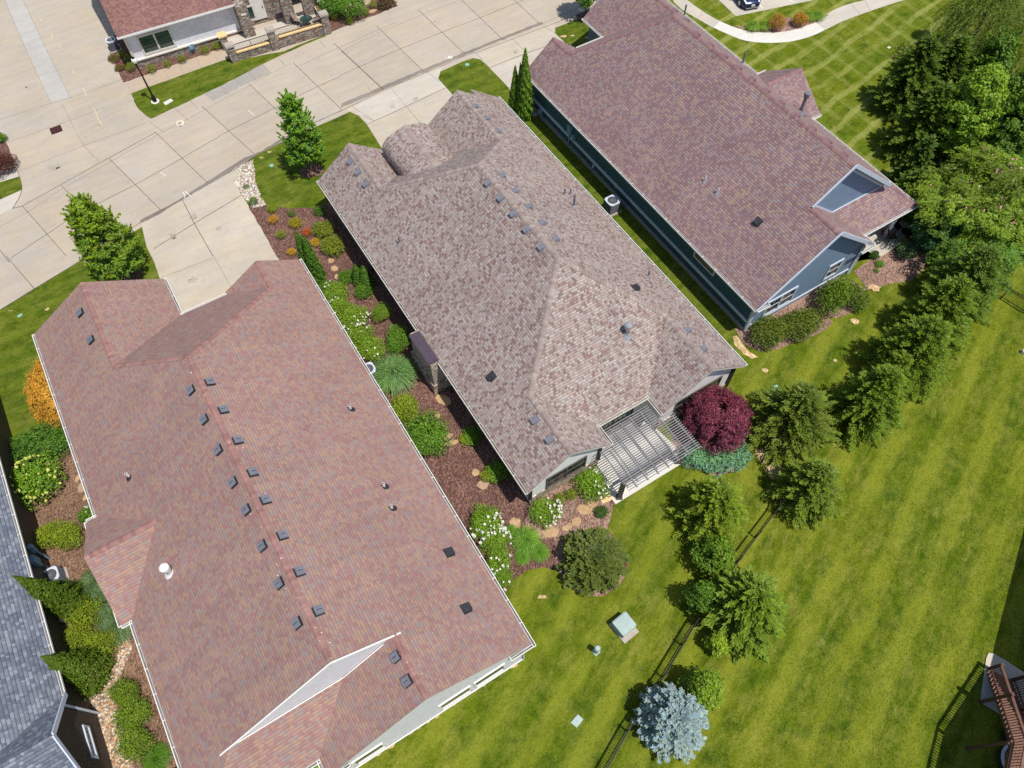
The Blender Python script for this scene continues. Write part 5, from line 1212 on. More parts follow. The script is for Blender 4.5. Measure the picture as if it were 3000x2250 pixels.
# parked car
cp = P(*c3(430, 30)); car = thing('parked_car', 'dark blue hatchback parked nose out on the pad at the top edge', 'car', cp)
ca = math.atan2(*(lambda d: (d.y, d.x))(P(*c3(430, 60)) - P(*c3(400, -60))))
ca = rad(-76); RC = Matrix(((math.cos(ca), -math.sin(ca), 0), (math.sin(ca), math.cos(ca), 0), (0, 0, 1)))
nose = P(*c3(448, 66)); cw = lambda x, y, z: nose + RC @ Vector((-x, y, z))
def loft(m, secs, mi=0):
    for (xa, A), (xb, B) in zip(secs, secs[1:]):
        for i in range(len(A) - 1):
            m.face([cw(xa, *A[i]), cw(xb, *B[i]), cw(xb, *B[i + 1]), cw(xa, *A[i + 1])], mi)
def sec(w, zb, zs, zt, wt):
    h = [(w * .96, zb), (w, zb + .15), (w, zs - .12), (w * .97, zs), (wt, zt - .03), (wt * .7, zt + .015), (0, zt + .03)]
    return h + [(-y, z) for y, z in h[-2::-1]]
m = MB()
loft(m, [(0, sec(.55, .3, .5, .58, .4)), (.06, sec(.68, .22, .56, .64, .5)), (.3, sec(.86, .2, .66, .74, .62)), (.8, sec(.92, .2, .78, .86, .7)), (1.35, sec(.93, .2, .86, .95, .74)), (1.4, sec(.93, .2, .88, .97, .75)), (3.6, sec(.93, .2, .92, .98, .76)), (4.2, sec(.9, .22, .92, .99, .72)), (4.6, sec(.82, .26, .86, .94, .66)), (4.7, sec(.7, .35, .7, .8, .5))])
m.face([cw(0, *q) for q in sec(.55, .3, .5, .58, .4)]); m.build('body', M['carpaint'], car, smooth=True)
m = MB(); loft(m, [(1.3, [(.76, .95), (.7, .97), (0, 1.0), (-.7, .97), (-.76, .95)]), (2.1, [(.78, .96), (.6, 1.4), (0, 1.44), (-.6, 1.4), (-.78, .96)]), (3.2, [(.78, .97), (.6, 1.42), (0, 1.46), (-.6, 1.42), (-.78, .97)]), (4.3, [(.72, .97), (.55, 1.04), (0, 1.06), (-.55, 1.04), (-.72, .97)])])
m.build('window', M['glass'], car, smooth=True)
m = MB(); loft(m, [(2.15, [(.59, 1.41), (.4, 1.455), (0, 1.465), (-.4, 1.455), (-.59, 1.41)]), (3.15, [(.59, 1.43), (.4, 1.475), (0, 1.485), (-.4, 1.475), (-.59, 1.43)])]); m.build('roof', M['black'], car)
for x in (.85, 3.75):
    for y in (.84, -.84):
        m = MB(); m.cyl(cw(x, y - .1, .33), cw(x, y + .1, .33), .33, .33, 20); wh = m.build('wheel', M['tyre'], car)
        s1 = 1 if y > 0 else -1; m = MB(); m.cyl(cw(x, y + s1 * .095, .33), cw(x, y + s1 * .112, .33), .22, .2, 14); m.build('rim', M['galv'], wh)
for y in (.62, -.62):
    m = MB(); q = [cw(.08, y * .8, .62), cw(.12, y * 1.1, .6), cw(.55, y * 1.28, .79), cw(.5, y * 1.1, .8)]; m.face([p + Vector((0, 0, .02)) for p in (q if y < 0 else q[::-1])]); m.build('headlight', M['lampglass'], car)
m = MB(); m.box(cw(-.02, 0, .46), (.03, .34, .17), RC); m.build('number_plate', M['white'], car)
m = MB(); m.bar(cw(.0, -.62, .24), cw(.0, .62, .24), .1, .05); m.build('bumper_trim', M['galv'], car)
for y in (.98, -.98):
    m = MB(); m.box(cw(1.65, y, 1.0), (.14, .2, .13), RC); m.build('mirror', M['black'], car)

# furniture on the stone porch
def chair(label, c, ang, mat_frame, mat_sling, z0=0.0, group=None):
    t = thing('patio_chair', label, 'chair', Vector(c), group); R = Matrix.Rotation(ang, 3, 'Z'); o = Vector(c) + Vector((0, 0, z0)); w = lambda x, y, z: o + R @ Vector((x, y, z))
    m = MB(); m.face([w(-.26, -.25, .43), w(.26, -.25, .45), w(.26, .25, .45), w(-.26, .25, .43)]); m.face([w(-.26, -.25, .40), w(-.26, .25, .40), w(.26, .25, .42), w(.26, -.25, .42)]); m.build('seat', mat_sling, t)
    m = MB(); m.bar(w(-.26, 0, .43), w(-.48, 0, 1.05), .5, .03, up=(0, 0, 1)); m.build('backrest', mat_sling, t)
    for x in (-.28, .26):
        for y in (-.27, .27):
            m = MB(); m.tube([w(x, y, 0), w(x * .95, y, .46)], [.018, .018], 6); m.build('leg', mat_frame, t)
    for y in (-.27, .27):
        m = MB(); m.tube([w(.26, y, .44), w(.24, y, .62), w(-.1, y, .66), w(-.34, y, .66)], [.016] * 4, 6); m.tube([w(-.28, y, .44), w(-.48, y, 1.06)], [.016] * 2, 6); m.build('armrest', mat_frame, t)
    return t
tc = HT.W(*FT.uv(P(*z2(1262, 285), .44)), .44)
tt = thing('patio_table', 'round glass table with umbrella stem on the stone porch', 'table', tc)
m = MB(); m.lathe(tc, [(.001, .7), (.52, .7), (.52, .72), (.001, .72)], 24); m.build('table_top', M['glass_green'], tt)
m = MB(); ring(m, tc, .5, .54, .725, 24); m.cyl(tc, tc + Vector((0, 0, .7)), .03); m.cyl(tc, tc + Vector((0, 0, .05)), .28); m.build('pedestal', M['black'], tt)
m = MB(); m.cyl(tc + Vector((0, 0, .7)), tc + Vector((0, 0, 1.6)), .02); m.build('umbrella_stem', M['black'], tt)
gp_ = 'chairs round the glass porch table'
chair('sling chair at the left of the glass porch table', tc + Vector((-.85, .35, 0)), rad(-20), M['black'], M['sling'], 0, gp_)
chair('sling chair at the right of the glass porch table', tc + Vector((.75, .5, 0)), rad(215), M['black'], M['sling'], 0, gp_)
# patio behind the right house
pz = P(*z4(1270, 1290)) if False else P(2300 + 1270 / 3.687, 350 + 1290 / 3.687)
pt = thing('patio_table', 'black wire bistro table on the shady right house patio', 'table', pz)
m = MB(); m.lathe(pz, [(.001, .72), (.4, .72), (.4, .74), (.001, .74)], 20); m.build('table_top', M['black'], pt)
for k in range(3):
    a = k * 2.1; m = MB(); m.tube([pz + Vector((.3 * math.cos(a), .3 * math.sin(a), 0)), pz + Vector((.05 * math.cos(a), .05 * math.sin(a), .72))], [.015, .015], 6); m.build('leg', M['black'], pt)
chair('black wire chair above the bistro table on the shady patio', pz + Vector((-.3, .8, 0)), rad(-70), M['black'], M['black'])
cz_ = P(2300 + 1250 / 3.687, 350 + 1240 / 3.687)
chair('black wire chair left of the bistro table on the shady patio', pz + Vector((-.95, -.1, 0)), rad(5), M['black'], M['black'])
rb = P(2300 + 1358 / 3.687, 350 + 1285 / 3.687)
m = MB(); m.lathe(rb, [(.001, .0), (.2, .05), (.27, .2), (.24, .36), (.1, .44), (.001, .45)], 16); m.lathe(rb, [(.1, .44), (.13, .5), (.001, .52)], 12); tag(m.build('garden_ornament', M['red'], smooth=True, loc=tuple(rb)), 'bright red rounded ornament at the edge of the shady patio', 'ornament')
def pot(label, px, r, h, mat, cr=None):
    c = P(*px); m = MB(); m.lathe(c, [(r * .7, 0), (r, h), (r * .9, h), (r * .8, h * .9), (.001, h * .88)], 16); tag(m.build('plant_pot', mat, loc=tuple(c)), label, 'pot'); return c
pot_a = pot('dark pot on the pale patio corner by the bed', (2300 + 960 / 3.687, 350 + 1475 / 3.687), .22, .35, M['dark']); pot_b = pot('dark pot with purple plant under the patio roof edge', (2300 + 1090 / 3.687, 350 + 1225 / 3.687), .2, .35, M['dark'])

# deck and stairs at the bottom right, with the house it belongs to beyond the frame
DK = thing('house', 'tall house mostly out of frame with brown timber deck and stairs at bottom right', 'house', (27, 4, 0))
S0, S1 = Vector((22.3, 2.35, 3.3)), Vector((24.25, 5.9, 0.05)); sd_ = Vector((S1.x - S0.x, S1.y - S0.y, 0)).normalized(); sn = Vector((sd_.y, -sd_.x, 0)); SW = 1.15
m = MB()
NT_ = 17
for i in range(NT_):
    p = S0.lerp(S1, (i + .5) / NT_); m.bar(p + Vector((0, 0, -.02)) + sn * -.06, p + sn * SW + Vector((0, 0, -.02)), .3, .045, up=(0, 0, 1))
m.build('stair_tread', M['deckwood'], DK)
m = MB()
for o in (.08, SW - .08):
    a, b = S0 + sn * o - Vector((0, 0, .2)), S1 + sn * o - Vector((0, 0, .1)); m.bar(a, b, .06, .3)
m.build('stair_stringer', M['deckdark'], DK)
dd = Vector((-1.1, -1.88, 0)).normalized(); dn = Vector((-dd.y, dd.x, 0)); dn = dn if dn.x > 0 else -dn
D0 = Vector((22.3, 2.35, 3.3)) + Vector((0, 0, .05))
m = MB()
for i in range(28):
    o = .08 + i * .15
    m.bar(D0 + dn * o, D0 + dn * o + dd * 9, .138, .04, tint=(1, 1, 1))
m.build('deck_board', M['deckwood'], DK)
m = MB()
for o in (0, 2.0, 4.1): m.bar(D0 + dn * o - Vector((0, 0, .16)), D0 + dn * o + dd * 9 - Vector((0, 0, .16)), .06, .26)
for k in range(12): m.bar(D0 + dd * (.05 + .75 * k) - Vector((0, 0, .15)), D0 + dd * (.05 + .75 * k) + dn * 4.2 - Vector((0, 0, .15)), .05, .22)
m.build('deck_frame', M['deckdark'], DK)
def railing(a, b, n, hh=1.0, cap=.14):
    m = MB(); Z = Vector((0, 0, 1)); m.bar(a + Z * hh, b + Z * hh, cap, .05); m.bar(a + Z * (hh - .1), b + Z * (hh - .1), .05, .09); m.bar(a + Z * .14, b + Z * .14, .05, .09)
    for i in range(n + 1):
        p = a.lerp(b, i / n); m.bar(p + Z * .12, p + Z * (hh - .06), .035, .035, up=(1, 0, 0))
    m.build('railing', M['deckwood'], DK)
railing(S0, S1 + Vector((0, 0, .1)), 30, 1.1); railing(S0 + sn * SW, S1 + sn * SW + Vector((0, 0, .1)), 30, 1.1); railing(D0, D0 + dd * 9, 66, 1.05)
for p, h in ((Vector((21.98, 2.34, 0)), 3.5), (Vector((23.35, 4.42, 0)), 2.85), (Vector((24.3, 5.97, 0)), 1.3), (Vector((24.3, 5.97, 0)) + sn * SW, 1.3), (Vector((23.35, 4.42, 0)) + sn * SW, 2.7), (D0 + dd * 4 + dn * .1 - Vector((0, 0, D0.z)), 3.3), (D0 + dn * 4 - Vector((0, 0, D0.z)), 3.3)):
    m = MB(); m.bar(p, p + Vector((0, 0, h)), .15, .15, up=(1, 0, 0)); m.build('deck_post', M['deckdark'], DK)
# the house itself (casts the long shadow on the lawn)
hd = Vector((1.96, 3.17, 0)).normalized(); hn = Vector((hd.y, -hd.x, 0)); HZ = 6.2
sh = Vector((math.cos(rad(SHADOW_DIR)), math.sin(rad(SHADOW_DIR)), 0)) * (HZ / math.tan(rad(SUN_EL)))
e0 = P(2904, 1929) - sh - hd * 4.6
def hp(a, b, z): return e0 + hd * a + hn * b + Vector((0, 0, z))
m = MB(); c = hp(14, 6.5, 0)
RH = Matrix((hd, Vector((-hd.y, hd.x, 0)), Vector((0, 0, 1)))).transposed()
m.box(hp(16.5, 6.7, 3.0), (32.2, 11.8, 6.0), RH); m.build('wall', M['sid_white'], DK)
m = MB(); A = [hp(0, 0, HZ), hp(33, 0, HZ), hp(33, 6.5, HZ + 2.6), hp(0, 6.5, HZ + 2.6), hp(0, 13, HZ), hp(33, 13, HZ)]
m.face([A[0], A[1], A[2], A[3]], 0, [(0, 0), (33, 0), (33, 7), (0, 7)]); m.face([A[3], A[2], A[5], A[4]], 0, [(0, 0), (33, 0), (33, 7), (0, 7)]); m.face([A[0], A[3], A[4]], 1); m.face([A[1], A[5], A[2]], 1); m.face([A[0], A[4], A[5], A[1]], 1)
m.build('roof', [M['shingle_brown'], M['white']], DK)
sheet('stair_pad', [(24.55, 6.75), (24.8, 6.72), (25.2, 6.45), (26.4, 5.5), (27.4, 4.6), (25.0, 3.0), (23.9, 4.0), (23.3, 4.4), (23.75, 5.3), (24.35, 6.5)], 0.05, M['paleslab'])
for nm, lb, px, r in (('fire_pit', 'round pale blue covered tub with dark rim under the deck', zdk(1560, 1600), .85), ('patio_table', 'round pale blue table under the deck stairs', zdk(1525, 1260), .5)):
    c = P(*px) + Vector((.35, 0, 0)); t = thing('covered_tub' if 'tub' in lb else 'patio_table', lb, 'tub' if 'tub' in lb else 'table', c)
    m = MB(); m.lathe(c, [(r * .9, 0), (r, .5), (r * 1.02, .55)], 28); m.build('side', M['dark'], t)
    m = MB(); m.lathe(c, [(r * 1.03, .55), (r * 1.03, .6), (r * .88, .62)], 28); m.build('rim', M['bluewhite'], t)
    m = MB(); m.lathe(c, [(r * .88, .6), (r * .8, .6)], 28, 1); m.lathe(c, [(r * .8, .6), (.001, .63)], 28, 0); m.build('cover', [M['blue_cover'], M['dark']], t)

# black metal fence along the back gardens
def fence(label, pts, gap=1.9):
    f = thing('metal_fence', label, 'fence', P(*pts[0])); q = [P(*p) for p in pts]; Z = Vector((0, 0, 1)); posts = []
    for a, b in zip(q, q[1:]):
        n = max(1, round((b - a).length / gap))
        for i in range(n):
            p0, p1 = a.lerp(b, i / n), a.lerp(b, (i + 1) / n); posts.append(p0); m = MB()
            for h in (1.12, .98, .16): m.bar(p0 + Z * h, p1 + Z * h, .04, .035)
            k = int((p1 - p0).length / .11)
            for j in range(1, k): x = p0.lerp(p1, j / k); m.bar(x + Z * .08, x + Z * 1.14, .018, .018, up=(1, 0, 0))
            m.build('rail_panel', M['black'], f)
    posts.append(q[-1])
    for p in posts: m = MB(); m.bar(p, p + Z * 1.22, .065, .065, up=(1, 0, 0)); m.box(p + Z * 1.23, (.08, .08, .03)); m.build('post', M['black'], f)
fence('long black metal fence running behind the gardens through the conifers', [c8(1680, 1720), c8(1850, 1420), c8(2080, 1070), (2050, 1800), c9(350, 330), c9(590, 10), c6(700, 1350), c6(980, 1030), c6(1200, 750), c6(1260, 640), c6(1440, 400), c6(1490, 310), c6(1630, 90), (2800, 690)])
fence('short black metal fence at the right edge below the flowering tree', [c6(1900, 180), c6(2060, 275), c6(2212, 370), (3120, 980)])

# stepping stones
def stone_slab(label, c, rx, ry, ang, mat, seed):
    r = random.Random(seed); n = r.choice([5, 6, 7]); m = MB(); c = Vector(c); ring_ = []
    for k in range(n):
        t = 2 * math.pi * k / n + r.uniform(-.2, .2); f = r.uniform(.82, 1.12); x, y = rx * f * math.cos(t), ry * f * math.sin(t)
        ring_.append(c + Vector((x * math.cos(ang) - y * math.sin(ang), x * math.sin(ang) + y * math.cos(ang), .055)))
    m.face([c + (p - c) * .95 + Vector((0, 0, .01)) for p in ring_])
    for k in range(n):
        a, b = ring_[k], ring_[(k + 1) % n]; A, B = c + (a - c) * .95 + Vector((0, 0, .01)), c + (b - c) * .95 + Vector((0, 0, .01))
        m.face([a, b, B, A]); m.face([a - Vector((0, 0, .055)), b - Vector((0, 0, .055)), b, a])
    tag(m.build('stepping_stone', mat, loc=tuple(c)), label, 'stepping stone', 'stepping stones in the mulch')
M['flag_grey'] = plain('flag_grey', srgb(168, 142, 116)[:3], 0.85, 0.2, 5)
for i, (px, rx, ry, an, mt, lb) in enumerate([
    (z3(778, 600), .26, .3, 0, 'flag', 'stepping stone just below the big yellow-green shrubs by the house'), (z3(803, 660), .33, .27, -.6, 'flag', 'brownish stepping stone, middle of three above the dwarf conifers'), (z3(827, 727), .2, .27, .2, 'flag', 'narrow stepping stone against the dwarf conifer mound'),
    (z3(1137, 1240), .18, .22, .4, 'flag', 'small orange stone left of the clipped round bush'), (z3(1170, 1310), .3, .14, .2, 'flag_grey', 'thin stone above the large fountain grass'),
    (c5(660, 932), .55, .4, -.5, 'flag', 'brown stepping stone in the chimney shadow'), (c5(625, 1030), .16, .3, .3, 'flag', 'sliver of stone at the top of the big oval shrub'), (c5(655, 1105), .14, .22, .2, 'flag_grey', 'sliver of stone at the right side of the big oval shrub'), (c5(693, 1167), .34, .24, .4, 'flag_grey', 'grey stepping stone above the long tan one'), (c5(717, 1213), .52, .22, .35, 'flag', 'long tan stepping stone left of the small shrub'),
    (c5(870, 1405), .26, .28, .3, 'flag', 'square stepping stone in open mulch left of the second small shrub'), (c5(916, 1485), .38, .32, .3, 'flag_grey', 'flat stepping stone below the second small shrub'),
    (c8(1125, 72), .34, .42, .4, 'flag', 'tall tan stepping stone between the two white hydrangea clumps'), (c8(1200, 105), .26, .16, .1, 'flag', 'tan stepping stone half under the fine grass tuft'), (c8(1270, 142), .26, .26, .1, 'flag_grey', 'stepping stone touching the right side of the fine grass tuft'), (c8(1360, 135), .58, .38, .3, 'flag', 'largest tan stepping stone near the round dark spruce'),
    (c8(1468, 100), .4, .2, .5, 'flag', 'triangular stepping stone right of the largest one'), (c8(1522, 65), .34, .3, .9, 'flag', 'tilted square stepping stone above the round dark spruce'), (z5(865, 1228), .46, .34, -.3, 'flag', 'broad sunlit stepping stone below the yellowish ball shrub'), (z5(925, 1190), .34, .22, -.5, 'flag', 'stepping stone below the right white hydrangea'), (z5(1045, 1140), .45, .2, .5, 'sandcap', 'long pale stone against the patio corner'),
    (zl(648, 540), .18, .42, -.3, 'flag', 'upper of the tan stones under the left house eaves'), (zl(675, 620), .26, .42, -.3, 'flag_grey', 'middle tan stone under the left house eaves'), (zl(705, 700), .16, .4, -.3, 'flag', 'lowest tan stone under the left house eaves'), (z2(1960, 125), .5, .24, .5, 'flag', 'pale rock between the ball shrubs across the street'), (z2(1900, 30), .4, .4, .5, 'flag_grey', 'pale rock above the ball shrubs across the street')]):
    stone_slab(lb, P(*px), rx, ry, an, M[mt], i * 7 + 3)

# loose river pebbles
def pebbles(name, poly, n, r0, r1, tones, seed):
    r = random.Random(seed); pts = [(p.x, p.y) for p in poly]; xs = [p[0] for p in pts]; ys = [p[1] for p in pts]; m = MB(); k = 0
    while k < n:
        x, y = r.uniform(min(xs), max(xs)), r.uniform(min(ys), max(ys)); ins = False; j = len(pts) - 1
        for i in range(len(pts)):
            if (pts[i][1] > y) != (pts[j][1] > y) and x < (pts[j][0] - pts[i][0]) * (y - pts[i][1]) / (pts[j][1] - pts[i][1]) + pts[i][0]: ins = not ins
            j = i
        if not ins: continue
        k += 1; s = r.uniform(r0, r1); a = r.uniform(0, 3.14); g = r.uniform(.75, 1.2); c = tuple(q * g for q in r.choice(tones)); rg_ = []
        for t in range(6): t = t * math.pi / 3; X, Y = s * math.cos(t), s * .7 * math.sin(t); rg_.append(Vector((x + X * math.cos(a) - Y * math.sin(a), y + X * math.sin(a) + Y * math.cos(a), .01)))
        top = [Vector((x, y, 0)) + (p - Vector((x, y, 0))) * .6 + Vector((0, 0, s * .55)) for p in rg_]
        m.face(top, tint=c)
        for t in range(6): m.face([rg_[t], rg_[(t + 1) % 6], top[(t + 1) % 6], top[t]], tint=c)
    o = m.build(name, M['pebble']); o['kind'] = 'stuff'; tag(o, None, None)
    return o
tn = [srgb(*t)[:3] for t in ((196, 176, 150), (214, 202, 184), (168, 132, 96), (150, 140, 130), (190, 150, 112), (124, 106, 92))]
o = pebbles('gravel', gx(c7, (750, 815), (840, 810), (855, 880), (800, 1000), (770, 1090), (740, 1200), (790, 1400), (850, 1560), (870, 1700), (720, 1750), (600, 1260), (600, 1190), (700, 1060), (770, 960)), 2600, .04, .10, tn, 3); tag(o, 'tan and white river stones beside the brown sided house', 'gravel')
o = pebbles('gravel', gx(c1, (1562, 1072), (1640, 1035), (1655, 1180), (1690, 1280), (1725, 1325), (1640, 1350), (1570, 1265), (1525, 1185)), 1300, .04, .11, [srgb(*t)[:3] for t in ((206, 200, 190), (180, 170, 158), (150, 138, 126), (222, 216, 206), (168, 140, 112))], 5); tag(o, 'pale gravel wedge between driveway and lawn', 'gravel')
# ------------------------------------------------------------------ plants
R_ = np.random.default_rng(2024)
LUM = 1.85
def unit(v): return v / np.maximum(np.linalg.norm(v, axis=-1, keepdims=True), 1e-9)
def quads_mesh(name, V, tint, mat=None):
    """V (n,4,3) -> mesh with one tint per face."""
    n = len(V); me = bpy.data.meshes.new(name)
    me.vertices.add(n * 4); me.loops.add(n * 4); me.polygons.add(n)
    me.vertices.foreach_set('co', V.astype(np.float32).ravel()); me.loops.foreach_set('vertex_index', np.arange(n * 4, dtype=np.int32))
    me.polygons.foreach_set('loop_start', np.arange(0, n * 4, 4, dtype=np.int32)); me.polygons.foreach_set('loop_total', np.full(n, 4, dtype=np.int32))
    me.update(calc_edges=True)
    a = me.attributes.new('tint', 'FLOAT_COLOR', 'FACE'); a.data.foreach_set('color', np.concatenate([tint, np.ones((n, 1))], 1).astype(np.float32).ravel())
    me.materials.append(mat or M['leaf']); return me
def leaf_quads(C, N, L, W, T=None):
    n = len(C); N = unit(N)
    if T is None: T = R_.normal(size=(n, 3))
    T = unit(T - N * np.sum(T * N, 1, keepdims=True)); B = np.cross(N, T)
    L = np.broadcast_to(np.asarray(L), (n,))[:, None] / 2; W = np.broadcast_to(np.asarray(W), (n,))[:, None] / 2
    return np.stack([C - T * L, C + B * W + N * W * .25, C + T * L, C - B * W + N * W * .25], 1)
def tints(n, var=0.25, warm=0.12, base=(1, 1, 1)):
    g = R_.uniform(1 - var, 1 + var, (n, 1)); w = R_.normal(0, warm, (n, 1))
    return np.clip(np.concatenate([g * (1 + w), g * (1 + w * .3), g * (1 - w)], 1) * np.array(base), 0.03, 3)
def fib(n):
    i = np.arange(n) + .5; ph = np.arccos(1 - 2 * i / n); th = math.pi * (1 + 5 ** .5) * i
    return np.stack([np.cos(th) * np.sin(ph), np.sin(th) * np.sin(ph), np.cos(ph)], 1)

def shrub_mesh(name, n=900, lobes=14, lobe=0.42, leaf=(0.15, 0.09), rough=0.5, flat=0.9, var=0.28, warm=0.14, upness=.35, tip=None, tight=0.0):
    """Unit shrub: radius 1 in plan, height about 2*flat, base at z=0."""
    d = fib(lobes * 2); d = d[d[:, 2] > -.45]; cen = d * R_.uniform(.40, .74, (len(d), 1)) + R_.normal(0, .05, (len(d), 3)) * (1 - tight * .2); lr = R_.uniform(lobe * .75, lobe * 1.25, len(d))
    cen = np.concatenate([cen, [[0, 0, 0]]]); lr = np.append(lr, .6)
    w = lr ** 2; k = R_.choice(len(cen), n, p=w / w.sum()); dirs = unit(R_.normal(size=(n, 3)) + [0, 0, .25])
    rr = lr[k][:, None] * R_.uniform(.72, 1.05, (n, 1)) ** .6
    C = cen[k] + dirs * rr; keep = np.linalg.norm(C, axis=1) > .42; C, dirs, k = C[keep], dirs[keep], k[keep]; m = len(C)
    N = unit(dirs * .8 + R_.normal(size=(m, 3)) * rough + [0, 0, upness]); C[:, 2] *= flat; C[:, 2] += flat * .82
    C = C[:]; C[:, 2] = np.maximum(C[:, 2], .02)
    ll = R_.uniform(.7, 1.3, m); lt = R_.uniform(.85, 1.15, len(cen))[k][:, None]
    t = tints(m, var, warm) * lt
    if tip is not None:
        f = np.clip((C[:, 2] / (1.8 * flat) - .35) * 1.6 + R_.normal(0, .25, m), 0, 1)[:, None]; t = t * (1 - f) + t * np.array(tip) * f
    return quads_mesh(name, leaf_quads(C, N, leaf[0] * ll, leaf[1] * ll), t)

def sprig_quads(p, d, L, W):
    """Two crossed slivers per twig."""
    d = unit(d); n = len(p); a = unit(np.cross(d, np.array([0, 0, 1.0]) + R_.normal(0, .45, (n, 3)))); b = np.cross(d, a) * .6; L = np.broadcast_to(L, (n,))[:, None]; W = np.broadcast_to(W, (n,))[:, None]
    q = []
    for s in (a, b): q.append(np.stack([p, p + d * L * .45 + s * W, p + d * L, p + d * L * .45 - s * W], 1))
    return np.concatenate(q)

def spruce_mesh(name, H, R, whorl=.34, arms=9, twig=(.27, .030), droop=.18, shape=.66, start=.05, dens=1.0, lift=.25, tint=(1, 1, 1), tipt=(1.5, 1.45, .95), var=.25, curl=0.12):
    Ps, Ds, Ls, Ts = [], [], [], []; z = H * start; whorl *= .72; arms = int(arms * 1.35)
    while z < H * .97:
        f = z / H; Lb = R * (1 - f) ** shape * (1.0 if f > .08 else .8); na = max(4, int(arms * (0.55 + 0.6 * (1 - f)))); a0 = R_.uniform(0, 6.28)
        for k in range(na):
            az = a0 + 2 * math.pi * k / na + R_.normal(0, .3); L = Lb * R_.uniform(.62, 1.08) + .1; rise = R_.normal(lift, .1) + .35 * f
            nst = max(3, int(L / .1 * dens)); t = np.linspace(.12, 1, nst) + R_.normal(0, .02, nst)
            rad_ = np.array([math.cos(az), math.sin(az), 0]); side = np.array([-rad_[1], rad_[0], 0]); bend = R_.normal(0, curl)
            P_ = rad_ * (t * L)[:, None] + side * (bend * t * t * L)[:, None] + np.array([0, 0, 1]) * (z + rise * t * L - droop * 1.6 * t * t * L)[:, None] + R_.normal(0, .015, (nst, 3))
            fw = unit(rad_ + np.array([0, 0, 1]) * (rise - droop * 3.2 * t)[:, None])
            for s in (-1, 1, 0):
                if s == 0: D = fw + np.array([0, 0, .25]); l = np.full(nst, twig[0] * .8)
                else: D = fw * .75 + side * s * R_.uniform(.6, 1.1, (nst, 1)) + np.array([0, 0, 1]) * R_.normal(.12, .2, (nst, 1)); l = np.clip(.32 * L * (1.1 - t) + .12, .12, twig[0] * 1.7) * R_.uniform(.7, 1.2, nst)
                Ps.append(P_); Ds.append(D); Ls.append(l); Ts.append(t * (1 if s == 0 else .8))
                if s != 0:      # second order twiglets
                    d1 = unit(D); q = P_ + d1 * (l * .5)[:, None]; Ps.append(q); Ds.append(d1 * .6 + fw * .6 + R_.normal(0, .25, (nst, 3))); Ls.append(l * .6); Ts.append(t)
        z += whorl * R_.uniform(.75, 1.2) * (1 - .35 * f)
    n = 30; Ps.append(np.stack([R_.normal(0, .03, n), R_.normal(0, .03, n), np.linspace(H * .9, H, n)], 1)); Ds.append(R_.normal(0, .5, (n, 3)) + [0, 0, .6]); Ls.append(np.full(n, .2)); Ts.append(np.ones(n))
    p, d, l, t = np.concatenate(Ps), np.concatenate(Ds), np.concatenate(Ls), np.concatenate(Ts)
    V = sprig_quads(p, d, l, twig[1] * R_.uniform(.7, 1.3, len(p))); f = np.clip((t - .45) * 1.6, 0, 1)[:, None]
    c = tints(len(p), var, .1, tint); c = c * (1 - f) + c * np.array(tipt) * f
    return quads_mesh(name, V, np.concatenate([c, c]))

def cone_mesh(name, H, R, n=2600, power=.8, leaf=(.2, .08), base=.06, lump=.14, twin=False, fat=.0):
    """Arborvitae: a tight cone of upright flattened sprays."""
    t = R_.uniform(0, 1, n) ** .8; t = 1 - t if False else R_.beta(1.0, 1.55, n); a = R_.uniform(0, 2 * math.pi, n)
    prof = (1 - t) ** power * (1 - np.exp(-(t + .05) * 16) * (1 - fat)); lum = 1 + lump * np.sin(a * 5 + t * 17) * np.cos(t * 23 + a * 2) + R_.normal(0, .05, n)
    r = R * prof * lum * R_.uniform(.78, 1.0, n); z = base + t * (H - base)
    C = np.stack([r * np.cos(a), r * np.sin(a), z], 1); N = np.stack([np.cos(a), np.sin(a), np.full(n, .35)], 1) + R_.normal(0, .45, (n, 3)); T = np.stack([np.cos(a) * .35, np.sin(a) * .35, np.ones(n)], 1) + R_.normal(0, .3, (n, 3))
    s = R_.uniform(.7, 1.3, n); return quads_mesh(name, leaf_quads(C, N, leaf[0] * s, leaf[1] * s, T), tints(n, .3, .12))

def tussock_mesh(name, n=800, H=1.0, R=1.0, w=.018, seg=4, arch=1.0):
    """Fountain grass: blades arching out of one crown."""
    az = R_.uniform(0, 2 * math.pi, n); out = R * R_.uniform(.2, 1.0, n) ** .7; hh = H * R_.uniform(.6, 1.0, n) * (1.05 - .45 * out / R); x0 = R_.normal(0, .09 * R, (n, 2)); V = []; tt = []
    dirv = np.stack([np.cos(az), np.sin(az)], 1); sd2 = np.stack([-np.sin(az), np.cos(az)], 1); t_ = tints(n, .3, .1); swirl = R_.normal(0, .2, n)
    def pt(s):
        o = out * s ** 1.25; z = hh * (np.sin(np.minimum(s * 1.15, 1.0) * math.pi * .5) - arch * .55 * s ** 3 * (out / R)); return np.concatenate([x0 + dirv * o[:, None] + sd2 * (swirl * o * s)[:, None], np.maximum(z, .03)[:, None]], 1)
    for i in range(seg):
        a, b = i / seg, (i + 1) / seg; A, B = pt(np.full(n, a)), pt(np.full(n, b)); S = np.concatenate([sd2, np.zeros((n, 1))], 1); wa, wb = w * (1 - .8 * a), w * (1 - .8 * b)
        V.append(np.stack([A - S * wa, A + S * wa, B + S * wb, B - S * wb], 1)); tt.append(t_ * (0.8 + .5 * b))
    return quads_mesh(name, np.concatenate(V), np.concatenate(tt))

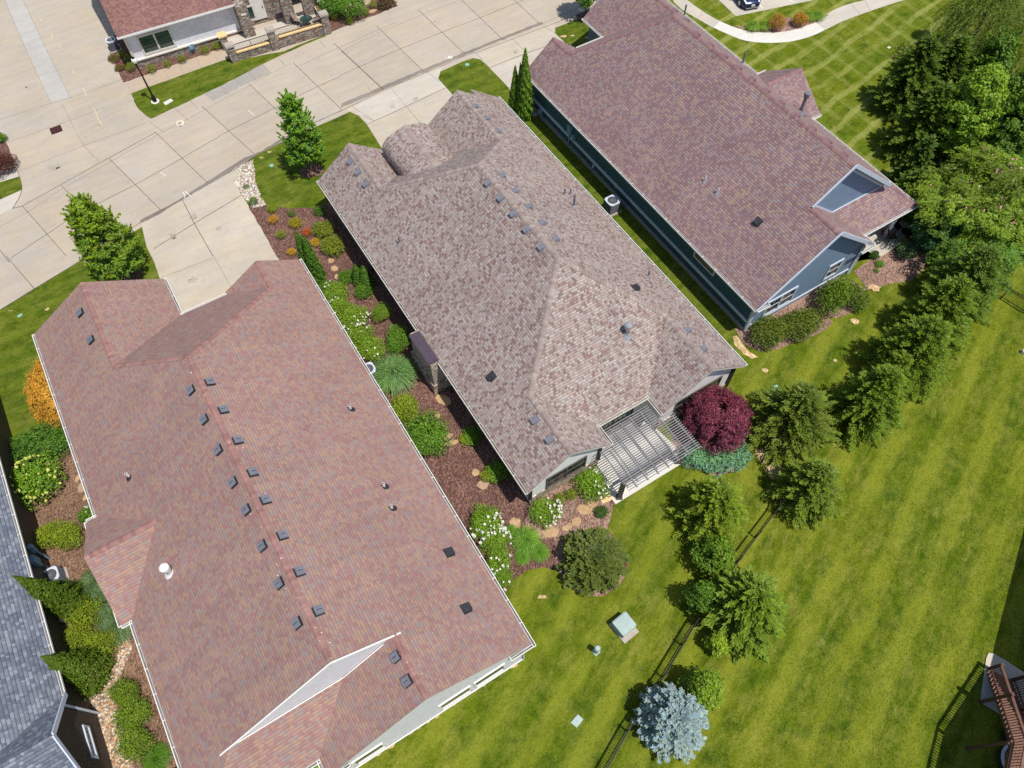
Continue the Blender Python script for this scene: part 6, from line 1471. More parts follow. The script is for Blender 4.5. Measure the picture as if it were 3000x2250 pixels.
def crown_mesh(name, H, R, z0, clusters=90, per=110, leaf=(.17, .11), prof=None, cl=.42, var=.22, warm=.12, up=.5, tip=(1.3, 1.25, .8), inner=.35, shoots=0):
    """Broadleaf crown between z0 and H, leaf clumps on an uneven envelope."""
    prof = prof or (lambda f: math.sin(min(1, f * 1.25 + .18) * math.pi * .5) * (1 - f) ** .55); C, N, T = [], [], []
    for i in range(clusters):
        f = R_.uniform(0, 1) ** .9; r = R * prof(f) * R_.uniform(inner, 1.08) ** .6; a = R_.uniform(0, 6.28); c = np.array([r * math.cos(a), r * math.sin(a), z0 + f * (H - z0)])
        k = int(per * R_.uniform(.5, 1.3)); d = unit(R_.normal(size=(k, 3)) + [0, 0, .3]); s = cl * R_.uniform(.65, 1.2)
        C.append(c + d * s * R_.uniform(.35, 1, (k, 1)) * [1, 1, .72]); outw = np.array([math.cos(a), math.sin(a), 0.2]) * .5
        N.append(d * .5 + outw + [0, 0, up] + R_.normal(0, .45, (k, 3))); g = R_.uniform(.82, 1.18); q = tints(k, var, warm) * g
        ff = np.clip(f * 1.2 - .3 + R_.normal(0, .3, k), 0, 1)[:, None]; T.append(q * (1 - ff) + q * np.array(tip) * ff)
    for i in range(shoots):                                  # loose leading shoots that break the outline
        f = R_.uniform(.05, 1.0); r = R * prof(f) * R_.uniform(.75, 1.0); a = R_.uniform(0, 6.28); L = R_.uniform(.35, .85); k = int(L * 42)
        st = R_.uniform(0, 1, (k, 1)); d = unit(np.array([math.cos(a) * .75, math.sin(a) * .75, R_.uniform(.5, 1.3)])); c = np.array([r * math.cos(a), r * math.sin(a), z0 + f * (H - z0)])
        C.append(c + d * st * L + R_.normal(0, .07, (k, 3)) * (1.15 - st)); N.append(R_.normal(0, .6, (k, 3)) + [0, 0, .7]); T.append(tints(k, var, warm) * np.array(tip) * R_.uniform(.85, 1.1))
    C, N, T = np.concatenate(C), np.concatenate(N), np.concatenate(T); s = R_.uniform(.7, 1.3, len(C)); return quads_mesh(name, leaf_quads(C, N, leaf[0] * s, leaf[1] * s), T)

def trunk_mb(H, r, limbs, lean=(0, 0), z_l=.3, R=1.0, seed=1):
    rr = random.Random(seed); m = MB(); path = [Vector((lean[0] * t * t * H, lean[1] * t * t * H, H * t)) for t in (0, .12, .35, .6, .85, 1)]
    m.tube(path, [r * 1.25, r, r * .85, r * .6, r * .35, r * .12], 8)
    for i in range(limbs):
        t = z_l + (0.9 - z_l) * (i + .5) / limbs; a = i * 2.4 + rr.uniform(-.3, .3); p = Vector((lean[0] * t * t * H, lean[1] * t * t * H, H * t)); L = R * (1.05 - t) * rr.uniform(.8, 1.1) + .2; d = Vector((math.cos(a), math.sin(a), rr.uniform(.5, .9)))
        m.tube([p, p + d * L * .5, p + d * L + Vector((0, 0, L * .15))], [r * .38 * (1.2 - t), r * .25 * (1.2 - t), r * .08], 5)
    return m
def mesh_thing(name, me, label, cat, loc, scale=1.0, rot=0.0, color=(.07, .12, .02), group=None, sz=None):
    o = bpy.data.objects.new(name, me); COL.objects.link(o); o.location = loc; o.rotation_euler = (0, 0, rot)
    o.scale = (scale, scale, sz or scale) if not isinstance(scale, tuple) else scale; o.color = (*[min(.75, c * LUM) for c in color], 1); return tag(o, label, cat, group)
def part(name, me, parent, color, scale=None):
    o = bpy.data.objects.new(name, me); COL.objects.link(o); o.parent = parent; o.color = (*[min(.75, c * LUM) for c in color], 1)
    if scale: o.scale = scale
    return o
def tree(label, base, me, color, trunk, cat='tree', name='tree', rot=0, mulch=0):
    t = thing(name, label, cat, base); part('crown', me, t, color); o = trunk.build('trunk', M['bark'], loc=(0, 0, 0)); o.parent = t; t.rotation_euler = (0, 0, rot); return t

GREEN, DEEP, YEL, LIME = (.052, .112, .010), (.026, .066, .012), (.120, .160, .012), (.085, .155, .012)
# prototypes
SH = [shrub_mesh('shrub', 1500, 16, .40, (.13, .085), tight=.5) for _ in range(3)]                                   # dense clipped
SB = [shrub_mesh('shrub', 1500, 12, .46, (.17, .11), .55, tip=(1.35, 1.25, .8)) for _ in range(3)]                       # loose leafy
SX = [shrub_mesh('shrub', 4200, 20, .36, (.085, .055), .6, tip=(1.35, 1.25, .8)) for _ in range(2)]                     # big, fine leaved
SS = [shrub_mesh('shrub', 2600, 22, .34, (.19, .05), .8, upness=.2, tip=(1.3, 1.2, .7), var=.3) for _ in range(2)]       # feathery
SBALL = [shrub_mesh('shrub', 1500, 30, .30, (.10, .07), .45, tight=0, tip=(1.2, 1.15, .8)) for _ in range(2)]
def at(px, h): return Vector((*P(px[0], px[1], h * .5)[:2], 0))
def bush(label, px, r, h, color, kind=SB, group=None, cat='shrub', name='shrub', sx=1.0, rot=None):
    me = kind[int(R_.integers(len(kind)))]; p = at(px, h)
    return mesh_thing(name, me, label, cat, p, (r * sx * R_.uniform(.92, 1.14), r * R_.uniform(.9, 1.1), h / 1.72), R_.uniform(0, 6.28) if rot is None else rot, color, group)
def blossoms(parent, n, r, color, size=.07, zlo=.45, var=.06, side=None, spread=1.0):
    """White or yellow flower heads sitting on the outside of a shrub (unit shrub space)."""
    m = MB(); k = 0; sc = parent.scale
    while k < n:
        d = Vector(R_.normal(size=3)).normalized()
        if d.z < zlo - .5: continue
        if side is not None and (d.x * math.cos(side) + d.y * math.sin(side)) < R_.uniform(-.3, .7): continue
        k += 1; p = Vector((d.x * .98, d.y * .98, (d.z * .92 + .82) * .9)); s = size * R_.uniform(.6, 1.2); g = 1 + R_.normal(0, var); c = tuple(min(1, x * g) for x in color)
        for _ in range(9):
            e = Vector(R_.normal(size=3)).normalized(); q = p + Vector((e.x * s / sc[0] * .6, e.y * s / sc[1] * .6, abs(e.z) * s / sc[2] * .6)); a = Vector((e.z, e.x, e.y)).cross(e).normalized(); b = e.cross(a); w = s * .62
            V = lambda v: Vector((v.x / sc[0], v.y / sc[1], v.z / sc[2])) * w
            m.face([q + V(a), q + V(b), q - V(a), q - V(b)], 0, tint=c)
    o = m.build('blossoms', M['petal'], loc=(0, 0, 0)); o.parent = parent; return o
WHITE_F, YEL_F = (.66, .67, .56), (.55, .60, .14)

# --- street maples
pm = lambda f: (min(1, f * 3.2 + .45)) * (1 - f) ** .62
b = P(*c1(2020, 1105)); tree('slender bright green maple in the lawn by the middle driveway', b, crown_mesh('crown', 6.8, 1.6, 1.1, 150, 85, (.165, .115), pm, .34, shoots=120, inner=.15, warm=.14, tip=(1.45, 1.3, .8)), (.070, .150, .014), trunk_mb(6.2, .075, 12, R=1.2, seed=3))
sheet('mulch_bed', [(b.x + .95 * math.cos(t), b.y + .8 * math.sin(t)) for t in np.linspace(0, 6.28, 18)[:-1]], 0.010, M['mulch'], .03, .3)
b = P(*c4(838, 118)); tree('bushy yellow-green maple in front of the left house, biggest street tree', b, crown_mesh('crown', 7.0, 2.2, 1.0, 230, 90, (.175, .12), pm, .42, shoots=180, inner=.15, tip=(1.6, 1.3, .8), warm=.16), (.078, .140, .012), trunk_mb(6.1, .09, 14, R=1.7, seed=4))
sheet('mulch_bed', [(b.x + .95 * math.cos(t), b.y + .8 * math.sin(t)) for t in np.linspace(0, 6.28, 18)[:-1]], 0.010, M['mulch'], .03, .3)
b = P(*c2(1580, 108)); tree('small maple beside the right house driveway, crown cut by the top edge', b, crown_mesh('crown', 5.6, 1.7, 1.5, 90, 90, (.18, .13), pm, .42), (.055, .115, .014), trunk_mb(5, .07, 10, R=1.2, seed=5))
sheet('mulch_bed', [(b.x + .8 * math.cos(t), b.y + .7 * math.sin(t)) for t in np.linspace(0, 6.28, 16)[:-1]], 0.010, M['mulch'], .03, .3)

# --- columnar arborvitae
AV = [cone_mesh('arborvitae', 1.0, 1.0, 4200, .62, (.055, .22), .0), cone_mesh('arborvitae', 1.0, 1.0, 4200, .72, (.055, .22), .0)]
def cone(label, base, H, r, col, k=0, group='columnar evergreens'):
    return mesh_thing('arborvitae', AV[k], label, 'evergreen', base, (r, r, H), R_.uniform(0, 6), col, group)
AVL = [cone_mesh('arborvitae', 4.6, .62, 5200, .7, (.19, .07), .05, .22), cone_mesh('arborvitae', 3.6, .62, 4600, .75, (.18, .07), .05, .22), cone_mesh('arborvitae', 4.4, 1.05, 9000, 1.0, (.12, .055), .03, .26)]
def av(label, base, H, r, k, col=GREEN, group='columnar evergreens'):
    h0, r0 = ((4.6, .62), (3.6, .62), (4.4, 1.05))[k]; return mesh_thing('arborvitae', AVL[k], label, 'evergreen', base, (r / r0, r / r0, H / h0), R_.uniform(0, 6), col, group)
av('tallest slim arborvitae at the corner of the teal wall', P(*c2(1190, 762)), 6.2, .72, 0, LIME); av('shorter slim arborvitae left of the tallest at the teal corner', P(*c2(1128, 735)), 4.4, .62, 1, LIME); av('slim arborvitae squeezed between its two neighbours at the teal corner', P(*c2(1160, 755)), 4.9, .45, 1, GREEN)
av('slim arborvitae by the left house corner, left of a pair', P(*z3(640, 745)), 4.9, .62, 0, GREEN); av('slim arborvitae by the left house corner, right of a pair', P(*z3(692, 770)), 4.9, .6, 0, GREEN)
av('upper wide green cone leaning over the slate roof edge', P(*c7(505, 610)), 5.9, 1.2, 2, (.070, .112, .010)); av('lower wide green cone beside the brown house corner', P(*c7(620, 1050)), 5.0, 1.3, 2, (.070, .112, .010))
av('dwarf cone evergreen in front of the middle house wall, left of two', P(*z3(1000, 770)), 2.0, .5, 1, GREEN, 'dwarf cones'); av('dwarf cone evergreen in front of the middle house wall, right of two', P(*z3(1062, 790)), 2.1, .58, 1, GREEN, 'dwarf cones')

# --- front bed of the middle house
bush('small green ball shrub on the gravel by the driveway', z3(165, 127), .45, .62, GREEN, SBALL); bush('yellow-green mound at the gravel end of the mulch', z3(312, 187), .44, .55, YEL, SS)
bush('orange-yellow little shrub nearest the driveway edge', z3(322, 272), .42, .7, (.30, .17, .012), SBALL); bush('tiny green shrub between lawn edge and orange shrubs', z3(462, 228), .32, .45, GREEN, SBALL)
bush('yellow and orange mottled shrub, middle of the front bed', z3(497, 300), .56, .62, (.17, .15, .015), SS); bush('yellow-green ball shrub by the driveway with dark shadow', z3(383, 390), .46, .72, YEL, SBALL)
bush('red-orange leaved shrub, reddest in the front bed', z3(583, 371), .42, .6, (.27, .075, .02), SBALL); bush('golden shrub just below the red-orange one', z3(648, 450), .42, .6, (.28, .19, .012), SBALL); bush('golden shrub half hidden behind the slim arborvitae pair', z3(462, 525), .38, .55, (.30, .19, .012), SBALL)
bush('dark green mound against the front corner of the middle house', z3(680, 205), .55, .7, GREEN, SH)
bush('big yellow-green spirea, upper of two beside the house wall', z3(712, 352), .85, .95, (.095, .125, .014), SS); bush('big yellow-green spirea, lower of two beside the house wall', z3(790, 478), .98, 1.05, (.100, .130, .014), SS)
bush('low green mound left of the dwarf cones', z3(900, 722), .62, .7, GREEN, SS); bush('low green mound under the dwarf cones', z3(1030, 828), .72, .8, GREEN, SS)
bush('round yellow-green clipped ball by the middle house wall', z3(1172, 1005), .74, 1.05, (.085, .14, .014), SX); bush('larger round dark green clipped ball above the chimney', z3(1287, 1207), 1.03, 1.4, (.060, .13, .012), SX)
# hydrangea border along the left house
for lb, px, r, h, fl, sd_a in (('hydrangea mass without many flowers below the slim arborvitae', z3(800, 845), .95, 1.25, 5, .6), ('leafy hydrangea between the eaves and the bare mulch', z3(845, 955), .85, 1.2, 6, .6), ('hydrangea with thick white flowers on its right side', z3(955, 1050), 1.15, 1.35, 34, .7), ('yellow-green hydrangea below the thickly flowered one', z3(1000, 1175), .95, 1.25, 10, .6), ('hydrangea with few flowers beside the fountain grass', z3(1075, 1290), 1.0, 1.25, 12, -1.2)):
    o = bush(lb, px, r, h, (.098, .165, .015), SX, 'hydrangeas along the left house'); blossoms(o, fl, 1, WHITE_F, .085, .5, side=sd_a)
bush('green hydrangea foliage tucked under the left house eaves', z3(720, 800), .6, 1.0, GREEN, SX, 'hydrangeas along the left house')
bush('very large oval dark green shrub between the two houses', c5(545, 1170), 1.62, 2.0, (.060, .125, .012), SX); bush('yellow tinged lobe at the upper end of the large oval shrub', c5(420, 985), 1.15, 1.5, (.115, .16, .012), SX)
bush('small green shrub beside the house wall above its twin', c5(850, 1165), .62, .7, GREEN, SB); bush('yellow-green small shrub left of the upper small green one', c5(808, 1185), .42, .5, YEL, SB); bush('small green shrub lower on the same wall, second of two', c5(1010, 1395), .72, .75, GREEN, SB); bush('yellow-green small shrub left of the lower small green one', c5(955, 1420), .46, .55, YEL, SB)
# fountain grasses
TG = [tussock_mesh('ornamental_grass', 1700, 1.0, 1.0, .018), tussock_mesh('ornamental_grass', 1000, 1.0, 1.0, .02)]
def tuss(label, px, r, h, col, k=1, group='fountain grasses'): return mesh_thing('ornamental_grass', TG[k], label, 'grass clump', at(px, h * .6), (r, r, h), R_.uniform(0, 6), col, group)
tuss('huge blue-green fountain grass between the left house and the chimney', z3(1265, 1480), 1.62, 1.75, (.085, .150, .045), 0)
for lb, px, r, h in (('main bright fine grass tuft by the stepping stones', z5(390, 1475), .95, .9), ('smaller bright grass tuft right of the main tuft', z5(500, 1570), .62, .7), ('small grass tuft below the main tuft', z5(365, 1612), .48, .55), ('small grass tuft above left of the main tuft', z5(265, 1395), .42, .5)): tuss(lb, px, r, h, (.085, .165, .018))
for lb, px, r in (('grass tuft at the left end of the island bed', c3(455, 168), .75), ('second grass tuft from the left in the island bed', c3(530, 162), .72), ('grass tuft beside the right orange island shrub', c3(815, 105), .75), ('grass tuft at the right end of the island bed', c3(878, 102), .72)): tuss(lb, px, r, 1.0, (.11, .18, .018))
for lb, px in (('blue-green grass under the left house side gable, upper', c7(620, 470)), ('blue-green grass under the left house side gable, middle', c7(680, 600)), ('blue-green grass under the left house side gable, lower', c7(760, 730))): tuss(lb, px, 1.15, 1.3, (.070, .110, .042), 0)
# lower hydrangeas
for lb, px, r, h, fl, sd_a in (('white-flowered hydrangea at the head of the lower border', c8(925, 60), 1.0, 1.3, 38, .9), ('white-flowered hydrangea in the middle of the lower border', c8(1000, 190), .9, 1.25, 34, .5), ('sparsely flowered hydrangea near the tail of the lower border', c8(1010, 310), .85, 1.15, 22, .4), ('last hydrangea of the lower border against the left house eaves', c8(1045, 430), .7, 1.0, 12, .4), ('white hydrangea in front of the rear window', z5(550, 1235), .98, 1.3, 34, -2.6), ('leafy hydrangea beside the pergola post', z5(935, 1020), 1.12, 1.4, 26, -1.8)):
    o = bush(lb, px, r, h, (.090, .162, .014), SX, 'white hydrangeas'); blossoms(o, fl, 1, WHITE_F, .10, .45, side=sd_a)
bush('yellowish ball shrub between the two rear hydrangeas', z5(752, 1100), .42, .65, YEL, SH); bush('yellow-green shrub half behind the window hydrangea', z5(662, 1140), .4, .7, YEL, SH); bush('small dark juniper tuft on the pink mulch by the patio', z5(1003, 1240), .47, .5, (.035, .075, .02), SS)
# --- purple maple, blue juniper
b = P(*z5(1885, 590)); tree('deep purple leaved maple behind the pergola', b, crown_mesh('crown', 3.3, 1.85, .6, 230, 110, (.14, .065), lambda f: math.sqrt(max(0, 1 - (f * 1.15 - .25) ** 2)), .42, var=.3, warm=.05, up=.6, tip=(1.35, 1.1, 1.0)), (.105, .026, .046), trunk_mb(2.6, .11, 10, R=1.5, seed=8))
for lb, px, r in (('blue-green juniper lobe left of the purple maple base', z5(1770, 775), 1.05), ('blue-green juniper lobe in the middle below the purple maple', z5(1910, 815), 1.15), ('blue-green juniper lobe right of the purple maple base', z5(2065, 770), 1.15)): bush(lb, px, r, .95, (.085, .185, .130), SS, 'blue junipers below the purple maple')

# --- spruces along the fence and in the lawn
def spruce(label, base, H, R, color, seed=0, **kw):
    t = thing('spruce_tree', label, 'conifer', base); part('crown', spruce_mesh('crown', H, R, **kw), t, color); o = trunk_mb(H * .96, .05 + H * .012, 0).build('trunk', M['bark'], loc=(0, 0, 0)); o.parent = t; t.rotation_euler = (0, 0, R_.uniform(0, 6)); return t
SG, SY, SD = (.088, .134, .014), (.100, .142, .012), (.070, .112, .018)
spruce('round dark dwarf spruce on a pink mulch ring', P(*c8(1625, 345)), 2.5, 1.85, (.066, .090, .022), whorl=.2, arms=15, twig=(.26, .04), shape=.45, droop=.1, lift=.3)
def sp_at(px, H, f=.4): return Vector((*P(px[0], px[1], H * f)[:2], 0))
spruce('yellowish spruce standing right below the patio lawn', sp_at(z5(1912, 1215), 4.6), 4.6, 2.25, SY, whorl=.3, arms=11)
spruce('sparse twiggy conifer between the green valve lids and the fence', sp_at(c6(715, 1050), 5.0), 5.0, 2.85, (.085, .118, .018), whorl=.4, arms=9, dens=.75, twig=(.4, .04), droop=.12)
spruce('dense spruce at the fence right of the twiggy conifer', sp_at(c6(1215, 940), 5.6), 5.6, 2.35, SG, whorl=.34, arms=10)
spruce('wide spruce in the middle of the fence row', sp_at(c6(1490, 640), 5.8), 5.8, 2.8, SG, whorl=.34, arms=10)
spruce('spruce in the fence row just below the topmost one', sp_at(c6(1660, 380), 5.6), 5.6, 2.6, SG, whorl=.34, arms=10)
spruce('topmost spruce of the fence row by the flowering tree', sp_at(c6(1820, 180), 5.8), 5.8, 2.75, (.078, .125, .02), whorl=.34, arms=10)
spruce('bright yellow-green spruce on the lawn side of the fence gap', sp_at(c6(825, 1500), 4.4), 4.4, 2.1, (.090, .130, .016), whorl=.32, arms=10, tipt=(1.5, 1.45, .9))
spruce('big dark spruce on the fence in the middle of the lawn', sp_at(c9(405, 610), 5.0), 5.0, 2.45, SG, whorl=.32, arms=11, twig=(.38, .05))
spruce('small spruce at the fence filling the gap above the wide one', sp_at(c6(1330, 780), 4.0), 4.0, 1.6, SG, whorl=.32, arms=9)
spruce('powder blue spruce at the bottom of the fence', sp_at(c8(2150, 1340), 3.6), 3.6, 1.72, (.165, .215, .228), whorl=.24, arms=13, twig=(.24, .05), tipt=(1.35, 1.35, 1.35), shape=.5, lift=.3)
# light green saplings by the fence
def sapling(label, px, H, R, col, n=50, k=1): b = sp_at(px, H); return tree(label, b, crown_mesh('crown', H, R, .4, n, 80, (.16, .09), None, .4), col, trunk_mb(H * .9, .04, 6, R=R * .8, seed=int(px[0])))
sapling('light green sapling behind the powder blue spruce', c9(120, 1150), 3.0, 1.3, (.105, .165, .018), 70); sapling('light green sapling above the big dark fence spruce', c9(195, 290), 2.8, 1.35, (.075, .135, .014), 60); sapling('bright green seedling under the left side of the big dark spruce', c9(215, 850), 1.6, .75, (.13, .19, .015), 24); sapling('dark leafy sapling hugging the big dark spruce at left', c9(110, 560), 3.0, 1.0, (.055, .11, .012), 40)
# hedge behind the teal house
YW = [shrub_mesh('yew', 4200, 26, .34, (.14, .04), .8, upness=.3, tip=(1.6, 1.35, .7), var=.3) for _ in range(2)]
def yew(label, px, rx, ry, h, col=(.050, .078, .010), rot=-.5): return mesh_thing('yew_hedge', YW[int(R_.integers(2))], label, 'hedge', at(px, h), (rx, ry, h / 1.72), rot, col, 'yews behind the teal house')
rt = math.atan2(FR.V.y, FR.V.x)
yew('long clipped yew under the double window', c6(570, 480), 1.6, 1.3, 1.5, rot=rt); yew('clipped yew lobe nearest the mulch tongue', c6(775, 430), 1.7, 1.25, 1.5, rot=rt); yew('tall bright yew between window and lawn', c6(985, 245), 1.75, 1.1, 2.4, (.058, .110, .012), rot=rt + .35); yew('low dark yew mound right of the tall bright one', c6(1100, 245), 1.0, 1.6, 1.2, (.050, .085, .012), rot=rt)
bush('blue-green juniper beside the shady patio', c3(1450, 1612), .95, .8, (.060, .110, .065), SS); bush('small green weed clump on the pink mulch', c6(1275, 50), .35, .25, GREEN, SB); bush('tiny green weed clump lower on the pink mulch', c6(1255, 95), .2, .18, GREEN, SB); bush('purple plant in the dark pot', (2596, 682), .32, .5, (.16, .04, .12), SB); bush('dark green plant in the pot by the bed', (2562, 748), .3, .5, DEEP, SB)

# --- wooded edge at the right
def willow_mesh(name, H, R, n=420):
    Vs, Ts = [], []
    for i in range(n):
        f = R_.uniform(.25, 1.0); a = R_.uniform(0, 6.28); r = R * math.sqrt(R_.uniform(.02, 1)) * (1.1 - .55 * f); p = np.array([r * math.cos(a), r * math.sin(a), H * (.45 + .55 * f)]); L = R_.uniform(1.2, 2.6); k = int(L / .085); s = np.linspace(0, 1, k)
        out = np.array([math.cos(a), math.sin(a), 0]) * R_.uniform(.35, .8) + np.array([R_.normal(0, .25), R_.normal(0, .25), 0]); q = p + out * (s * L * .75)[:, None] + np.array([0, 0, -1]) * (s ** 1.7 * L * .8)[:, None] + R_.normal(0, .02, (k, 3)); d = out + np.array([0, 0, -1]) * (s * 1.2)[:, None] + R_.normal(0, .35, (k, 3))
        Vs.append(sprig_quads(q, d, R_.uniform(.16, .3, k), .022)); t = tints(k, .25, .12) * R_.uniform(.75, 1.25); Ts += [t, t]
    return quads_mesh(name, np.concatenate(Vs), np.concatenate(Ts))
W1 = willow_mesh('crown', 7.0, 3.4, 640); W2 = willow_mesh('crown', 7.0, 3.6, 560)
tree('weeping willow at the top right corner, nearest the lawn', sp_at(c3(1880, 240), 7.0, .5), W1, (.110, .150, .022), trunk_mb(6, .2, 10, R=2.2, seed=21)); tree('weeping willow at the top right edge, behind the other willow', sp_at(c3(2190, 120), 8, .5), W2, (.095, .140, .020), trunk_mb(6.5, .2, 10, R=2.2, seed=22)); tree('yellowish willow at the right edge below the willows', sp_at(c3(2230, 480), 6.0, .5), willow_mesh('crown', 6.0, 2.4, 300), (.135, .165, .018), trunk_mb(5.5, .15, 10, R=2.0, seed=23))
for lb, px, H, R, c in (('dark spruce nearest the crosscut lawn under the willow', c3(1480, 520), 6.2, 2.7, SD), ('second dark spruce right of the lawn edge', c3(1680, 500), 6.0, 2.3, SD), ('dark spruce below the bright green tree', c3(1560, 820), 6.2, 2.6, SD), ('grey-green spruce at the middle of the wood', c3(1830, 840), 6.2, 2.9, (.060, .095, .028)), ('narrow young spruce between lawn and flowering tree', c3(1500, 1080), 4.6, 1.3, (.055, .095, .02)), ('low spruce behind the teal house patio', c3(1460, 1260), 3.8, 1.8, SD), ('spruce tucked at the right edge above the flowering tree', c3(2100, 900), 5.6, 2.6, (.06, .1, .02))):
    spruce(lb, sp_at(px, H), H, R, c, whorl=.36, arms=9, twig=(.36, .045))
tree('bright lime green tree rising out of the dark spruces', sp_at(c3(1915, 640), 8.0, .7), crown_mesh('crown', 8.0, 2.9, 1.5, 230, 95, (.2, .12), None, .5, tip=(1.3, 1.2, .8)), (.110, .185, .016), trunk_mb(6, .1, 10, R=1.6, seed=31)); tree('mid green tree at the right edge above the flowering tree', sp_at(c3(2170, 620), 6.4, .6), crown_mesh('crown', 6.4, 2.0, 1.2, 110, 90, (.2, .12), None, .5), (.085, .150, .018), trunk_mb(5.8, .1, 10, R=1.6, seed=32)); tree('dark leafy undergrowth tree between patio and flowering tree', sp_at(c3(1640, 1480), 3.6, .5), crown_mesh('crown', 3.6, 2.0, .4, 110, 85, (.2, .12), None, .5), (.030, .080, .030), trunk_mb(3, .07, 8, R=1.5, seed=33))
tree('rounded mid green tree at the right edge beside the lime tree', sp_at(c3(2150, 800), 6.6, .65), crown_mesh('crown', 6.6, 2.9, 1.2, 190, 90, (.19, .12), None, .5, shoots=60), (.062, .118, .014), trunk_mb(6, .1, 8, R=1.6, seed=35)); tree('rounded leafy tree just above the lime tree under the willows', sp_at(c3(2010, 400), 6.2, .65), crown_mesh('crown', 6.2, 2.5, 1.2, 150, 90, (.19, .12), None, .5, shoots=50), (.058, .112, .014), trunk_mb(5.6, .1, 8, R=1.6, seed=36))
tree('dark leafy tree at the very top of the wood', sp_at(c3(1860, 20), 6.4, .6), crown_mesh('crown', 6.4, 1.6, 1.2, 80, 85, (.2, .12), None, .5), (.035, .08, .014), trunk_mb(5.8, .1, 8, R=1.3, seed=34))
def mimosa_mesh(name, H, R, pads=70, per=26):
    """Flat feathery pads at different heights with gaps between them."""
    Vs, Ts, Fl = [], [], []
    for i in range(pads):
        a = R_.uniform(0, 6.28); rr = R * math.sqrt(R_.uniform(.0, 1)); lay = R_.uniform(.5, 1.0); pc = np.array([rr * math.cos(a), rr * math.sin(a), H * lay * (1 - .3 * (rr / R) ** 2)]); g = R_.uniform(.6, 1.3); pr = R_.uniform(.5, 1.05); hot = R_.uniform() < .6
        for j in range(int(per * R_.uniform(.6, 1.3))):
            b = R_.uniform(0, 6.28); q0 = pr * math.sqrt(R_.uniform(0, 1)); p = pc + np.array([q0 * math.cos(b), q0 * math.sin(b), R_.normal(.0, .1) - .25 * (q0 / pr) ** 2])
            az = .55 * a + .45 * b + R_.normal(0, .6); ax_ = np.array([math.cos(az), math.sin(az), R_.normal(-.12, .2)]); sd3 = np.array([-math.sin(az), math.cos(az), 0]); L = R_.uniform(.45, .85); k = 9; s = np.linspace(.1, 1, k)
            for w in (-1, 1):
                q = p + ax_ * (s * L)[:, None] - np.array([0, 0, .18]) * (s ** 2)[:, None]; d = sd3 * w + ax_ * .45 + np.array([0, 0, R_.normal(-.12, .15)]) + np.zeros((k, 1)); l = .26 * np.sin(s * math.pi * .8 + .35) + .06; T = unit(d); N = np.array([0, 0, 1.0]) + R_.normal(0, .4, (k, 3))
                Vs.append(leaf_quads(q + T * (l / 2)[:, None], N, l, .07, T)); Ts.append(tints(k, .2, .1) * g)
            if hot and lay > .7 and R_.uniform() < .16: Fl.append(p + [0, 0, .14])
    return quads_mesh(name, np.concatenate(Vs), np.concatenate(Ts)), Fl
me, fl = mimosa_mesh('crown', 5.8, 4.3, 100, 24); bp = sp_at(c3(2010, 1280), 5.2, .7); t = tree('large feathery silk tree with scattered pink flowers at the right edge', bp, me, (.108, .160, .012), trunk_mb(4.6, .14, 12, R=3.0, seed=41)); m = MB()
for p in fl:
    p = Vector(p); c = random.choice([(.75, .42, .36), (.85, .62, .5), (.7, .35, .34)])
    for _ in range(7): e = Vector(R_.normal(size=3)).normalized(); a = e.orthogonal().normalized() * .075; b_ = e.cross(a).normalized() * .03; q = p + e * .07; m.face([q + a, q + b_, q - a, q - b_], tint=c)
o = m.build('blossoms', M['petal'], loc=(0, 0, 0)); o.parent = t
me, fl = mimosa_mesh('crown', 4.8, 2.7, 38, 22); t = tree('lower feathery limb tree below the large silk tree', sp_at(c3(1950, 1590), 4.0, .6), me, (.075, .145, .018), trunk_mb(4.0, .09, 8, R=1.8, seed=42))

# --- across the street
BALLS = 'clipped balls in front of the pale house'
for lb, q, r in (('ball shrub nearest the pale house air conditioner', (790, 342), 32), ('ball shrub, second of three down the pale house corner', (826, 372), 32), ('largest ball shrub at the corner behind the lamp post', (845, 430), 38), ('first ball shrub along the pale house walk', (980, 443), 34), ('small ball shrub below the double window', (1083, 411), 29), ('ball shrub at the right end of the double window', (1178, 377), 35), ('ball shrub right of the blue gas meter', (1325, 320), 36), ('ball shrub against the low stone pier', (1403, 293), 33)):
    bush(lb, c1(*q), r / 2.212 / 34 * 1.03, r / 2.212 / 34 * 1.75, (.105, .135, .012), SBALL, BALLS)
for lb, q, r in (('ball shrub close to the right stone pier', (1552, 180), 44), ('ball shrub by the street left of the big leafy shrub shadow', (1710, 222), 48), ('ball shrub among the pale rocks', (1885, 122), 50), ('ball shrub at the top edge above the rocks', (1962, 42), 52)): bush(lb, z2(*q), r / 3.687 / 31, r / 3.687 / 31 * 1.7, (.105, .140, .012), SBALL, BALLS)
for lb, q, r in (('big leafy shrub left part at the top edge across the street', (1500, 30), 1.3), ('big leafy shrub right part at the top edge across the street', (1720, 45), 1.5)): o = bush(lb, z2(*q), r, 2.4, (.060, .135, .014), SX); blossoms(o, 8, 1, (.7, .75, .6), .09, .3, side=3.0)
bush('dark bronze shrub at the top edge across the street', z2(2100, 20), .9, .7, (.050, .035, .022), SB)
for lb, q in (('red flowering plant by the court edge, upper', (738, 378)), ('red flowering plant by the court edge, lower', (775, 435))): o = bush(lb, c1(*q), .5, .35, (.06, .06, .02), SB); blossoms(o, 16, 1, (.45, .02, .05), .05, .2)
bush('dark red barberry at the left picture edge', (8, 477), 1.15, 1.3, (.055, .020, .018), SX); bush('small green shrub above the dark red barberry', (2, 403), .45, .6, GREEN, SB); tuss('little sage tuft in the pale gravel wedge', c1(1595, 1210), .3, .3, (.12, .14, .07)) 
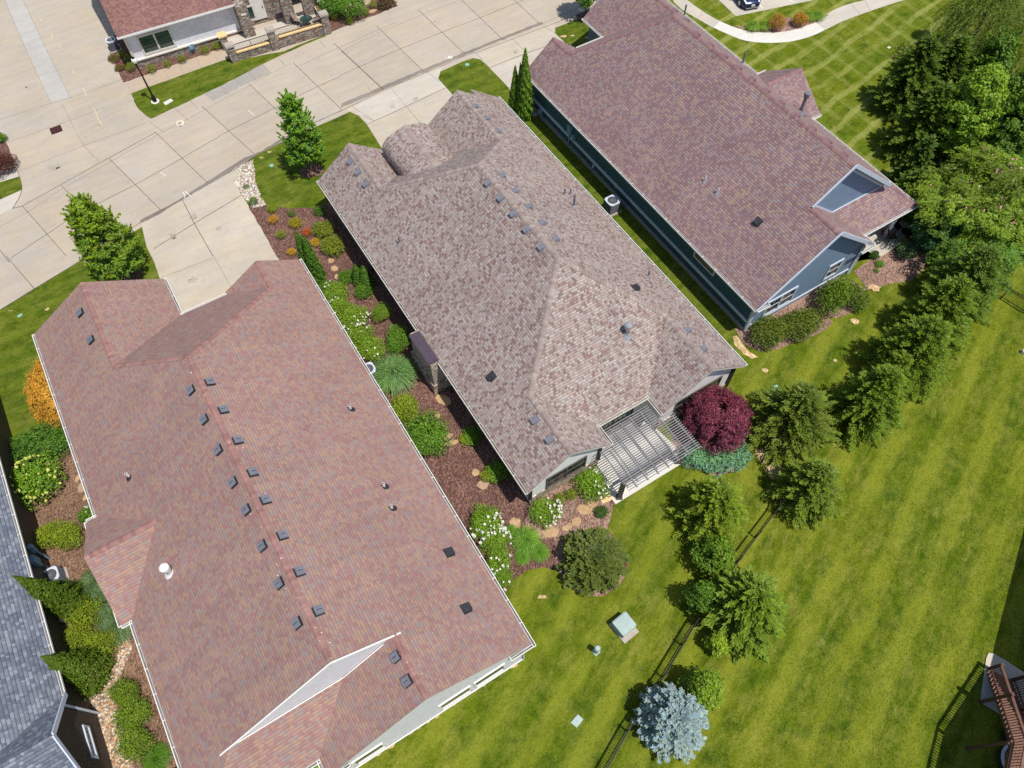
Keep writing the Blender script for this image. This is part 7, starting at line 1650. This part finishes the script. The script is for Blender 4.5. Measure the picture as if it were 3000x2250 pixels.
# island bed and front lawn of the left house
bush('round orange-gold shrub, left of two in the island bed', c3(617, 140), .82, 1.45, (.20, .115, .02), SX); bush('round orange-gold shrub, right of two in the island bed', c3(763, 117), .75, 1.3, (.22, .13, .02), SX)
# --- far left garden
b = P(200, 1165); om = tree('glowing orange weeping maple mound beside the left house', b, crown_mesh('crown', 2.5, 2.05, .15, 190, 190, (.13, .05), lambda f: math.sqrt(max(0, 1 - (f * 1.02 - .02) ** 2)), .48, var=.2, warm=.06, up=.8, tip=(1.1, 1.15, 1.0), inner=.5), (.33, .18, .024), trunk_mb(1.6, .09, 8, R=1.2, seed=51)); om.rotation_euler = (0, 0, rad(-59)); om.scale = (1.3, .9, 1.0)
bush('dark green spreading shrub below the orange maple', zl(330, 275), 1.55, 1.5, (.040, .095, .012), SX, sx=1.25, rot=.3)
o = bush('big hydrangea with yellow-green flower heads by the slate roof', zl(265, 570), 1.6, 2.2, (.085, .165, .014), SX); blossoms(o, 46, 1, YEL_F, .11, .35)
for lb, q, r in (('yellow-green shrub, left lobe of a pair in the far left mulch', (400, 1000), .95), ('yellow-green shrub, right lobe of a pair in the far left mulch', (545, 1010), .95)): bush(lb, zl(*q), r, 1.35, (.120, .165, .014), SX)
o = bush('small dark shrub with white flowers at the gutter corner', zl(705, 850), .55, .7, GREEN, SB); blossoms(o, 10, 1, WHITE_F, .05)
for lb, q, r, h in (('golden green shrub between the two wide cones, upper', (545, 640), .85, 1.7), ('golden green shrub between the two wide cones, middle', (505, 790), .85, 1.4), ('golden green shrub touching the lower wide cone', (645, 850), .9, 1.4), ('green shrub at the upper end of the river stone strip', (800, 1180), .85, 1.3), ('green shrub in the middle of the river stone strip', (855, 1320), .9, 1.3), ('green shrub at the lower end of the river stone strip', (880, 1490), .85, 1.2)): bush(lb, c7(*q), r, h, (.110, .150, .012) if 'golden' in lb else (.080, .130, .012), SX)
tuss('green plants under the dark slatted pergola at the bottom', c7(1010, 1600), .8, .8, GREEN)
bush('green plant peeking from the roof notch at the bottom edge', c7(2085, 1640), .7, .9, LIME, SB)

# --- turf blades standing on every open piece of lawn in view
bpy.context.view_layer.update(); dg_ = bpy.context.evaluated_depsgraph_get(); gr = np.random.default_rng(77); LAWN = {'ground': 0, 'front_lawn': 1, 'side_lawn': 1, 'park_lawn': 2, 'verge': 1}
pts, mi_ = [], []
for _ in range(150000):
    px, py = gr.uniform(-20, 3020), gr.uniform(-10, 2260)
    p = P(px, py); hit = scene.ray_cast(dg_, Vector((p.x, p.y, 30)), Vector((0, 0, -1)))
    if hit[0] and hit[4].name.split('.')[0] in LAWN: pts.append((p.x, p.y, hit[1].z)); mi_.append(LAWN[hit[4].name.split('.')[0]])
C = np.array(pts); n = len(C); a = gr.uniform(0, 6.28, n); T = np.stack([np.cos(a), np.sin(a), gr.uniform(.05, .45, n)], 1); N = np.stack([gr.normal(0, .32, n), gr.normal(0, .32, n), np.ones(n)], 1)
L = gr.uniform(.08, .17, n); C[:, 2] += .015; me = quads_mesh('grass', leaf_quads(C, N, L, .035, T), np.ones((n, 3)), M['lawn']); me.materials.append(M['lawn_front']); me.materials.append(M['lawn_cross']); me.polygons.foreach_set('material_index', np.array(mi_, dtype=np.int32))
o = bpy.data.objects.new('grass', me); COL.objects.link(o); tag(o, 'short mown grass blades over all the lawns', 'grass', kind='stuff')
